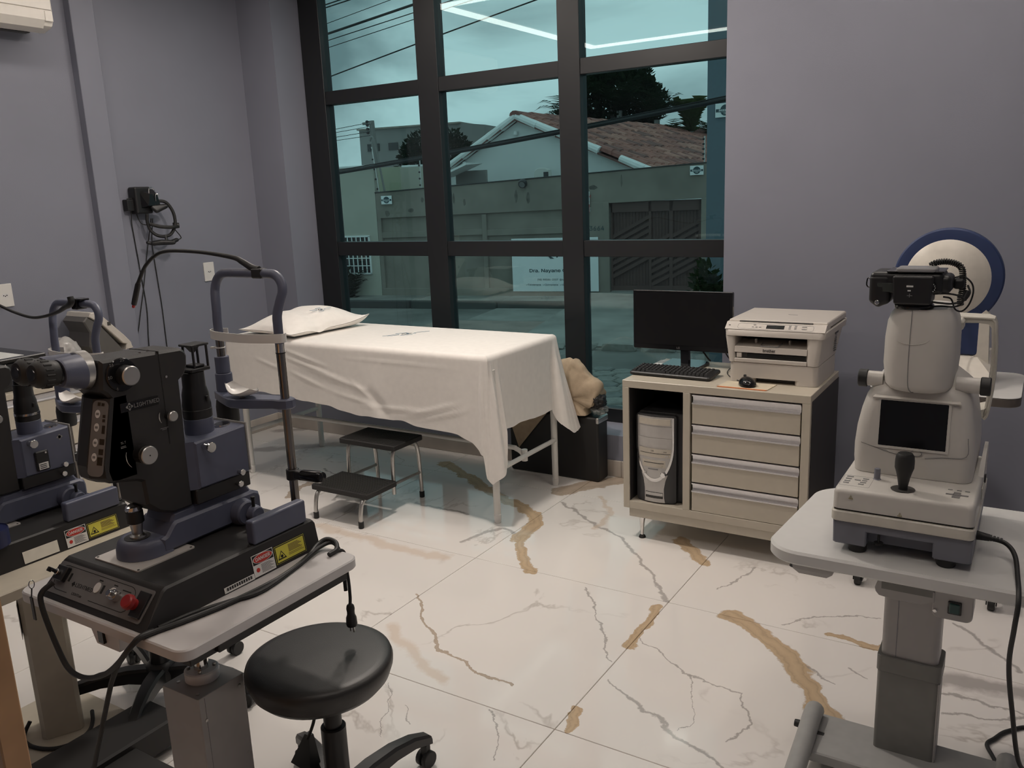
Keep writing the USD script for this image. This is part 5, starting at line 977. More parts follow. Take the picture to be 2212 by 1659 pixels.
dc = thing('reflex_camera', 'black reflex camera mounted face down on top of the retinal camera', 'camera', (0.85, -0.55, 1.248))
part(dc, 'lens_mount', lathe([(0.040, 0), (0.042, 0.004), (0.040, 0.014), (0.036, 0.03), (0.034, 0.05)], (0.861, -0.558, 1.247), (0, 0, 1), 32), 'black_plastic')
part(dc, 'adapter_ring', lathe([(0.043, 0), (0.0445, 0.003), (0.0445, 0.008), (0.043, 0.010)], (0.861, -0.558, 1.2475), (0, 0, 1), 32), 'gloss_black')
part(dc, 'body', rbox(0.762, 0.925, -0.598, -0.49, 1.285, 1.338, 0.012), 'black_plastic')
part(dc, 'hand_grip', hull(np.vstack([blob((x, y, z), .014, .012, .014).vertices for x in (0.775, 0.797) for y in (-0.588, -0.51) for z in (1.272, 1.318)] + [blob((0.783, y, 1.2625), .011, .011, .011).vertices for y in (-0.59, -0.52)])), 'black_plastic', smooth=40)
part(dc, 'prism_housing', hull(np.vstack([blob((x, y, z), .006, .006, .006).vertices for x, z in ((0.826, 1.268), (0.896, 1.268), (0.822, 1.325), (0.900, 1.325)) for y in (-0.61, -0.53)])), 'black_plastic', smooth=40)
part(dc, 'rear_screen', exb(rrect(0.820, 0.908, -0.602, -0.525, 0.008), 'z', 1.338, 1.3475, 0.002), 'satin_plastic', smooth=30, label='grey reflective rear screen')
part(dc, 'eyepiece', rbox(0.80, 0.925, -0.60, -0.50, 1.3375, 1.341, 0.0015), 'gloss_black')
part(dc, 'top_display', box(0.779, 0.817, -0.6003, -0.597, 1.290, 1.312, .0004), 'lcd_green', smooth=False)
part(dc, 'mode_dial', cyl((0.899, -0.597, 1.303), (0.899, -0.610, 1.303), 0.0135, n=28, bev=.001), 'gloss_black')
part(dc, 'dial_marks', conc(*[box(0.899 + 0.0105 * math.cos(t) - .001, 0.899 + 0.0105 * math.cos(t) + .001, -0.6106, -0.6099, 1.303 + 0.0105 * math.sin(t) - .001, 1.303 + 0.0105 * math.sin(t) + .001) for t in np.linspace(0, 2 * np.pi, 14, endpoint=False)]), 'print_white', smooth=False, kind='stuff')
part(dc, 'shutter_button', cyl((0.7825, -0.601, 1.2645), (0.7825, -0.6065, 1.2645), 0.0055, n=18, bev=.001), 'chrome')
part(dc, 'brand_plate', conc(box(0.848, 0.863, -0.6168, -0.616, 1.3045, 1.3085), box(0.851, 0.858, -0.6168, -0.616, 1.2945, 1.2975)), 'print_white', smooth=False)
part(dc, 'flash_mark', conc(box(0.850, 0.862, -0.6168, -0.616, 1.2835, 1.285), box(0.855, 0.8565, -0.6168, -0.616, 1.280, 1.289)), 'print_grey', smooth=False)
part(dc, 'hot_shoe', box(0.832, 0.86, -0.612, -0.605, 1.322, 1.327, .001), 'panel_grey', smooth=False)
part(dc, 'strap_lug', tube([(0.763, -0.575, 1.318), (0.754, -0.575, 1.32), (0.752, -0.575, 1.304), (0.757, -0.575, 1.298), (0.763, -0.575, 1.30)], 0.0016, 6, 5), 'gloss_black')
part(dc, 'side_grip', rbox(0.905, 0.942, -0.592, -0.50, 1.287, 1.330, 0.012), 'black_plastic')
def coil(P, r, R_, turns, n=7):
    P = spline(P, 20); T_ = np.gradient(P, axis=0); T_ /= np.linalg.norm(T_, axis=1, keepdims=True); d = np.r_[0, np.cumsum(np.linalg.norm(np.diff(P, axis=0), axis=1))]
    s_ = np.linspace(0, d[-1], turns * 12); Q = np.stack([np.interp(s_, d, P[:, k]) for k in range(3)], 1); t = np.stack([np.interp(s_, d, T_[:, k]) for k in range(3)], 1)
    x, y, _ = frame_of(t[0]); out = []
    for i in range(len(s_)):
        x = x - t[i] * (x @ t[i]); x /= np.linalg.norm(x); y = np.cross(t[i], x); a = 2 * np.pi * i / 12; out.append(Q[i] + R_ * (x * math.cos(a) + y * math.sin(a)))
    return tube(np.array(out), r, n, smooth=False)
cc = thing('spiral_cable', 'black coiled camera cord arching beside the reflex camera', 'cord', (0.92, -0.52, 1.25))
part(cc, 'coil', coil([(0.888, -0.525, 1.348), (0.90, -0.522, 1.355), (0.925, -0.52, 1.357), (0.95, -0.518, 1.348), (0.958, -0.516, 1.33), (0.96, -0.514, 1.29), (0.957, -0.512, 1.27), (0.958, -0.51, 1.25)], 0.0019, 0.0062, 34), 'black_rubber')
part(cc, 'plug', rbox(0.94, 0.965, -0.535, -0.505, 1.292, 1.318, 0.008), 'black_plastic')
cw = thing('camera_cables', 'loops of thin black cable hanging right of the reflex camera', 'cable', (0.95, -0.54, 1.25))
part(cw, 'cable', tube([(0.90, -0.58, 1.285), (0.93, -0.58, 1.287), (0.955, -0.57, 1.282), (0.966, -0.56, 1.273), (0.962, -0.55, 1.258), (0.945, -0.55, 1.252), (0.92, -0.56, 1.254), (0.895, -0.575, 1.2535)], 0.0022, 8), 'black_rubber')
part(cw, 'cable', tube([(0.93, -0.52, 1.315), (0.958, -0.52, 1.322), (0.978, -0.52, 1.308), (0.984, -0.52, 1.285), (0.977, -0.52, 1.255), (0.963, -0.52, 1.238), (0.948, -0.525, 1.243), (0.938, -0.53, 1.268), (0.922, -0.54, 1.274)], 0.0020, 8), 'black_rubber')
part(cw, 'cable', tube([(0.89, -0.585, 1.268), (0.92, -0.58, 1.264), (0.945, -0.57, 1.262), (0.968, -0.55, 1.268), (0.978, -0.54, 1.285), (0.972, -0.53, 1.302)], 0.0024, 8), 'black_rubber')
part(cw, 'ferrite', cyl((0.966, -0.545, 1.268), (0.974, -0.538, 1.29), 0.0065, n=14, bev=.001), 'black_plastic')
pc = thing('mains_cable', 'thick black power cord curving from the retinal camera down to the floor', 'cord', (1.1, -0.6, 0))
part(pc, 'plug', cyl((1.036, -0.60, 0.70), (1.066, -0.60, 0.698), 0.0115, 0.0085, 14), 'black_rubber')
part(pc, 'strain_relief', conc(*[cyl((1.066 + 0.0075 * i, -0.60 - .001 * i, 0.698 - .0003 * i), (1.071 + 0.0075 * i, -0.60 - .001 * i, 0.698 - .0003 * i), 0.0078 - .0006 * i, n=12) for i in range(4)]), 'black_rubber')
part(pc, 'cable', tube([(1.06, -0.60, 0.698), (1.10, -0.61, 0.694), (1.122, -0.66, 0.686), (1.132, -0.76, 0.672), (1.136, -0.815, 0.664), (1.137, -0.838, 0.640), (1.134, -0.842, 0.59), (1.131, -0.80, 0.48), (1.146, -0.73, 0.33), (1.175, -0.62, 0.12), (1.22, -0.45, 0.012), (1.20, -0.26, 0.006), (1.145, -0.295, 0.006), (1.115, -0.35, 0.006), (1.098, -0.39, 0.006), (1.115, -0.44, 0.006), (1.145, -0.52, 0.006)], 0.0055, 10), 'black_rubber')

PZ = 0.80
pt2 = thing('perimeter_table', 'small grey table on casters behind the retinal camera, near the wall', 'table', (0.83, 0.70, 0))
part(pt2, 'tabletop', exb(rrect(0.60, 1.0935, 0.475, 0.93, 0.05, 8), 'z', PZ - 0.003, PZ, 0.001), 'trolley_top', smooth=30)
part(pt2, 'table_edge', exb(rrect(0.60, 1.0935, 0.475, 0.93, 0.05, 8), 'z', PZ - 0.034, PZ - 0.003, 0.003), 'perimeter_edge', smooth=30)
part(pt2, 'column', exb(rrect(0.78, 0.90, 0.66, 0.76, 0.012), 'z', 0.09, PZ - 0.034, 0.001), 'column_light', smooth=30)
for x in (0.60, 1.06):
    part(pt2, 'base_bar', box(x - 0.02, x + 0.02, 0.46, 0.95, 0.065, 0.10, .004), 'column_light', smooth=False)
    for y in (0.485, 0.92):
        c_ = part(pt2, 'caster', conc(cyl((x - 0.012, y, 0.024), (x + 0.012, y, 0.024), 0.024, n=20, bev=.002)), 'black_rubber')
        part(c_, 'caster_fork', conc(box(x - 0.018, x - 0.014, y - 0.012, y + 0.022, 0.02, 0.062, .002), box(x + 0.014, x + 0.018, y - 0.012, y + 0.022, 0.02, 0.062, .002), box(x - 0.018, x + 0.018, y - 0.01, y + 0.03, 0.055, 0.066, .002)), 'black_plastic', smooth=False)
part(pt2, 'base_bar', box(0.62, 1.04, 0.68, 0.74, 0.065, 0.10, .004), 'column_light', smooth=False)
pe = thing('perimeter', 'white dome perimeter with broad blue rim, standing behind the retinal camera', 'visual field instrument', (0.82, 0.72, PZ))
DC = A(0.8195, 0.70, 1.186)
part(pe, 'blue_rim', lathe([(0.152, -0.004), (0.180, 0.0), (0.1855, 0.006), (0.1855, 0.045), (0.178, 0.052), (0.152, 0.05)], DC, (0, 1, 0), 72), 'perimeter_blue', smooth=30)
part(pe, 'dome_shell', lathe([(0.0, -0.050), (0.03, -0.048), (0.07, -0.041), (0.10, -0.031), (0.125, -0.018), (0.142, -0.006), (0.1525, 0.003), (0.1525, 0.03)], DC, (0, 1, 0), 72), 'perimeter_white', smooth=60)
part(pe, 'blue_panel', exb(rrect(0.708, 0.945, 0.905, 1.08, 0.02), 'y', 0.695, 0.722, 0.003), 'perimeter_blue', smooth=30)
yoke = Polygon([(0.66, PZ + .002), (0.985, PZ + .002), (0.975, 0.90), (0.968, 1.06), (0.955, 1.075), (0.94, 1.06), (0.70, 1.06), (0.685, 1.075), (0.672, 1.06), (0.665, 0.90)]).difference(Polygon(rrect(0.71, 0.936, 0.90, 1.2, 0.018)))
part(pe, 'yoke', ext(yoke, 'y', 0.685, 0.735), 'perimeter_white', smooth=30)
part(pe, 'body', hull([(x, y, z) for x in (0.655, 0.985) for y, z in ((0.56, PZ + .002), (0.86, PZ + .002), (0.62, 0.855), (0.84, 0.91))] + [(x, y, 0.90) for x in (0.70, 0.94) for y in (0.68, 0.83)]), 'perimeter_white', smooth=False)
part(pe, 'chin_rest', rbox(0.845, 0.895, 0.60, 0.68, 0.826, 0.846, 0.008), 'perimeter_white')
part(pe, 'base_gasket', box(0.652, 0.988, 0.556, 0.865, PZ + 0.0002, PZ + 0.006, .001), 'perimeter_edge', smooth=False)
single('thin_cord', tube([(0.862, 0.68, 1.05), (0.866, 0.672, 0.98), (0.874, 0.64, 0.92), (0.882, 0.56, 0.86), (0.886, 0.54, 0.812)], 0.0035, 7), 'black_rubber', 'thin black cord hanging over the blue panel of the perimeter', 'cord')
# ------------------------------------------------------------------ two laser slit lamps
XC = -0.54
def laser(D, label, first):
    D = A(*D); t = thing('laser_slit_lamp', label, 'slit lamp', A(XC, -1.7, 0.73) + D)
    def p(parent, name, mesh, mat, smooth=35, label=None, kind=None):
        m = mesh.copy(); m.apply_translation(D); return part(parent, name, m, mat, smooth, label, kind)
    # console
    prof = [(-1.930, .7305), (-1.926, .742), (-1.874, .798), (-1.864, .803), (-1.452, .803), (-1.445, .796), (-1.445, .7305)]
    R = []
    for x, k in ((-0.700, 1), (-0.694, 0), (-0.352, 0), (-0.346, 1)):
        R.append([(x + (0.012 * (0.803 - z) / 0.073 if x > -.5 else -0.012 * (0.803 - z) / 0.073), y * (1 - 0.003 * k) + (-1.69 * 0.003 * k), z - 0.004 * k * (z > .75)) for y, z in prof])
    con = hull(np.array(R).reshape(-1, 3)); p(t, 'console', con, 'black_enamel', 25)
    SX, SY = A(0, 1, 0), A(-0.012, 0, 0.073); SN = np.cross(SX, SY / np.linalg.norm(SY))
    side = lambda y, z: A(-0.3338 - 0.012 * (z - .7305) / 0.0725 + 0.0004, y, z)
    def side_label(name, y0, y1, z0, z1, draw, base='label_white'):
        l = p(t, name, put(box(0, y1 - y0, 0, z1 - z0, 0, 0.0006), side(y0, z0), SX, SY), base, False)
        for nm, m, mat in draw(y1 - y0, z1 - z0): p(l, nm, put(m, side(y0, z0) + SN * 0.0006, SX, SY), mat, False)
    bars = lambda x0, x1, y0, y1, n, h: conc(*[box(x0, x1 - (x1 - x0) * 0.12 * ((i * 7) % 3), y0 + (y1 - y0) * i / n, y0 + (y1 - y0) * i / n + h, 0, .0003) for i in range(n)])
    def danger(w, h):
        el = affinity.scale(Point(w / 2, h * .76).buffer(w * .43), 1, 0.36)
        return [('black_field', box(w * .03, w * .97, h * .54, h * .97, 0, .0002), 'print_black'), ('red_oval', ext(el, 'z', .0002, .0006), 'print_red'), ('oval_line', ext(affinity.scale(el, 1.06, 1.1).difference(el), 'z', .0002, .0006), 'print_white'),
                ('lettering', tx('DANGER', h * .15, w / 2, h * .69, True, 1.0, True).apply_scale((1, 1, .5)).apply_translation((0, 0, .0003)), 'print_white'), ('small_print', bars(w * .36, w * .92, h * .08, h * .5, 9, h * .022), 'print_grey'), ('sunburst', flat(Point(w * .2, h * .28).buffer(w * .08), .0004), 'print_red')]
    def caution(w, h):
        tr_ = Polygon([(w * .06, h * .2), (w * .34, h * .2), (w * .2, h * .68)])
        return [('border', flat(sbox(w * .01, h * .02, w * .99, h * .98).difference(sbox(w * .035, h * .07, w * .965, h * .93)), .0004), 'print_black'), ('warning_triangle', flat(tr_.difference(affinity.scale(tr_, .74, .74).buffer(0)), .0004), 'print_black'), ('sunburst', flat(Point(w * .2, h * .36).buffer(h * .085), .0004), 'print_black'),
                ('small_print', conc(bars(w * .44, w * .88, h * .42, h * .84, 6, h * .045), bars(w * .42, w * .93, h * .24, h * .40, 2, h * .03)), 'print_olive')]
    side_label('danger_label', -1.650, -1.587, .7345, .7850, danger)
    side_label('caution_label', -1.583, -1.489, .7385, .7810, caution, 'print_yellow')
    if first:
        side_label('barcode_label', -1.735, -1.651, .7330, .7460, lambda w, h: [('barcode', conc(*[box(w * (.06 + .88 * i / 34), w * (.06 + .88 * i / 34) + w * (.008 + .008 * ((i * 5) % 3)), h * .3, h * .85, 0, .0003) for i in range(34)]), 'print_black')])
    else:
        side_label('blank_sticker', -1.772, -1.674, .7355, .7690, lambda w, h: [], 'label_cream')
    # slanted front panel
    FX, FY = A(1, 0, 0), A(0, 0.052, 0.056); L_ = np.linalg.norm(FY); FN = np.cross(FX, FY / L_); FO = A(-0.700, -1.9265, 0.7415) + FN * 0.0005
    fp_ = p(t, 'front_panel', put(ext(rrect(0.004, 0.338, 0.003, 0.074, 0.006), 'z', 0, 0.0012), FO, FX, FY), 'panel_grey', False)
    FP = FO + FN * 0.0012
    q = lambda name, m, mat, par=fp_, smooth=False: p(par, name, put(m, FP, FX, FY), mat, smooth)
    out = Polygon(rrect(0.012, 0.288, 0.012, 0.068, 0.024)); q('outline', ext(out.difference(out.buffer(-.0014)).difference(sbox(.075, 0, .155, .02)), 'z', 0, .0004), 'print_black')
    q('key_switch', box(0.016, 0.052, 0.030, 0.064, 0, 0.012, .002), 'black_plastic'); kl = q('key_barrel', cyl((0.03, 0.046, 0.012), (0.03, 0.046, 0.019), 0.007, n=18, bev=.001), 'chrome', smooth=30)
    q('indicator', conc(box(0.058, 0.064, 0.036, 0.054, 0, .0008), box(0.178, 0.184, 0.034, 0.052, 0, .0008)), 'print_black')
    q('maker_mark', conc(*[flat(affinity.rotate(affinity.scale(Point(0.082, 0.034).buffer(0.0055), 1, .5), a, origin=(0.082, 0.034)), .0004) for a in (0, 90)]), 'print_black')
    q('lettering', conc(tx('LIGHTMED', 0.0085, 0.091, 0.030).apply_scale((1, 1, .3)), tx('LIGHTLas', 0.0055, 0.093, 0.0125).apply_scale((1, 1, .3))), 'print_black')
    for x in (0.163, 0.215): q('push_button', conc(ext(affinity.scale(Point(x, 0.043).buffer(0.0095), 1, 1.2), 'z', 0, .002)), 'button_white')
    q('caption', conc(box(0.157, 0.170, 0.058, 0.0605, 0, .0003), box(0.209, 0.222, 0.058, 0.0605, 0, .0003), box(0.242, 0.27, 0.054, 0.0565, 0, .0003)), 'print_black')
    q('dial', conc(cyl((0.236, 0.040, 0), (0.236, 0.040, 0.014), 0.0125, 0.0115, 26), cyl((0.236, 0.040, 0.014), (0.236, 0.040, 0.026), 0.0085, 0.0075, 24, bev=.001)), 'chrome', smooth=30)
    q('stop_switch_block', box(0.300, 0.333, 0.012, 0.066, 0, 0.006, .001), 'black_plastic')
    q('stop_button', conc(cyl((0.303, 0.036, 0.006), (0.303, 0.036, 0.016), 0.012, n=22), cyl((0.303, 0.036, 0.016), (0.303, 0.036, 0.030), 0.0165, 0.0155, 24, bev=.003)), 'red_knob', smooth=30)
    if first:
        q('key', conc(cyl((0.03, 0.046, 0.019), (0.03, 0.046, 0.03), 0.004, n=10), box(0.018, 0.024, 0.04, 0.05, 0.024, 0.034, .001)), 'black_plastic')
        kr = p(t, 'key_ring', tube([A(-0.692, -1.955, 0.772) + A(0.0, 0.006 * math.cos(a), 0.009 * math.sin(a)) for a in np.linspace(0, 2 * np.pi, 12, endpoint=False)], 0.0012, 6, 3, closed=True), 'chrome')
        p(kr, 'key_tag', conc(box(-0.697, -0.686, -1.962, -1.959, 0.69, 0.745, .001), tube([(-0.692, -1.956, 0.763), (-0.692, -1.960, 0.742)], 0.0015, 6)), 'black_plastic', False)
    # glide plate and carriage
    pl = p(t, 'glide_plate', ext(rrect(-0.622, -0.464, -1.848, -1.70, 0.006), 'z', .8032, .8062), 'steel_plate', False)
    for x in (-0.616, -0.470):
        for y in (-1.842, -1.708): p(pl, 'screw_hole', cyl((x, y, .8062), (x, y, .8066), 0.0028, n=10), 'print_black', False)
    def plan(z, dx, y0, y1, n=20):
        a = np.linspace(np.pi, 2 * np.pi, n); W = 0.058 - dx
        P = [(-0.545 + W * math.cos(s), -1.772 + (abs(y0 + 1.772)) * math.sin(s)) for s in a] + [(-0.545 + W, y1), (-0.545 - W, y1)]
        return np.column_stack([P, np.full(len(P), z)])
    p(t, 'carriage_nose', skin([plan(.8068, 0.0, -1.833, -1.74), plan(.825, 0.001, -1.832, -1.74), plan(.838, 0.004, -1.827, -1.74), plan(.8455, 0.011, -1.818, -1.742), plan(.8455, 0.0, -1.80, -1.742)[:, :] * A(0, 0, 1) + plan(.8455, 0.018, -1.808, -1.745) * A(1, 1, 0)]), 'blue_grey_enamel', 45)
    cp = [(-1.765, .8085), (-1.765, .843), (-1.752, .846), (-1.733, .867), (-1.725, .872), (-1.50, .872), (-1.484, .864), (-1.480, .85), (-1.480, .8085)]
    p(t, 'carriage', exb(cp, 'x', -0.603, -0.4865, 0.006), 'blue_grey_enamel', 30)
    p(t, 'carriage_deck', exb([(-1.732, .866), (-1.722, .889), (-1.512, .893), (-1.496, .866)], 'x', -0.593, -0.497, 0.006), 'blue_grey_enamel', 30)
    p(t, 'joystick_well', lathe([(0.0, 0.0), (0.026, 0.0), (0.028, 0.0016), (0.0, 0.0012)], (-0.547, -1.785, 0.8452), (0, 0, 1), 28), 'black_rubber')
    J = A(-0.547, -1.783, 0.846)
    js = p(t, 'joystick', lathe([(0.018, 0), (0.0175, 0.004), (0.0115, 0.008), (0.0125, 0.02), (0.014, 0.031), (0.014, 0.034)], J, (0.0, -0.02, 1), 28), 'satin_metal')
    p(js, 'joystick_grip', lathe([(0.0165, 0.034), (0.0185, 0.036), (0.0185, 0.060), (0.016, 0.062)], J, (0.0, -0.02, 1), 28), 'black_rubber')
    p(js, 'joystick_cap', lathe([(0.0165, 0.062), (0.0185, 0.066), (0.0165, 0.073), (0.010, 0.0765), (0, 0.0755)], J, (0.0, -0.02, 1), 28), 'chrome')
    p(t, 'wheel_housing', conc(cyl((-0.49, -1.545, .832), (-0.462, -1.545, .832), 0.034, 0.030, 28, .004), cyl((-0.462, -1.532, .828), (-0.440, -1.532, .828), 0.022, 0.019, 24, .003)), 'blue_grey_enamel', 30)
    p(t, 'axle', cyl((-0.60, -1.532, .825), (-0.36, -1.532, .825), 0.0035, n=12), 'chrome')
    p(t, 'lock_screw', conc(cyl((-0.452, -1.535, .848), (-0.452, -1.535, .866), 0.0042, n=12), cyl((-0.452, -1.535, .866), (-0.452, -1.535, .873), 0.0055, n=12, bev=.001)), 'black_plastic')
    for x0, x1 in ((-0.372, -0.345), (-0.702, -0.675)): p(t, 'rail_cover', rbox(x0, x1, -1.632, -1.468, .8036, .860, 0.006), 'blue_grey_enamel')
    # microscope housing
    B = [(-1.845, 1.262), (-1.712, 1.2578), (-1.655, 1.256), (-1.643, 1.248), (-1.638, 1.236), (-1.641, 1.213), (-1.650, 1.195), (-1.666, 1.185), (-1.667, 1.11), (-1.669, 1.06), (-1.671, .94), (-1.671, .8905), (-1.725, .8905), (-1.760, .905), (-1.786, .93), (-1.789, .984), (-1.80, .990), (-1.862, 1.004), (-1.868, 1.03), (-1.834, 1.178), (-1.842, 1.190), (-1.8545, 1.20), (-1.847, 1.255)]
    bd = p(t, 'microscope_housing', exb(B, 'x', -0.590, -0.490, 0.006), 'black_enamel', 25)
    p(bd, 'keypad_housing', hull([(x, y, z) for z, ym, yn in ((1.181, -1.836, -1.853), (1.045, -1.870, -1.889), (1.018, -1.870, -1.886), (1.006, -1.86, -1.872)) for x, y in ((-.590, -1.80), (-.490, -1.80), (-.590, ym), (-.490, ym), (-.524, yn), (-.556, yn))]), 'black_enamel', False)
    p(bd, 'cover_seam', box(-0.5905, -0.4893, -1.7125, -1.7105, 1.05, 1.2588), 'print_black', False)
    XF = -0.4895; f = lambda y, z: A(XF, y, z)
    def disc(par, name, y, z, r0, r1, x0, x1, mat, bev=.0015): return p(par, name, cyl((XF + x0, y, z), (XF + x1, y, z), r0, r1, 36, bev), mat, 30)
    disc(bd, 'magnification_scale', -1.804, 1.2255, 0.0355, 0.0345, 0, 0.004, 'gloss_black', .0008)
    k1 = disc(bd, 'magnification_knob', -1.800, 1.2245, 0.0215, 0.0205, 0.004, 0.026, 'black_plastic'); disc(k1, 'knob_face', -1.800, 1.2245, 0.0208, 0.0202, 0.0262, 0.030, 'satin_metal')
    p(k1, 'scale_numbers', conc(text('16', .006, f(-1.831, 1.247) + A(.0042, 0, 0), (0, 1, 0), (0, 0, 1)), text('25', .006, f(-1.806, 1.2535) + A(.0042, 0, 0), (0, 1, 0), (0, 0, 1)), text('10', .006, f(-1.838, 1.222) + A(.0042, 0, 0), (0, 1, 0), (0, 0, 1)), text('6', .006, f(-1.822, 1.196) + A(.0042, 0, 0), (0, 1, 0), (0, 0, 1))), 'print_grey', False)
    k2 = disc(bd, 'power_knob', -1.786, 1.0485, 0.0200, 0.0195, 0, 0.022, 'black_plastic'); disc(k2, 'knob_face', -1.786, 1.0485, 0.0205, 0.0200, 0.0222, 0.033, 'satin_metal'); p(k2, 'set_screw', cyl((XF + .033, -1.786, 1.0485), (XF + .0335, -1.786, 1.0485), .0015, n=8), 'print_black', False)
    k3 = disc(bd, 'spot_knob', -1.708, 1.114, 0.0095, 0.0095, 0, 0.012, 'black_plastic'); disc(k3, 'knob_face', -1.708, 1.114, 0.0120, 0.0116, 0.0122, 0.021, 'satin_metal')
    def arc(y, z, r, a0, a1): return p(bd, 'printed_arc', tube([f(y + r * math.cos(a), z + r * math.sin(a)) for a in np.radians(np.linspace(a0, a1, 8))], [0.0003, 0.0011, 0.0003], 5, 2), 'print_white')
    arc(-1.786, 1.0485, 0.034, 160, 225); arc(-1.708, 1.114, 0.022, 150, 215)
    p(bd, 'knob_caption', conc(text('SLT', .005, f(-1.828, 1.080), (0, 1, 0), (0, 0, 1)), put(conc(box(0, .013, 0, .0012, 0, .0003), box(0, .012, .003, .0042, 0, .0003)), f(-1.829, 1.071), (0, 1, 0), (0, 0, 1)), put(conc(box(0, .020, 0, .0014, 0, .0003), box(.004, .016, -.003, -.0018, 0, .0003)), f(-1.731, 1.088), (0, 1, 0), (0, 0, 1))), 'print_grey', False)
    p(bd, 'cover_screw', conc(cyl((XF, -1.700, 1.2), (XF + .0015, -1.700, 1.2), .0028, n=12), cyl((-0.52, -1.716, 1.2585), (-0.52, -1.716, 1.2605), .003, n=12), cyl((-0.515, -1.738, 1.2592), (-0.515, -1.738, 1.261), .003, n=12), cyl((-0.53, -1.6415, 1.244), (-0.53, -1.634, 1.246), .0045, n=12)), 'chrome', 30)
    pl2 = p(bd, 'name_plate', put(box(0, .0905, 0, .0195, 0, .0012, .0004), f(-1.8175, 1.1455), (0, 1, -.012), (0, 0, 1)), 'gloss_black', False)
    NP = f(-1.8175, 1.1455) + A(.0012, 0, 0); mk = [flat(affinity.rotate(affinity.scale(Point(0.0205, 0.0098).buffer(.0085), 1, .42), a, origin=(0.0205, 0.0098)).difference(Point(0.0205, .0098).buffer(.0028)), .0004) for a in (0, 90)] + [flat(Point(.0205, .0098).buffer(.0018), .0004)]
    p(pl2, 'emblem', put(conc(*mk), NP, (0, 1, -.012), (0, 0, 1)), 'print_grey', False)
    p(pl2, 'lettering', put(tx('LIGHTMED', .0085, .0315, .0055).apply_scale((1, 1, .3)), NP, (0, 1, -.012), (0, 0, 1)), 'print_grey', False)
    # grey key strip along the housing's slanted front edge
    KA, KB = A(-.5065, -1.8805, 1.036), A(-.5065, -1.8455, 1.176); KY = (KB - KA) / np.linalg.norm(KB - KA); KX = A(.034, .019, 0); KX = KX - KY * (KX @ KY); KX /= np.linalg.norm(KX); Lk = np.linalg.norm(KB - KA)
    KO = KA + np.cross(KX, KY) * .0006
    ks = p(bd, 'key_strip', put(ext(rrect(-0.0165, 0.0165, -0.012, Lk + 0.002, 0.011), 'z', -.001, .0014), KO, KX, KY), 'panel_grey', False)
    KP = KO + np.cross(KX, KY) * .0014
    for v_ in (0.028, 0.058, 0.090, 0.118):
        bt = p(ks, 'push_button', put(ext(affinity.scale(Point(-0.0045, v_).buffer(.0075), .68, 1.15), 'z', 0, .0012), KP, KX, KY), 'button_white', False)
        p(bt, 'button_print', put(box(-0.0075, -0.0015, v_ - .0025, v_ + .0025, .0012, .0015), KP, KX, KY), 'print_grey', False)
    for u_, v_, w, h in ((0.0025, .012, .011, .017), (.0040, .034, .0095, .012), (.0040, .055, .010, .012), (.0070, .078, .006, .017), (.0065, .102, .0055, .006), (.0065, .111, .0055, .006), (-.006, .135, .006, .007), (.002, .135, .006, .006)):
        p(ks, 'display_window', put(box(u_, u_ + w, v_, v_ + h, 0, .0006), KP, KX, KY), 'gloss_black', False)
    # binocular tubes and eyepieces
    p(t, 'flange', conc(cyl((XC, -1.872, 1.243), (XC, -1.850, 1.241), 0.0395, 0.0415, 40, .002)), 'satin_metal', 30)
    for sx in (-0.568, -0.512):
        tb_ = p(t, 'binocular_tube', conc(hull(np.vstack([ring((sx, -1.922, 1.250), A(1, 0, 0), A(0, 0, 1), .0275, 28), ring((XC + (sx - XC) * .55, -1.872, 1.243), A(1, 0, 0), A(0, 0, 1), .036, 28), ring((sx, -1.918, 1.250), A(1, 0, 0), A(0, 0, 1), .0295, 28)]))), 'blue_grey_enamel', 35)
        p(tb_, 'eyepiece_tube', cyl((sx, -1.936, 1.2525), (sx, -1.922, 1.250), 0.0215, 0.0225, 28), 'gloss_black', 30)
        ec = p(tb_, 'eyecup', lathe([(0.0, 0), (0.019, .001), (0.022, .004), (0.0265, .010), (0.0275, .016), (0.0275, .034), (0.0255, .038), (0.0255, .046), (0.022, .050)], (sx, -1.975, 1.2575), (0, 1, -.11), 32), 'black_rubber')
        p(ec, 'lens', lathe([(0.0, 0), (0.012, .0004), (0.0125, .002), (0, .002)], (sx, -1.9765, 1.2577), (0, 1, -.11), 24), 'gloss_black')
        p(ec, 'grip_rib', conc(*[cyl((sx + .0272 * math.cos(s), -1.959, 1.2556 + .0272 * math.sin(s)), (sx + .0272 * math.cos(s), -1.944, 1.254 + .0272 * math.sin(s)), .0022, n=6) for s in np.linspace(0, 2 * np.pi, 16, endpoint=False)]), 'black_rubber', 30, kind='stuff')
    # lamp house and slit tower
    lh = p(t, 'lamp_house', exb([(-1.660, .9275), (-1.660, 1.0385), (-1.5135, 1.0455), (-1.5135, .9275)], 'x', -0.607, -0.4755, 0.004), 'blue_grey_enamel', 25)
    p(t, 'lamp_front_block', hull([(x, y, z) for z in (.9275, 1.041) for x, y in ((-0.59, -1.688), (-0.50, -1.688), (-0.603, -1.659), (-0.479, -1.659))]), 'blue_grey_enamel', False)
    p(lh, 'lamp_base', box(-0.600, -0.480, -1.668, -1.512, .892, .927, .002), 'black_enamel', False)
    p(lh, 'edge_plate', box(-0.606, -0.476, -1.5125, -1.509, .93, 1.05, .0005), 'frosted', False)
    kn = p(lh, 'tilt_knob', conc(cyl((-0.4755, -1.6345, 1.0245), (-0.455, -1.6345, 1.0245), .0085, n=22), cyl((-0.455, -1.6345, 1.0245), (-0.449, -1.6345, 1.0245), .0122, n=28, bev=.001)), 'chrome', 30)
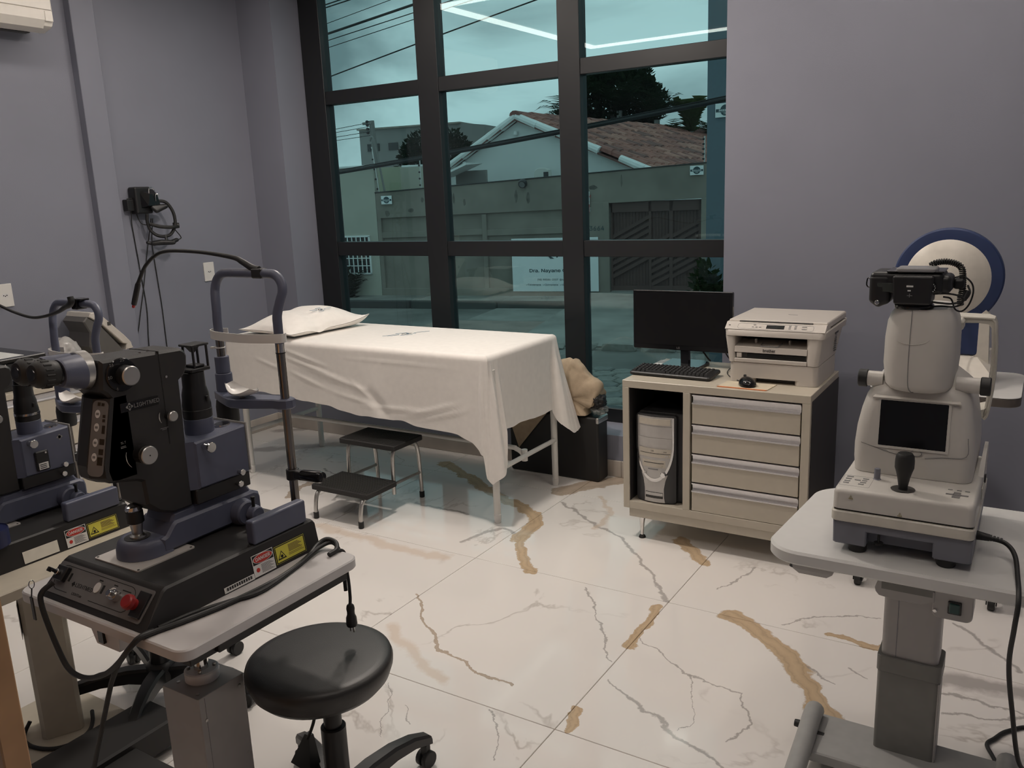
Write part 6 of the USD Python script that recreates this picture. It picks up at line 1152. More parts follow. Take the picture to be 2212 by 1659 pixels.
    for y, z, x0 in ((-1.5475, .9368, -0.4755), (-1.553, .9085, -0.480)):
        kk = p(lh, 'filter_knob', conc(cyl((x0, y, z), (x0 + .010, y, z), .0055, n=16), cyl((x0 + .010, y, z), (x0 + .016, y, z), .0078, n=20, bev=.001)), 'chrome', 30)
    p(lh, 'lens_window', lathe([(0.0, .003), (.017, .003), (.0175, .0035), (.0195, .0035), (.020, 0)], (-0.530, -1.5375, 1.0445), (0, -.04, 1), 32), 'chrome'); p(lh, 'lens_glass', lathe([(0, 0), (.0168, 0), (.0165, .001), (0, .001)], (-0.530, -1.5376, 1.0476), (0, -.04, 1), 28), 'gloss_black')
    if not first:
        cv = p(lh, 'cover_plate', box(-0.4757, -0.468, -1.628, -1.588, .936, .995, .004), 'black_plastic', False); p(cv, 'cover_screw', cyl((-0.468, -1.598, .988), (-0.4655, -1.598, .988), .003, n=12), 'chrome', 30)
        cl = p(cv, 'small_label', box(-0.468, -0.4674, -1.622, -1.594, .940, .960), 'label_white', False); p(cl, 'print', conc(*[box(-0.4674, -0.4671, -1.619, -1.600, .9435 + .005 * i, .9455 + .005 * i) for i in range(3)]), 'print_black', False)
        p(lh, 'emblem', put(conc(*[flat(affinity.rotate(affinity.scale(Point(0, 0).buffer(.0095), 1, .42), a, origin=(0, 0)), .0004) for a in (0, 90)]), (-0.4753, -1.546, 1.020), (0, 1, 0), (0, 0, 1)), 'print_grey', False)
    T0 = A(-0.540, -1.594, 0)
    tw = p(t, 'slit_tower', lathe([(.0335, 1.030), (.0335, 1.0765), (.0325, 1.0775)], T0, (0, 0, 1), 36), 'blue_grey_enamel')
    p(tw, 'slit_barrel', lathe([(.0325, 1.0775), (.0335, 1.080), (.0335, 1.098), (.0325, 1.099), (.0330, 1.108), (.0310, 1.122), (.0305, 1.134), (.0275, 1.146), (.0262, 1.152), (.0255, 1.186), (.0225, 1.188), (.0, 1.188)], T0, (0, 0, 1), 36), 'black_plastic')
    if not first: p(tw, 'chrome_band', lathe([(.0335, 1.094), (.0345, 1.0945), (.0345, 1.101), (.0335, 1.1015)], T0, (0, 0, 1), 36), 'chrome'); p(tw, 'barrel_top', lathe([(.024, 1.186), (.0235, 1.198), (.016, 1.204), (.0, 1.204)], T0, (0, 0, 1), 28), 'gloss_black')
    p(tw, 'highlight_lever', cyl((-0.507, -1.588, 1.118), (-0.506, -1.588, 1.130), .0028, n=10), 'black_rubber')
    if first:
        p(tw, 'tower_head', conc(box(-0.562, -0.514, -1.616, -1.562, 1.188, 1.1965, .002), box(-0.555, -0.52, -1.6, -1.572, 1.1965, 1.203, .002)), 'black_plastic', False)
        p(tw, 'mirror_frame', conc(*[box(x, x + .005, y, y + .005, 1.196, 1.247, .001) for x in (-0.557, -0.523) for y in (-1.604, -1.566)]), 'black_plastic', False)
        p(tw, 'mirror_top', conc(box(-0.562, -0.516, -1.608, -1.558, 1.246, 1.2515, .0015), hull([(-0.55, -1.60, 1.246), (-0.53, -1.60, 1.246), (-0.55, -1.572, 1.246), (-0.53, -1.572, 1.246), (-0.548, -1.588, 1.231), (-0.532, -1.588, 1.231)])), 'black_plastic', False)
    # chin and forehead rest
    Y = -1.412; XRr, XLr = -0.4405, -0.660
    fr = p(t, 'head_rest_rod', cyl((XRr, Y, .74), (XRr, Y, 1.236), 0.0108, n=22), 'dark_steel', 30); p(fr, 'rod_collar', cyl((XRr, Y, 1.2055), (XRr, Y, 1.2355), 0.0112, n=22), 'chrome', 30); p(fr, 'rod_ring', cyl((XRr, Y, 1.203), (XRr, Y, 1.206), 0.0118, n=22), 'black_plastic', 30)
    fl2 = p(t, 'head_rest_rod', cyl((XLr, Y, .74), (XLr, Y, 1.236), 0.0105, n=22), 'dark_steel', 30)
    p(fl2, 'height_sleeve', conc(cyl((XLr, Y, 1.138), (XLr, Y, 1.182), .0185, n=24, bev=.0015), cyl((XLr, Y, 1.09), (XLr, Y, 1.138), .0215, n=24, bev=.0015)), 'blue_grey_enamel', 30); p(fl2, 'height_knob', lathe([(.026, 1.0), (.0285, 1.012), (.0285, 1.05), (.026, 1.066)], (XLr, Y, 0), (0, 0, 1), 28), 'black_rubber')
    p(fl2, 'cable_tie', conc(cyl((XLr, Y, 1.2035), (XLr, Y, 1.2065), .0122, n=18), box(XLr - .020, XLr - .009, Y - .016, Y - .008, 1.2025, 1.2075)), 'clear_nylon', False)
    for x in (XRr, XLr): p(t, 'rod_foot', conc(cyl((x, Y, .7305), (x, Y, .79), .016, n=18, bev=.002), box(x - .012, x + .012, Y - .04, Y, .735, .775, .002)), 'black_enamel', 30)
    p(t, 'head_rest_arch', tube([(XRr, Y, 1.228), (-0.4402, Y, 1.27), (-0.4405, Y + .002, 1.298), (-0.433, Y + .008, 1.33), (-0.428, Y + .014, 1.352), (-0.4335, Y + .018, 1.374), (-0.452, Y + .020, 1.3905), (-0.48, Y + .020, 1.3945), (-0.55, Y + .020, 1.3945), (-0.62, Y + .020, 1.3945), (-0.648, Y + .020, 1.3905), (-0.6665, Y + .018, 1.374), (-0.672, Y + .014, 1.352), (-0.667, Y + .008, 1.33), (-0.6605, Y + .002, 1.298), (-0.660, Y, 1.27), (XLr, Y, 1.228)], 0.0115, 16, 6), 'blue_grey_enamel')
    bp = np.array([(-0.648, -1.392), (-0.672, -1.396), (-0.680, -1.408), (-0.676, -1.424), (-0.655, -1.437), (-0.62, -1.447), (-0.56, -1.453), (-0.50, -1.448), (-0.46, -1.436), (-0.432, -1.422), (-0.424, -1.410), (-0.430, -1.399)])
    sp_ = spline(np.column_stack([bp, 0 * bp[:, 0]]), 6)[:, :2]; tn = np.gradient(sp_, axis=0); tn /= np.linalg.norm(tn, axis=1, keepdims=True); nn = np.stack([-tn[:, 1], tn[:, 0]], 1) * .0012
    p(t, 'forehead_band', ext(np.vstack([sp_ + nn, (sp_ - nn)[::-1]]), 'z', 1.2305, 1.2525), 'white_plastic', 40)
    p(t, 'chin_bar', exb([(-0.690, -1.424), (-0.655, -1.442), (-0.600, -1.466), (-0.575, -1.474), (-0.545, -1.470), (-0.500, -1.452), (-0.462, -1.437), (-0.440, -1.436), (-0.422, -1.428), (-0.416, -1.412), (-0.422, -1.396), (-0.440, -1.389), (-0.500, -1.398), (-0.56, -1.41), (-0.62, -1.398), (-0.660, -1.389), (-0.684, -1.396)], 'z', 1.066, 1.0905, 0.003), 'blue_grey_enamel', 30)
    u, v = np.meshgrid(np.linspace(-1, 1, 21), np.linspace(-1, 1, 13), indexing='ij'); w = np.sqrt(np.clip(1 - v ** 2 * .9, 0, 1)); cx_ = -0.556 + 0.056 * u * (0.7 + .3 * w); cy_ = -1.445 + 0.028 * v * np.sqrt(np.clip(1 - (u * .9) ** 2, 0.05, 1)); cz = 1.094 + 0.022 * u ** 2 * (u < 0) + 0.014 * u ** 2 * (u > 0) + .006 * v ** 2
    V = np.concatenate([np.stack([cx_, cy_, cz + .004], -1).reshape(-1, 3), np.stack([cx_, cy_, cz], -1).reshape(-1, 3)]); I = np.arange(21 * 13).reshape(21, 13); qd = np.stack([I[:-1, :-1], I[1:, :-1], I[1:, 1:], I[:-1, 1:]], -1).reshape(-1, 4); o = 21 * 13
    ed = np.concatenate([I[:, 0], I[-1, 1:], I[-2::-1, -1], I[0, -2:0:-1]]); e2 = np.roll(ed, -1)
    cm = trimesh.Trimesh(V, np.vstack([qd[:, [0, 1, 2]], qd[:, [0, 2, 3]], qd[:, [0, 2, 1]] + o, qd[:, [0, 3, 2]] + o, np.stack([ed, ed + o, e2], 1), np.stack([e2, ed + o, e2 + o], 1)]), process=False); trimesh.repair.fix_normals(cm)
    p(t, 'chin_cup', cm, 'white_plastic', 60)
    p(t, 'chin_cup_pin', cyl((-0.556, -1.445, 1.088), (-0.556, -1.445, 1.097), .008, n=14), 'white_plastic')
    for s_, x in ((1, XRr), (-1, XLr)):
        gp = p(t, 'hand_grip', conc(cyl((x, Y, .880), (x, Y, .908), .0165, n=22, bev=.002), rbox(min(x + s_ * .01, x + s_ * .04), max(x + s_ * .01, x + s_ * .04), Y - .011, Y + .011, .884, .906, .004)), 'black_plastic', 30)
        p(gp, 'grip_sleeve', lathe([(.0, 0), (.0125, .001), (.0145, .006), (.0150, .03), (.0155, .062), (.013, .071), (.0, .0735)], (x + s_ * .032, Y, .8955), (s_, 0, .06), 24), 'gloss_black')
    # fixation light on a gooseneck
    if first:
        g = p(t, 'gooseneck', tube([(-0.5085, -1.392, 1.404), (-0.529, -1.394, 1.408), (-0.558, -1.398, 1.423), (-0.589, -1.40, 1.434), (-0.69, -1.41, 1.447), (-0.80, -1.41, 1.451), (-0.852, -1.41, 1.447), (-0.886, -1.41, 1.436), (-0.915, -1.41, 1.42), (-0.939, -1.41, 1.401), (-0.970, -1.41, 1.364)], [.0085, .0088, .0075, .006, .0048, .0048, .0048, .0048, .0048, .005, .0055], 12), 'black_rubber')
        p(g, 'lamp_handle', lathe([(.0055, 0), (.0075, .006), (.0078, .05), (.0072, .068)], (-0.970, -1.41, 1.364), (-.036, 0, -.066), 18), 'black_plastic'); p(g, 'red_tip', lathe([(.0045, .068), (.0045, .075), (.003, .079), (0, .0795)], (-0.970, -1.41, 1.364), (-.036, 0, -.066), 14), 'red_tip', label='small red tip')
        p(g, 'gooseneck_clip', box(-0.527, -0.492, -1.404, -1.379, 1.383, 1.4075, .003), 'black_rubber', False)
    else:
        E_ = A(-D[0], -D[1], -D[2]); gq = lambda x, z: A(x, -1.385, z) + E_
        g = p(t, 'gooseneck', tube([gq(-1.349, 1.312), gq(-1.347, 1.297), gq(-1.360, 1.287), gq(-1.385, 1.279), gq(-1.428, 1.263), gq(-1.5065, 1.246), gq(-1.5835, 1.240), gq(-1.684, 1.254), gq(-1.785, 1.277), gq(-1.86, 1.292), gq(-1.93, 1.29)], [.009, .010, .0095, .0075, .006, .0048, .0048, .0048, .0048, .0048, .0048], 12), 'black_rubber')
        p(g, 'lamp_handle', lathe([(.0055, 0), (.0075, .006), (.0078, .05), (.0072, .068)], gq(-1.93, 1.29), (-.066, 0, -.02), 18), 'black_plastic')
        p(g, 'gooseneck_clip', conc(rbox(-0.540, -0.512, -1.412, -1.376, 1.378, 1.412, .004), box(-0.545, -0.49, -1.41, -1.38, 1.405, 1.4115, .002)), 'gloss_black', 30)
    return t
laser((0, 0, 0), 'nearest black and blue-grey laser slit lamp, on the near white table', True)
D2 = (-0.835, 0.04, -0.108)
laser(D2, 'farther black laser slit lamp with a blank bright sticker, at the left edge', False)

# near instrument table
t1 = thing('instrument_table', 'near white-topped instrument table carrying the nearest laser slit lamp', 'table', (-0.5, -1.69, 0))
part(t1, 'tabletop', exb(rrect(-0.792, -0.208, -1.942, -1.438, 0.032, 8), 'z', 0.705, 0.7302, 0.003), 'table_laminate', smooth=30)
part(t1, 'under_frame', box(-0.745, -0.248, -1.90, -1.47, 0.668, 0.705, .002), 'black_enamel', smooth=False)
part(t1, 'under_frame', box(-0.42, -0.235, -1.84, -1.46, 0.672, 0.703, .002), 'black_enamel', smooth=False)
sw_ = part(t1, 'switch_box', hull([(-0.545, -1.925, .705), (-0.44, -1.925, .705), (-0.545, -1.86, .705), (-0.44, -1.86, .705), (-0.53, -1.922, .658), (-0.45, -1.922, .658), (-0.53, -1.86, .658), (-0.45, -1.86, .658)]), 'table_laminate', smooth=False)
part(sw_, 'rocker_switch', box(-0.512, -0.492, -1.929, -1.922, .668, .700, .001), 'gloss_black', smooth=False)
part(t1, 'pedestal', exb(rrect(-0.5655, -0.4345, -1.767, -1.635, 0.0025, 2), 'z', 0.06, 0.4605, 0.0012), 'pedestal_paint', smooth=False)
part(t1, 'pedestal_seam', box(-0.4343, -0.4338, -1.7505, -1.7495, 0.1, 0.456), 'print_grey', smooth=False)
for x, y, z, n in ((-0.4345, -1.652, .435, 0), (-0.4345, -1.752, .40, 0), (-0.4345, -1.648, .25, 0), (-0.54, -1.74, .4605, 1), (-0.455, -1.752, .4605, 1)):
    part(t1, 'panel_screw', cyl((x, y, z), (x + (.002 if not n else 0), y, z + (.002 if n else 0)), .0042, n=12, bev=.0006), 'satin_metal')
part(t1, 'lift_flange', conc(cyl((-0.505, -1.698, .4605), (-0.505, -1.698, .488), .040, n=36, bev=.003)), 'white_plastic')
part(t1, 'lift_post', cyl((-0.505, -1.698, .488), (-0.505, -1.698, .67), .0175, n=28), 'chrome')
for a in (0.8, 2.4, 4.0, 5.5): part(t1, 'flange_bolt', cyl((-0.505 + .029 * math.cos(a), -1.698 + .029 * math.sin(a), .488), (-0.505 + .029 * math.cos(a), -1.698 + .029 * math.sin(a), .495), .0042, n=8), 'dark_steel')
part(t1, 'base_beam', box(-1.06, -0.42, -1.76, -1.64, 0.02, 0.085, .005), 'black_enamel', smooth=False)
part(t1, 'base_beam', box(-1.10, -0.93, -2.05, -1.49, 0.02, 0.105, .006), 'black_enamel', smooth=False)
part(t1, 'base_beam', box(-0.52, -0.40, -2.02, -1.56, 0.02, 0.075, .006), 'black_enamel', smooth=False)
part(t1, 'glide', conc(*[cyl((x, y, 0), (x, y, .025), .022, n=14) for x, y in ((-1.01, -2.0), (-1.01, -1.54), (-0.46, -1.98), (-0.46, -1.6))]), 'black_rubber')
# far instrument table
t2 = thing('instrument_table', 'farther cream-topped instrument table under the second laser slit lamp', 'table', (-1.36, -1.65, 0))
part(t2, 'tabletop', exb(rrect(-1.64, -1.045, -1.905, -1.390, 0.03, 8), 'z', 0.592, 0.6222, 0.003), 'cream_pedestal', smooth=30)
pd = np.array([(-1.31, -1.705), (-1.257, -1.602), (-1.365, -1.545), (-1.42, -1.648)])
part(t2, 'pedestal', exb(soften(pd, .12, 2), 'z', 0.012, 0.592, 0.002), 'cream_pedestal', smooth=30)
part(t2, 'pedestal_panel', ext([(-1.3125, -1.706), (-1.311, -1.708), (-1.418, -1.652), (-1.4165, -1.650)], 'z', 0.35, 0.46), 'label_white', smooth=False)
part(t2, 'base_plate', exb(rrect(-1.55, -1.14, -1.78, -1.48, 0.05, 8), 'z', 0.0005, 0.0125, 0.002), 'cream_pedestal', smooth=30)
cd = single('coiled_power_cord', tube([(-1.395, -1.690, .045), (-1.3945, -1.708, .022), (-1.36, -1.732, .018), (-1.30, -1.736, .018), (-1.235, -1.712, .02), (-1.205, -1.665, .022), (-1.215, -1.615, .024), (-1.25, -1.58, .026), (-1.30, -1.55, .028)], .006, 9), 'black_rubber', 'black power cord lying around the foot of the cream pedestal', 'cord')

# stools
def stool(c, seat, z, colx, leg0, label, skip=()):
    s = thing('swivel_stool', label, 'stool', (*c, 0))
    sx, sy = seat; R_ = 0.1785
    part(s, 'seat', lathe([(0.0, -.078), (.135, -.078), (.152, -.074), (.168, -.056), (.1775, -.03), (.1785, -.016), (.175, -.006), (.166, -.001), (.15, .001), (.10, .003), (0, .004)], (sx, sy, z), (0, 0, 1), 64), 'black_vinyl', smooth=50)
    part(s, 'seat_mechanism', box(sx - .07, sx + .07, sy - .05, sy + .05, z - .098, z - .078, .004), 'black_plastic', smooth=False)
    cxx, cyy = c
    part(s, 'gas_lift', cyl((cxx, cyy, .20), (cxx, cyy, z - .09), .0225, n=26), 'black_plastic')
    part(s, 'lift_cover', cyl((cxx, cyy, .09), (cxx, cyy, z - .185), .031, n=28, bev=.003), 'black_plastic')
    part(s, 'hub', lathe([(.055, .07), (.056, .10), (.046, .125), (.034, .135)], (cxx, cyy, 0), (0, 0, 1), 28), 'black_plastic')
    for k in range(5):
        a = math.radians(leg0 + 72 * k); d = A(math.cos(a), math.sin(a), 0); n_ = A(-d[1], d[0], 0); O = A(cxx, cyy, 0); S_ = []
        for r_, z0, z1, w in ((.035, .068, .122, .026), (.10, .088, .132, .024), (.18, .095, .132, .021), (.25, .088, .120, .018), (.305, .070, .098, .016), (.315, .066, .088, .014)):
            S_.append([O + d * r_ + n_ * w * u + A(0, 0, zz) for u, zz in ((-1, z0), (1, z0), (1, z1 - .008), (.7, z1), (-.7, z1), (-1, z1 - .008))])
        l = part(s, 'leg', skin(S_), 'black_plastic', smooth=30)
        w0 = O + d * .298
        part(l, 'caster', conc(cyl(w0 + n_ * -.019 + A(0, 0, .0245), w0 + n_ * -.004 + A(0, 0, .0245), .0245, n=20, bev=.002), cyl(w0 + n_ * .004 + A(0, 0, .0245), w0 + n_ * .019 + A(0, 0, .0245), .0245, n=20, bev=.002), box(w0[0] - .011, w0[0] + .011, w0[1] - .011, w0[1] + .011, .03, .072, .003)), 'black_rubber', smooth=30)
    return s
s1 = stool((-0.278, -1.512), (-0.300, -1.515), 0.480, 0, 82, 'round black padded stool on casters in front of the near table')
part(s1, 'height_lever', tube([(-0.33, -1.535, .388), (-0.40, -1.56, .388), (-0.425, -1.568, .375), (-0.41, -1.562, .36), (-0.385, -1.55, .375)], .0028, 7), 'chrome')
stool((-1.20, -1.36), (-1.20, -1.36), 0.40, 0, 92, 'second black stool, only its star base seen beneath the near table')

# cords of the near slit lamp
cg = thing('lamp_cord', 'pair of thick black cords looping over the near white tabletop', 'cord', (-0.4, -1.7, 0.73))
part(cg, 'cord', tube([(-0.640, -1.935, .780), (-0.648, -1.958, .765), (-0.645, -1.965, .742), (-0.626, -1.966, .687), (-0.594, -1.966, .625), (-0.572, -1.966, .605), (-0.545, -1.966, .600), (-0.51, -1.966, .6045), (-0.472, -1.966, .618), (-0.43, -1.966, .640), (-0.385, -1.966, .675), (-0.345, -1.964, .715), (-0.327, -1.948, .737), (-0.322, -1.915, .7365), (-0.306, -1.859, .7365), (-0.286, -1.758, .7365), (-0.281, -1.631, .7365), (-0.303, -1.525, .7365), (-0.322, -1.465, .745), (-0.315, -1.440, .752), (-0.290, -1.436, .748), (-0.272, -1.452, .739), (-0.270, -1.48, .7365)], .0058, 10), 'black_rubber')
part(cg, 'cord', tube([(-0.330, -1.905, .7365), (-0.318, -1.83, .7365), (-0.292, -1.76, .737), (-0.268, -1.69, .7365), (-0.292, -1.56, .7365), (-0.312, -1.47, .742), (-0.300, -1.432, .742), (-0.285, -1.424, .70), (-0.275, -1.43, .62)], .005, 10), 'black_rubber')
part(cg, 'cord', tube([(-0.330, -1.915, .7365), (-0.336, -1.945, .733), (-0.352, -1.952, .715), (-0.404, -1.952, .664), (-0.44, -1.952, .615), (-0.462, -1.952, .575), (-0.503, -1.952, .493), (-0.571, -1.952, .356), (-0.64, -1.952, .2), (-0.66, -1.952, .09), (-0.64, -1.97, .012), (-0.55, -2.05, .006)], .0054, 10), 'black_rubber')
pg = thing('hanging_plug', 'black two-pin plug dangling from the near tabletop over the stool seat', 'plug', (-0.255, -1.44, 0.5))
part(pg, 'cord', tube([(-0.275, -1.47, .7345), (-0.2685, -1.445, .7345), (-0.2665, -1.432, .722), (-0.266, -1.431, .69), (-0.260, -1.433, .65), (-0.2565, -1.436, .612), (-0.257, -1.438, .59)], .0040, 9), 'black_rubber')
part(pg, 'plug_body', lathe([(.0055, .0), (.009, -.004), (.0105, -.012), (.0095, -.020), (.0098, -.028), (.0130, -.036), (.0140, -.052), (.0125, -.058), (0, -.059)], (-0.257, -1.438, .592), (0, 0, 1), 20), 'black_plastic')
part(pg, 'pin', conc(cyl((-0.2625, -1.438, .518), (-0.2625, -1.438, .534), .0022, n=8), cyl((-0.2515, -1.438, .518), (-0.2515, -1.438, .534), .0022, n=8)), 'chrome')
ad = thing('power_adapter', 'black cord and tapered plug hanging beneath the stool seat', 'plug', (-0.40, -1.5, 0.1))
part(ad, 'cord', tube([(-0.332, -1.51, .392), (-0.336, -1.507, .34), (-0.352, -1.505, .28), (-0.372, -1.505, .235), (-0.384, -1.505, .215)], .0042, 8), 'black_rubber')
part(ad, 'plug_body', hull([(-0.392, -1.505, .226), (-0.376, -1.505, .226), (-0.392, -1.49, .226), (-0.376, -1.49, .222), (-0.445, -1.515, .13), (-0.375, -1.515, .12), (-0.445, -1.475, .13), (-0.375, -1.475, .12)]), 'black_plastic', smooth=False)
ld = thing('blue_lid', 'navy blue round lid at the left edge, before the farther slit lamp', 'lid', (-1.20, -1.79, 0.695))
part(ld, 'lid', lathe([(.046, 0), (.050, .004), (.050, .046), (.0485, .0495), (.0475, .0465), (.040, .0455), (0, .045)], (-1.205, -1.795, .6955), (0, 0, 1), 48), 'navy_plastic', smooth=30)
# ------------------------------------------------------------------ left wall: air conditioner, sockets, headset, drawers, door edge
ac = thing('air_conditioner', 'white split air conditioner high on the left wall', 'air conditioner', (XL + 0.11, -0.55, 2.49))
aP = [(XL, 2.50), (XL + .12, 2.455), (XL + .205, 2.475), (XL + .222, 2.51), (XL + .222, 2.70), (XL + .20, 2.755), (XL + .15, 2.775), (XL, 2.775)]
part(ac, 'casing', exb(soften(aP, .15, 1), 'y', -0.97, -0.135, 0.008), 'ac_plastic', smooth=35)
part(ac, 'front_panel', box(XL + .2215, XL + .2275, -0.96, -0.145, 2.555, 2.74, .002), 'ac_plastic', smooth=False)
part(ac, 'air_flap', hull([(XL + .2, y, 2.468) for y in (-0.95, -0.185)] + [(XL + .226, y, 2.505) for y in (-0.95, -0.185)] + [(XL + .228, y, 2.55) for y in (-0.95, -0.185)] + [(XL + .20, y, 2.55) for y in (-0.95, -0.185)]), 'ac_plastic', smooth=False)
part(ac, 'end_cap', box(XL + .219, XL + .2255, -0.182, -0.14, 2.50, 2.55, .003), 'ac_plastic', smooth=False)
part(ac, 'air_slot', box(XL + .06, XL + .10, -0.94, -0.2, 2.458, 2.4715), 'printer_dark', smooth=False)
def socket(y, z, label, n=3):
    s = thing('wall_socket', label, 'socket', (XL, y, z))
    part(s, 'plate', box(XL + .0002, XL + .008, y - .04, y + .04, z - .06, z + .06, .002), 'white_plastic', smooth=False)
    part(s, 'socket_well', ext(affinity.scale(Point(y, z).buffer(.019), 1, .5).intersection(sbox(y - .016, z - .02, y + .016, z + .02)), 'x', XL + .008, XL + .0086), 'button_white', smooth=False)
    for dy, dz in ((-.008, 0), (.008, 0), (0, -.0035)): part(s, 'pin_hole', cyl((XL + .0086, y + dy, z + dz), (XL + .0092, y + dy, z + dz), .0028, n=10), 'print_black', smooth=False)
socket(0.80, 1.145, 'white wall socket between the gooseneck arm and the bed')
socket(-0.495, 1.147, 'white wall socket at the left edge of the photo')
socket(0.79, 0.33, 'low white wall socket behind the chin rest')
wc = thing('wall_charger', 'black headset charging cradle on the left wall beside the pilaster', 'charger', (XL, 0.36, 1.52))
part(wc, 'cradle', rbox(XL, XL + .07, 0.295, 0.405, 1.53, 1.685, .012), 'black_plastic')
part(wc, 'cradle_front', hull([(XL + .06, .32, 1.56), (XL + .06, .42, 1.56), (XL + .06, .32, 1.67), (XL + .06, .42, 1.67), (XL + .105, .35, 1.575), (XL + .105, .43, 1.575), (XL + .10, .37, 1.64), (XL + .10, .42, 1.64)]), 'gloss_black', smooth=False)
part(wc, 'chrome_hook', conc(tube([(XL + .09, .372, 1.645), (XL + .10, .37, 1.672), (XL + .10, .385, 1.68), (XL + .10, .40, 1.67), (XL + .10, .405, 1.655)], .0025, 7), tube([(XL + .105, .402, 1.60), (XL + .11, .402, 1.635), (XL + .115, .41, 1.64), (XL + .12, .42, 1.625)], .0025, 7)), 'chrome')
hd = thing('ophthalmoscope_headset', 'black head-worn ophthalmoscope hanging from the wall charger', 'headset', (XL + .1, 0.43, 1.4))
def hp(y, z, dx=0.0): return A(XL + .085 + dx, y, z)
part(hd, 'head_band', conc(tube([hp(.40, 1.60), hp(.46, 1.595, .02), hp(.492, 1.555, .03), hp(.505, 1.505, .035), hp(.500, 1.45, .035), hp(.47, 1.405, .03), hp(.435, 1.393, .02), hp(.395, 1.40, .005), hp(.365, 1.43, -.01), hp(.352, 1.48, -.015), hp(.352, 1.53, -.01)], .0095, 9), tube([hp(.355, 1.47), hp(.40, 1.452, .03), hp(.46, 1.444, .05), hp(.515, 1.447, .04)], .0105, 9)), 'black_rubber')
part(hd, 'temple_knob', conc(cyl(hp(.505, 1.452, .01), hp(.535, 1.452, .03), .019, .016, 18, .002)), 'black_plastic')
part(hd, 'top_bridge', hull(np.vstack([blob(hp(y, z, d), .014, .016, .014, 1).vertices for y, z, d in ((.385, 1.565, .01), (.455, 1.568, .03), (.40, 1.545, .02))])), 'black_plastic', smooth=40)
oc = part(hd, 'viewing_optics', conc(hull(np.vstack([blob(hp(y, z, d), .020, .018, .014, 1).vertices for y, z, d in ((.36, 1.356, .0), (.40, 1.362, .03), (.46, 1.355, .05))])), hull(np.vstack([blob(hp(y, z, d), .012, .012, .010, 1).vertices for y, z, d in ((.335, 1.362, -.01), (.37, 1.35, .0))])), hull(np.vstack([blob(hp(y, z, d), .016, .014, .012, 1).vertices for y, z, d in ((.46, 1.36, .05), (.488, 1.368, .05))]))), 'black_plastic', smooth=40)
part(hd, 'optics_stem', cyl(hp(.435, 1.365, .03), hp(.435, 1.398, .02), .0085, n=12), 'black_plastic')
part(hd, 'headset_cord', tube([hp(.50, 1.43, .03), hp(.535, 1.385, .03), hp(.53, 1.372, .03), hp(.49, 1.366, .04)], .003, 7, 5), 'black_rubber')
wp = thing('wall_adapter', 'small black power adapter plugged in beside the pilaster', 'adapter', (XL, 0.28, 1.56))
part(wp, 'body', rbox(XL, XL + .045, 0.253, 0.308, 1.548, 1.615, .006), 'black_plastic')
part(wp, 'cord', tube([(XL + .03, .265, 1.618), (XL + .035, .29, 1.62), (XL + .035, .312, 1.61), (XL + .03, .317, 1.57), (XL + .03, .318, 1.52), (XL + .035, .335, 1.475), (XL + .05, .37, 1.462)], .003, 7), 'black_rubber')
WL = 'black cords hanging down the left wall'
hang = lambda pts: tube([(XL + .006 + dx, y, z) for y, z, dx in pts], .0029, 7)
single('hanging_cord', hang([(.284, 1.55, .02), (.29, 1.47, .003), (.2946, 1.4143, 0), (.305, 1.2075, 0), (.315, .97, 0), (.296, .746, 0), (.29, .45, 0), (.30, .09, .008)]), 'black_rubber', 'black cord falling from the small power adapter down the left wall', 'cord', WL)
single('hanging_cord', hang([(.389, 1.50, .05), (.3889, 1.4274, .02), (.355, 1.2535, 0), (.305, 1.068, 0), (.255, .90, 0), (.2208, .752, 0), (.215, .45, 0), (.24, .09, .008)]), 'black_rubber', 'black cord under the headset bending left as it falls', 'cord', WL)
single('hanging_cord', hang([(.40, 1.50, .05), (.406, 1.3507, .005), (.4153, 1.1196, 0), (.4205, .9562, 0), (.419, .7447, 0), (.42, .4, 0), (.41, .09, .008)]), 'black_rubber', 'rightmost black cord falling straight from the wall charger', 'cord', WL)

lc = thing('low_cabinet', 'beige drawer cabinet along the left wall behind the farther slit lamp', 'cabinet', (-3.24, -0.85, 0))
part(lc, 'body', box(XL + .013, -3.02, -1.45, -0.345, 0.09, 0.70, .002), 'beige_laminate', smooth=False)
part(lc, 'worktop', box(XL + .012, -2.985, -1.46, -0.335, 0.70, 0.73, .002), 'beige_laminate', smooth=False)
part(lc, 'plinth', box(XL + .013, -3.06, -1.44, -0.355, 0, 0.09), 'dark_laminate', smooth=False)
for k in range(4):
    for y0, y1 in ((-1.44, -0.90), (-0.892, -0.352)):
        z1 = 0.695 - 0.148 * k; d = part(lc, 'drawer', box(-3.0195, -3.002, y0, y1, z1 - .142, z1 - .036, .0015), 'beige_laminate', smooth=False)
        part(d, 'handle_strip', ext([(-3.0195, z1), (-3.0, z1 - .001), (-3.0, z1 - .007), (-3.012, z1 - .01), (-3.014, z1 - .024), (-3.012, z1 - .031), (-2.998, z1 - .033), (-2.998, z1 - .036), (-3.0195, z1 - .036)], 'y', y0, y1), 'brushed_aluminium', smooth=20)
tc = thing('tilted_console', 'grey desktop console with slanted cream front panel, on the low cabinet', 'console', (-3.2, -0.12, 0.73))
sd = [(-0.228, 1.006), (-0.252, .983), (-0.224, .92), (-0.236, .845), (-0.20, .775), (-0.03, .775), (-0.041, .796), (-0.174, .972)]
st_ = struct if False else None
part(tc, 'housing', exb(np.array(sd), 'x', -3.40, -3.20, 0.006), 'console_grey', smooth=25)
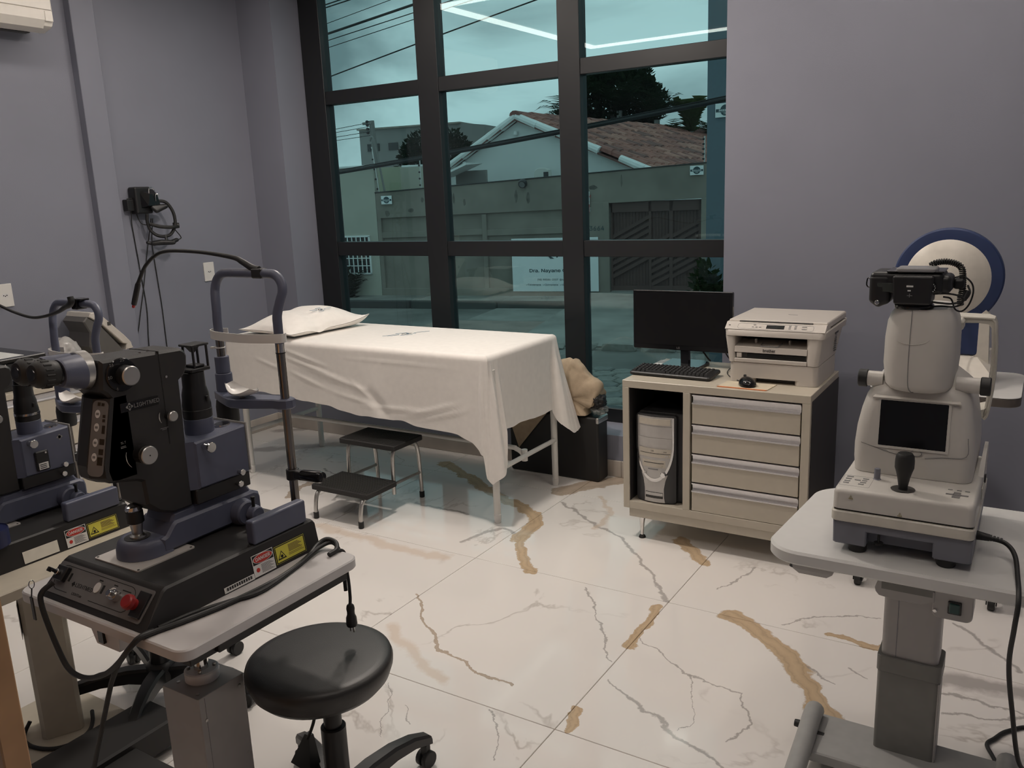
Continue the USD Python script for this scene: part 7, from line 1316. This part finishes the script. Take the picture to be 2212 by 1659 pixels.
part(tc, 'front_panel', exb(np.array([(-0.212, 1.0256), (-0.191, 1.0276), (-0.139, .9935), (-0.034, .8806), (0.003, .834), (0.006, .815), (0.0139, .80), (-0.035, .797), (-0.026, .828), (-0.048, .836), (-0.16, .962), (-0.222, 1.005)]), 'x', -3.41, -3.19, 0.004), 'console_cream', smooth=25)
part(tc, 'stand', box(-3.38, -3.22, -0.20, -0.02, 0.731, 0.79, .004), 'console_grey', smooth=False)
part(tc, 'latch', box(-3.192, -3.188, -0.125, -0.105, 0.945, 0.965, .001), 'printer_dark', smooth=False)
sf = thing('side_shelf', 'beige side shelf under the slanted console', 'shelf', (-3.23, -0.13, 0))
part(sf, 'shelf_board', box(XL + .012, -3.0, -0.333, 0.05, 0.70, 0.7305, .002), 'beige_laminate', smooth=False); part(sf, 'side_panel', box(XL + .012, -3.02, 0.02, 0.05, 0, 0.70, .002), 'beige_laminate', smooth=False)
bk = thing('black_box', 'flat black equipment box with a white sheet on it, left on the low cabinet', 'box', (-3.22, -0.72, 0.73))
part(bk, 'casing', box(-3.43, -3.03, -0.93, -0.60, 0.731, 0.868, .006), 'black_plastic', smooth=False)
part(bk, 'lid', box(-3.435, -3.02, -0.94, -0.575, 0.868, 0.888, .004), 'gloss_black', smooth=False)
single('paper_sheet', box(-3.33, -3.06, -0.92, -0.66, 0.8884, 0.8894), 'paper', 'white paper sheet lying on the flat black box', 'paper', smooth=False)
cp_ = thing('plastic_tray', 'crumpled translucent grey plastic package behind the white forehead band', 'package', (-3.1, -0.42, 0.73))
part(cp_, 'package', crumpled((-3.14, -0.41, .83), (.09, .075, .105), 23, .22, 3, cut=.731), 'frosted', smooth=50)
# door leaf at the lower left
dl = struct('door_1', label='edge of an open light brown wooden door at the lower left corner')
part(dl, 'leaf', box(-0.62, 0.010, -2.368, -2.334, 0.01, 2.1, .002), 'wood', smooth=False)
part(dl, 'edge_groove', box(-0.62, -0.012, -2.3695, -2.3675, 0.01, 2.1), 'wood_dark', smooth=False)
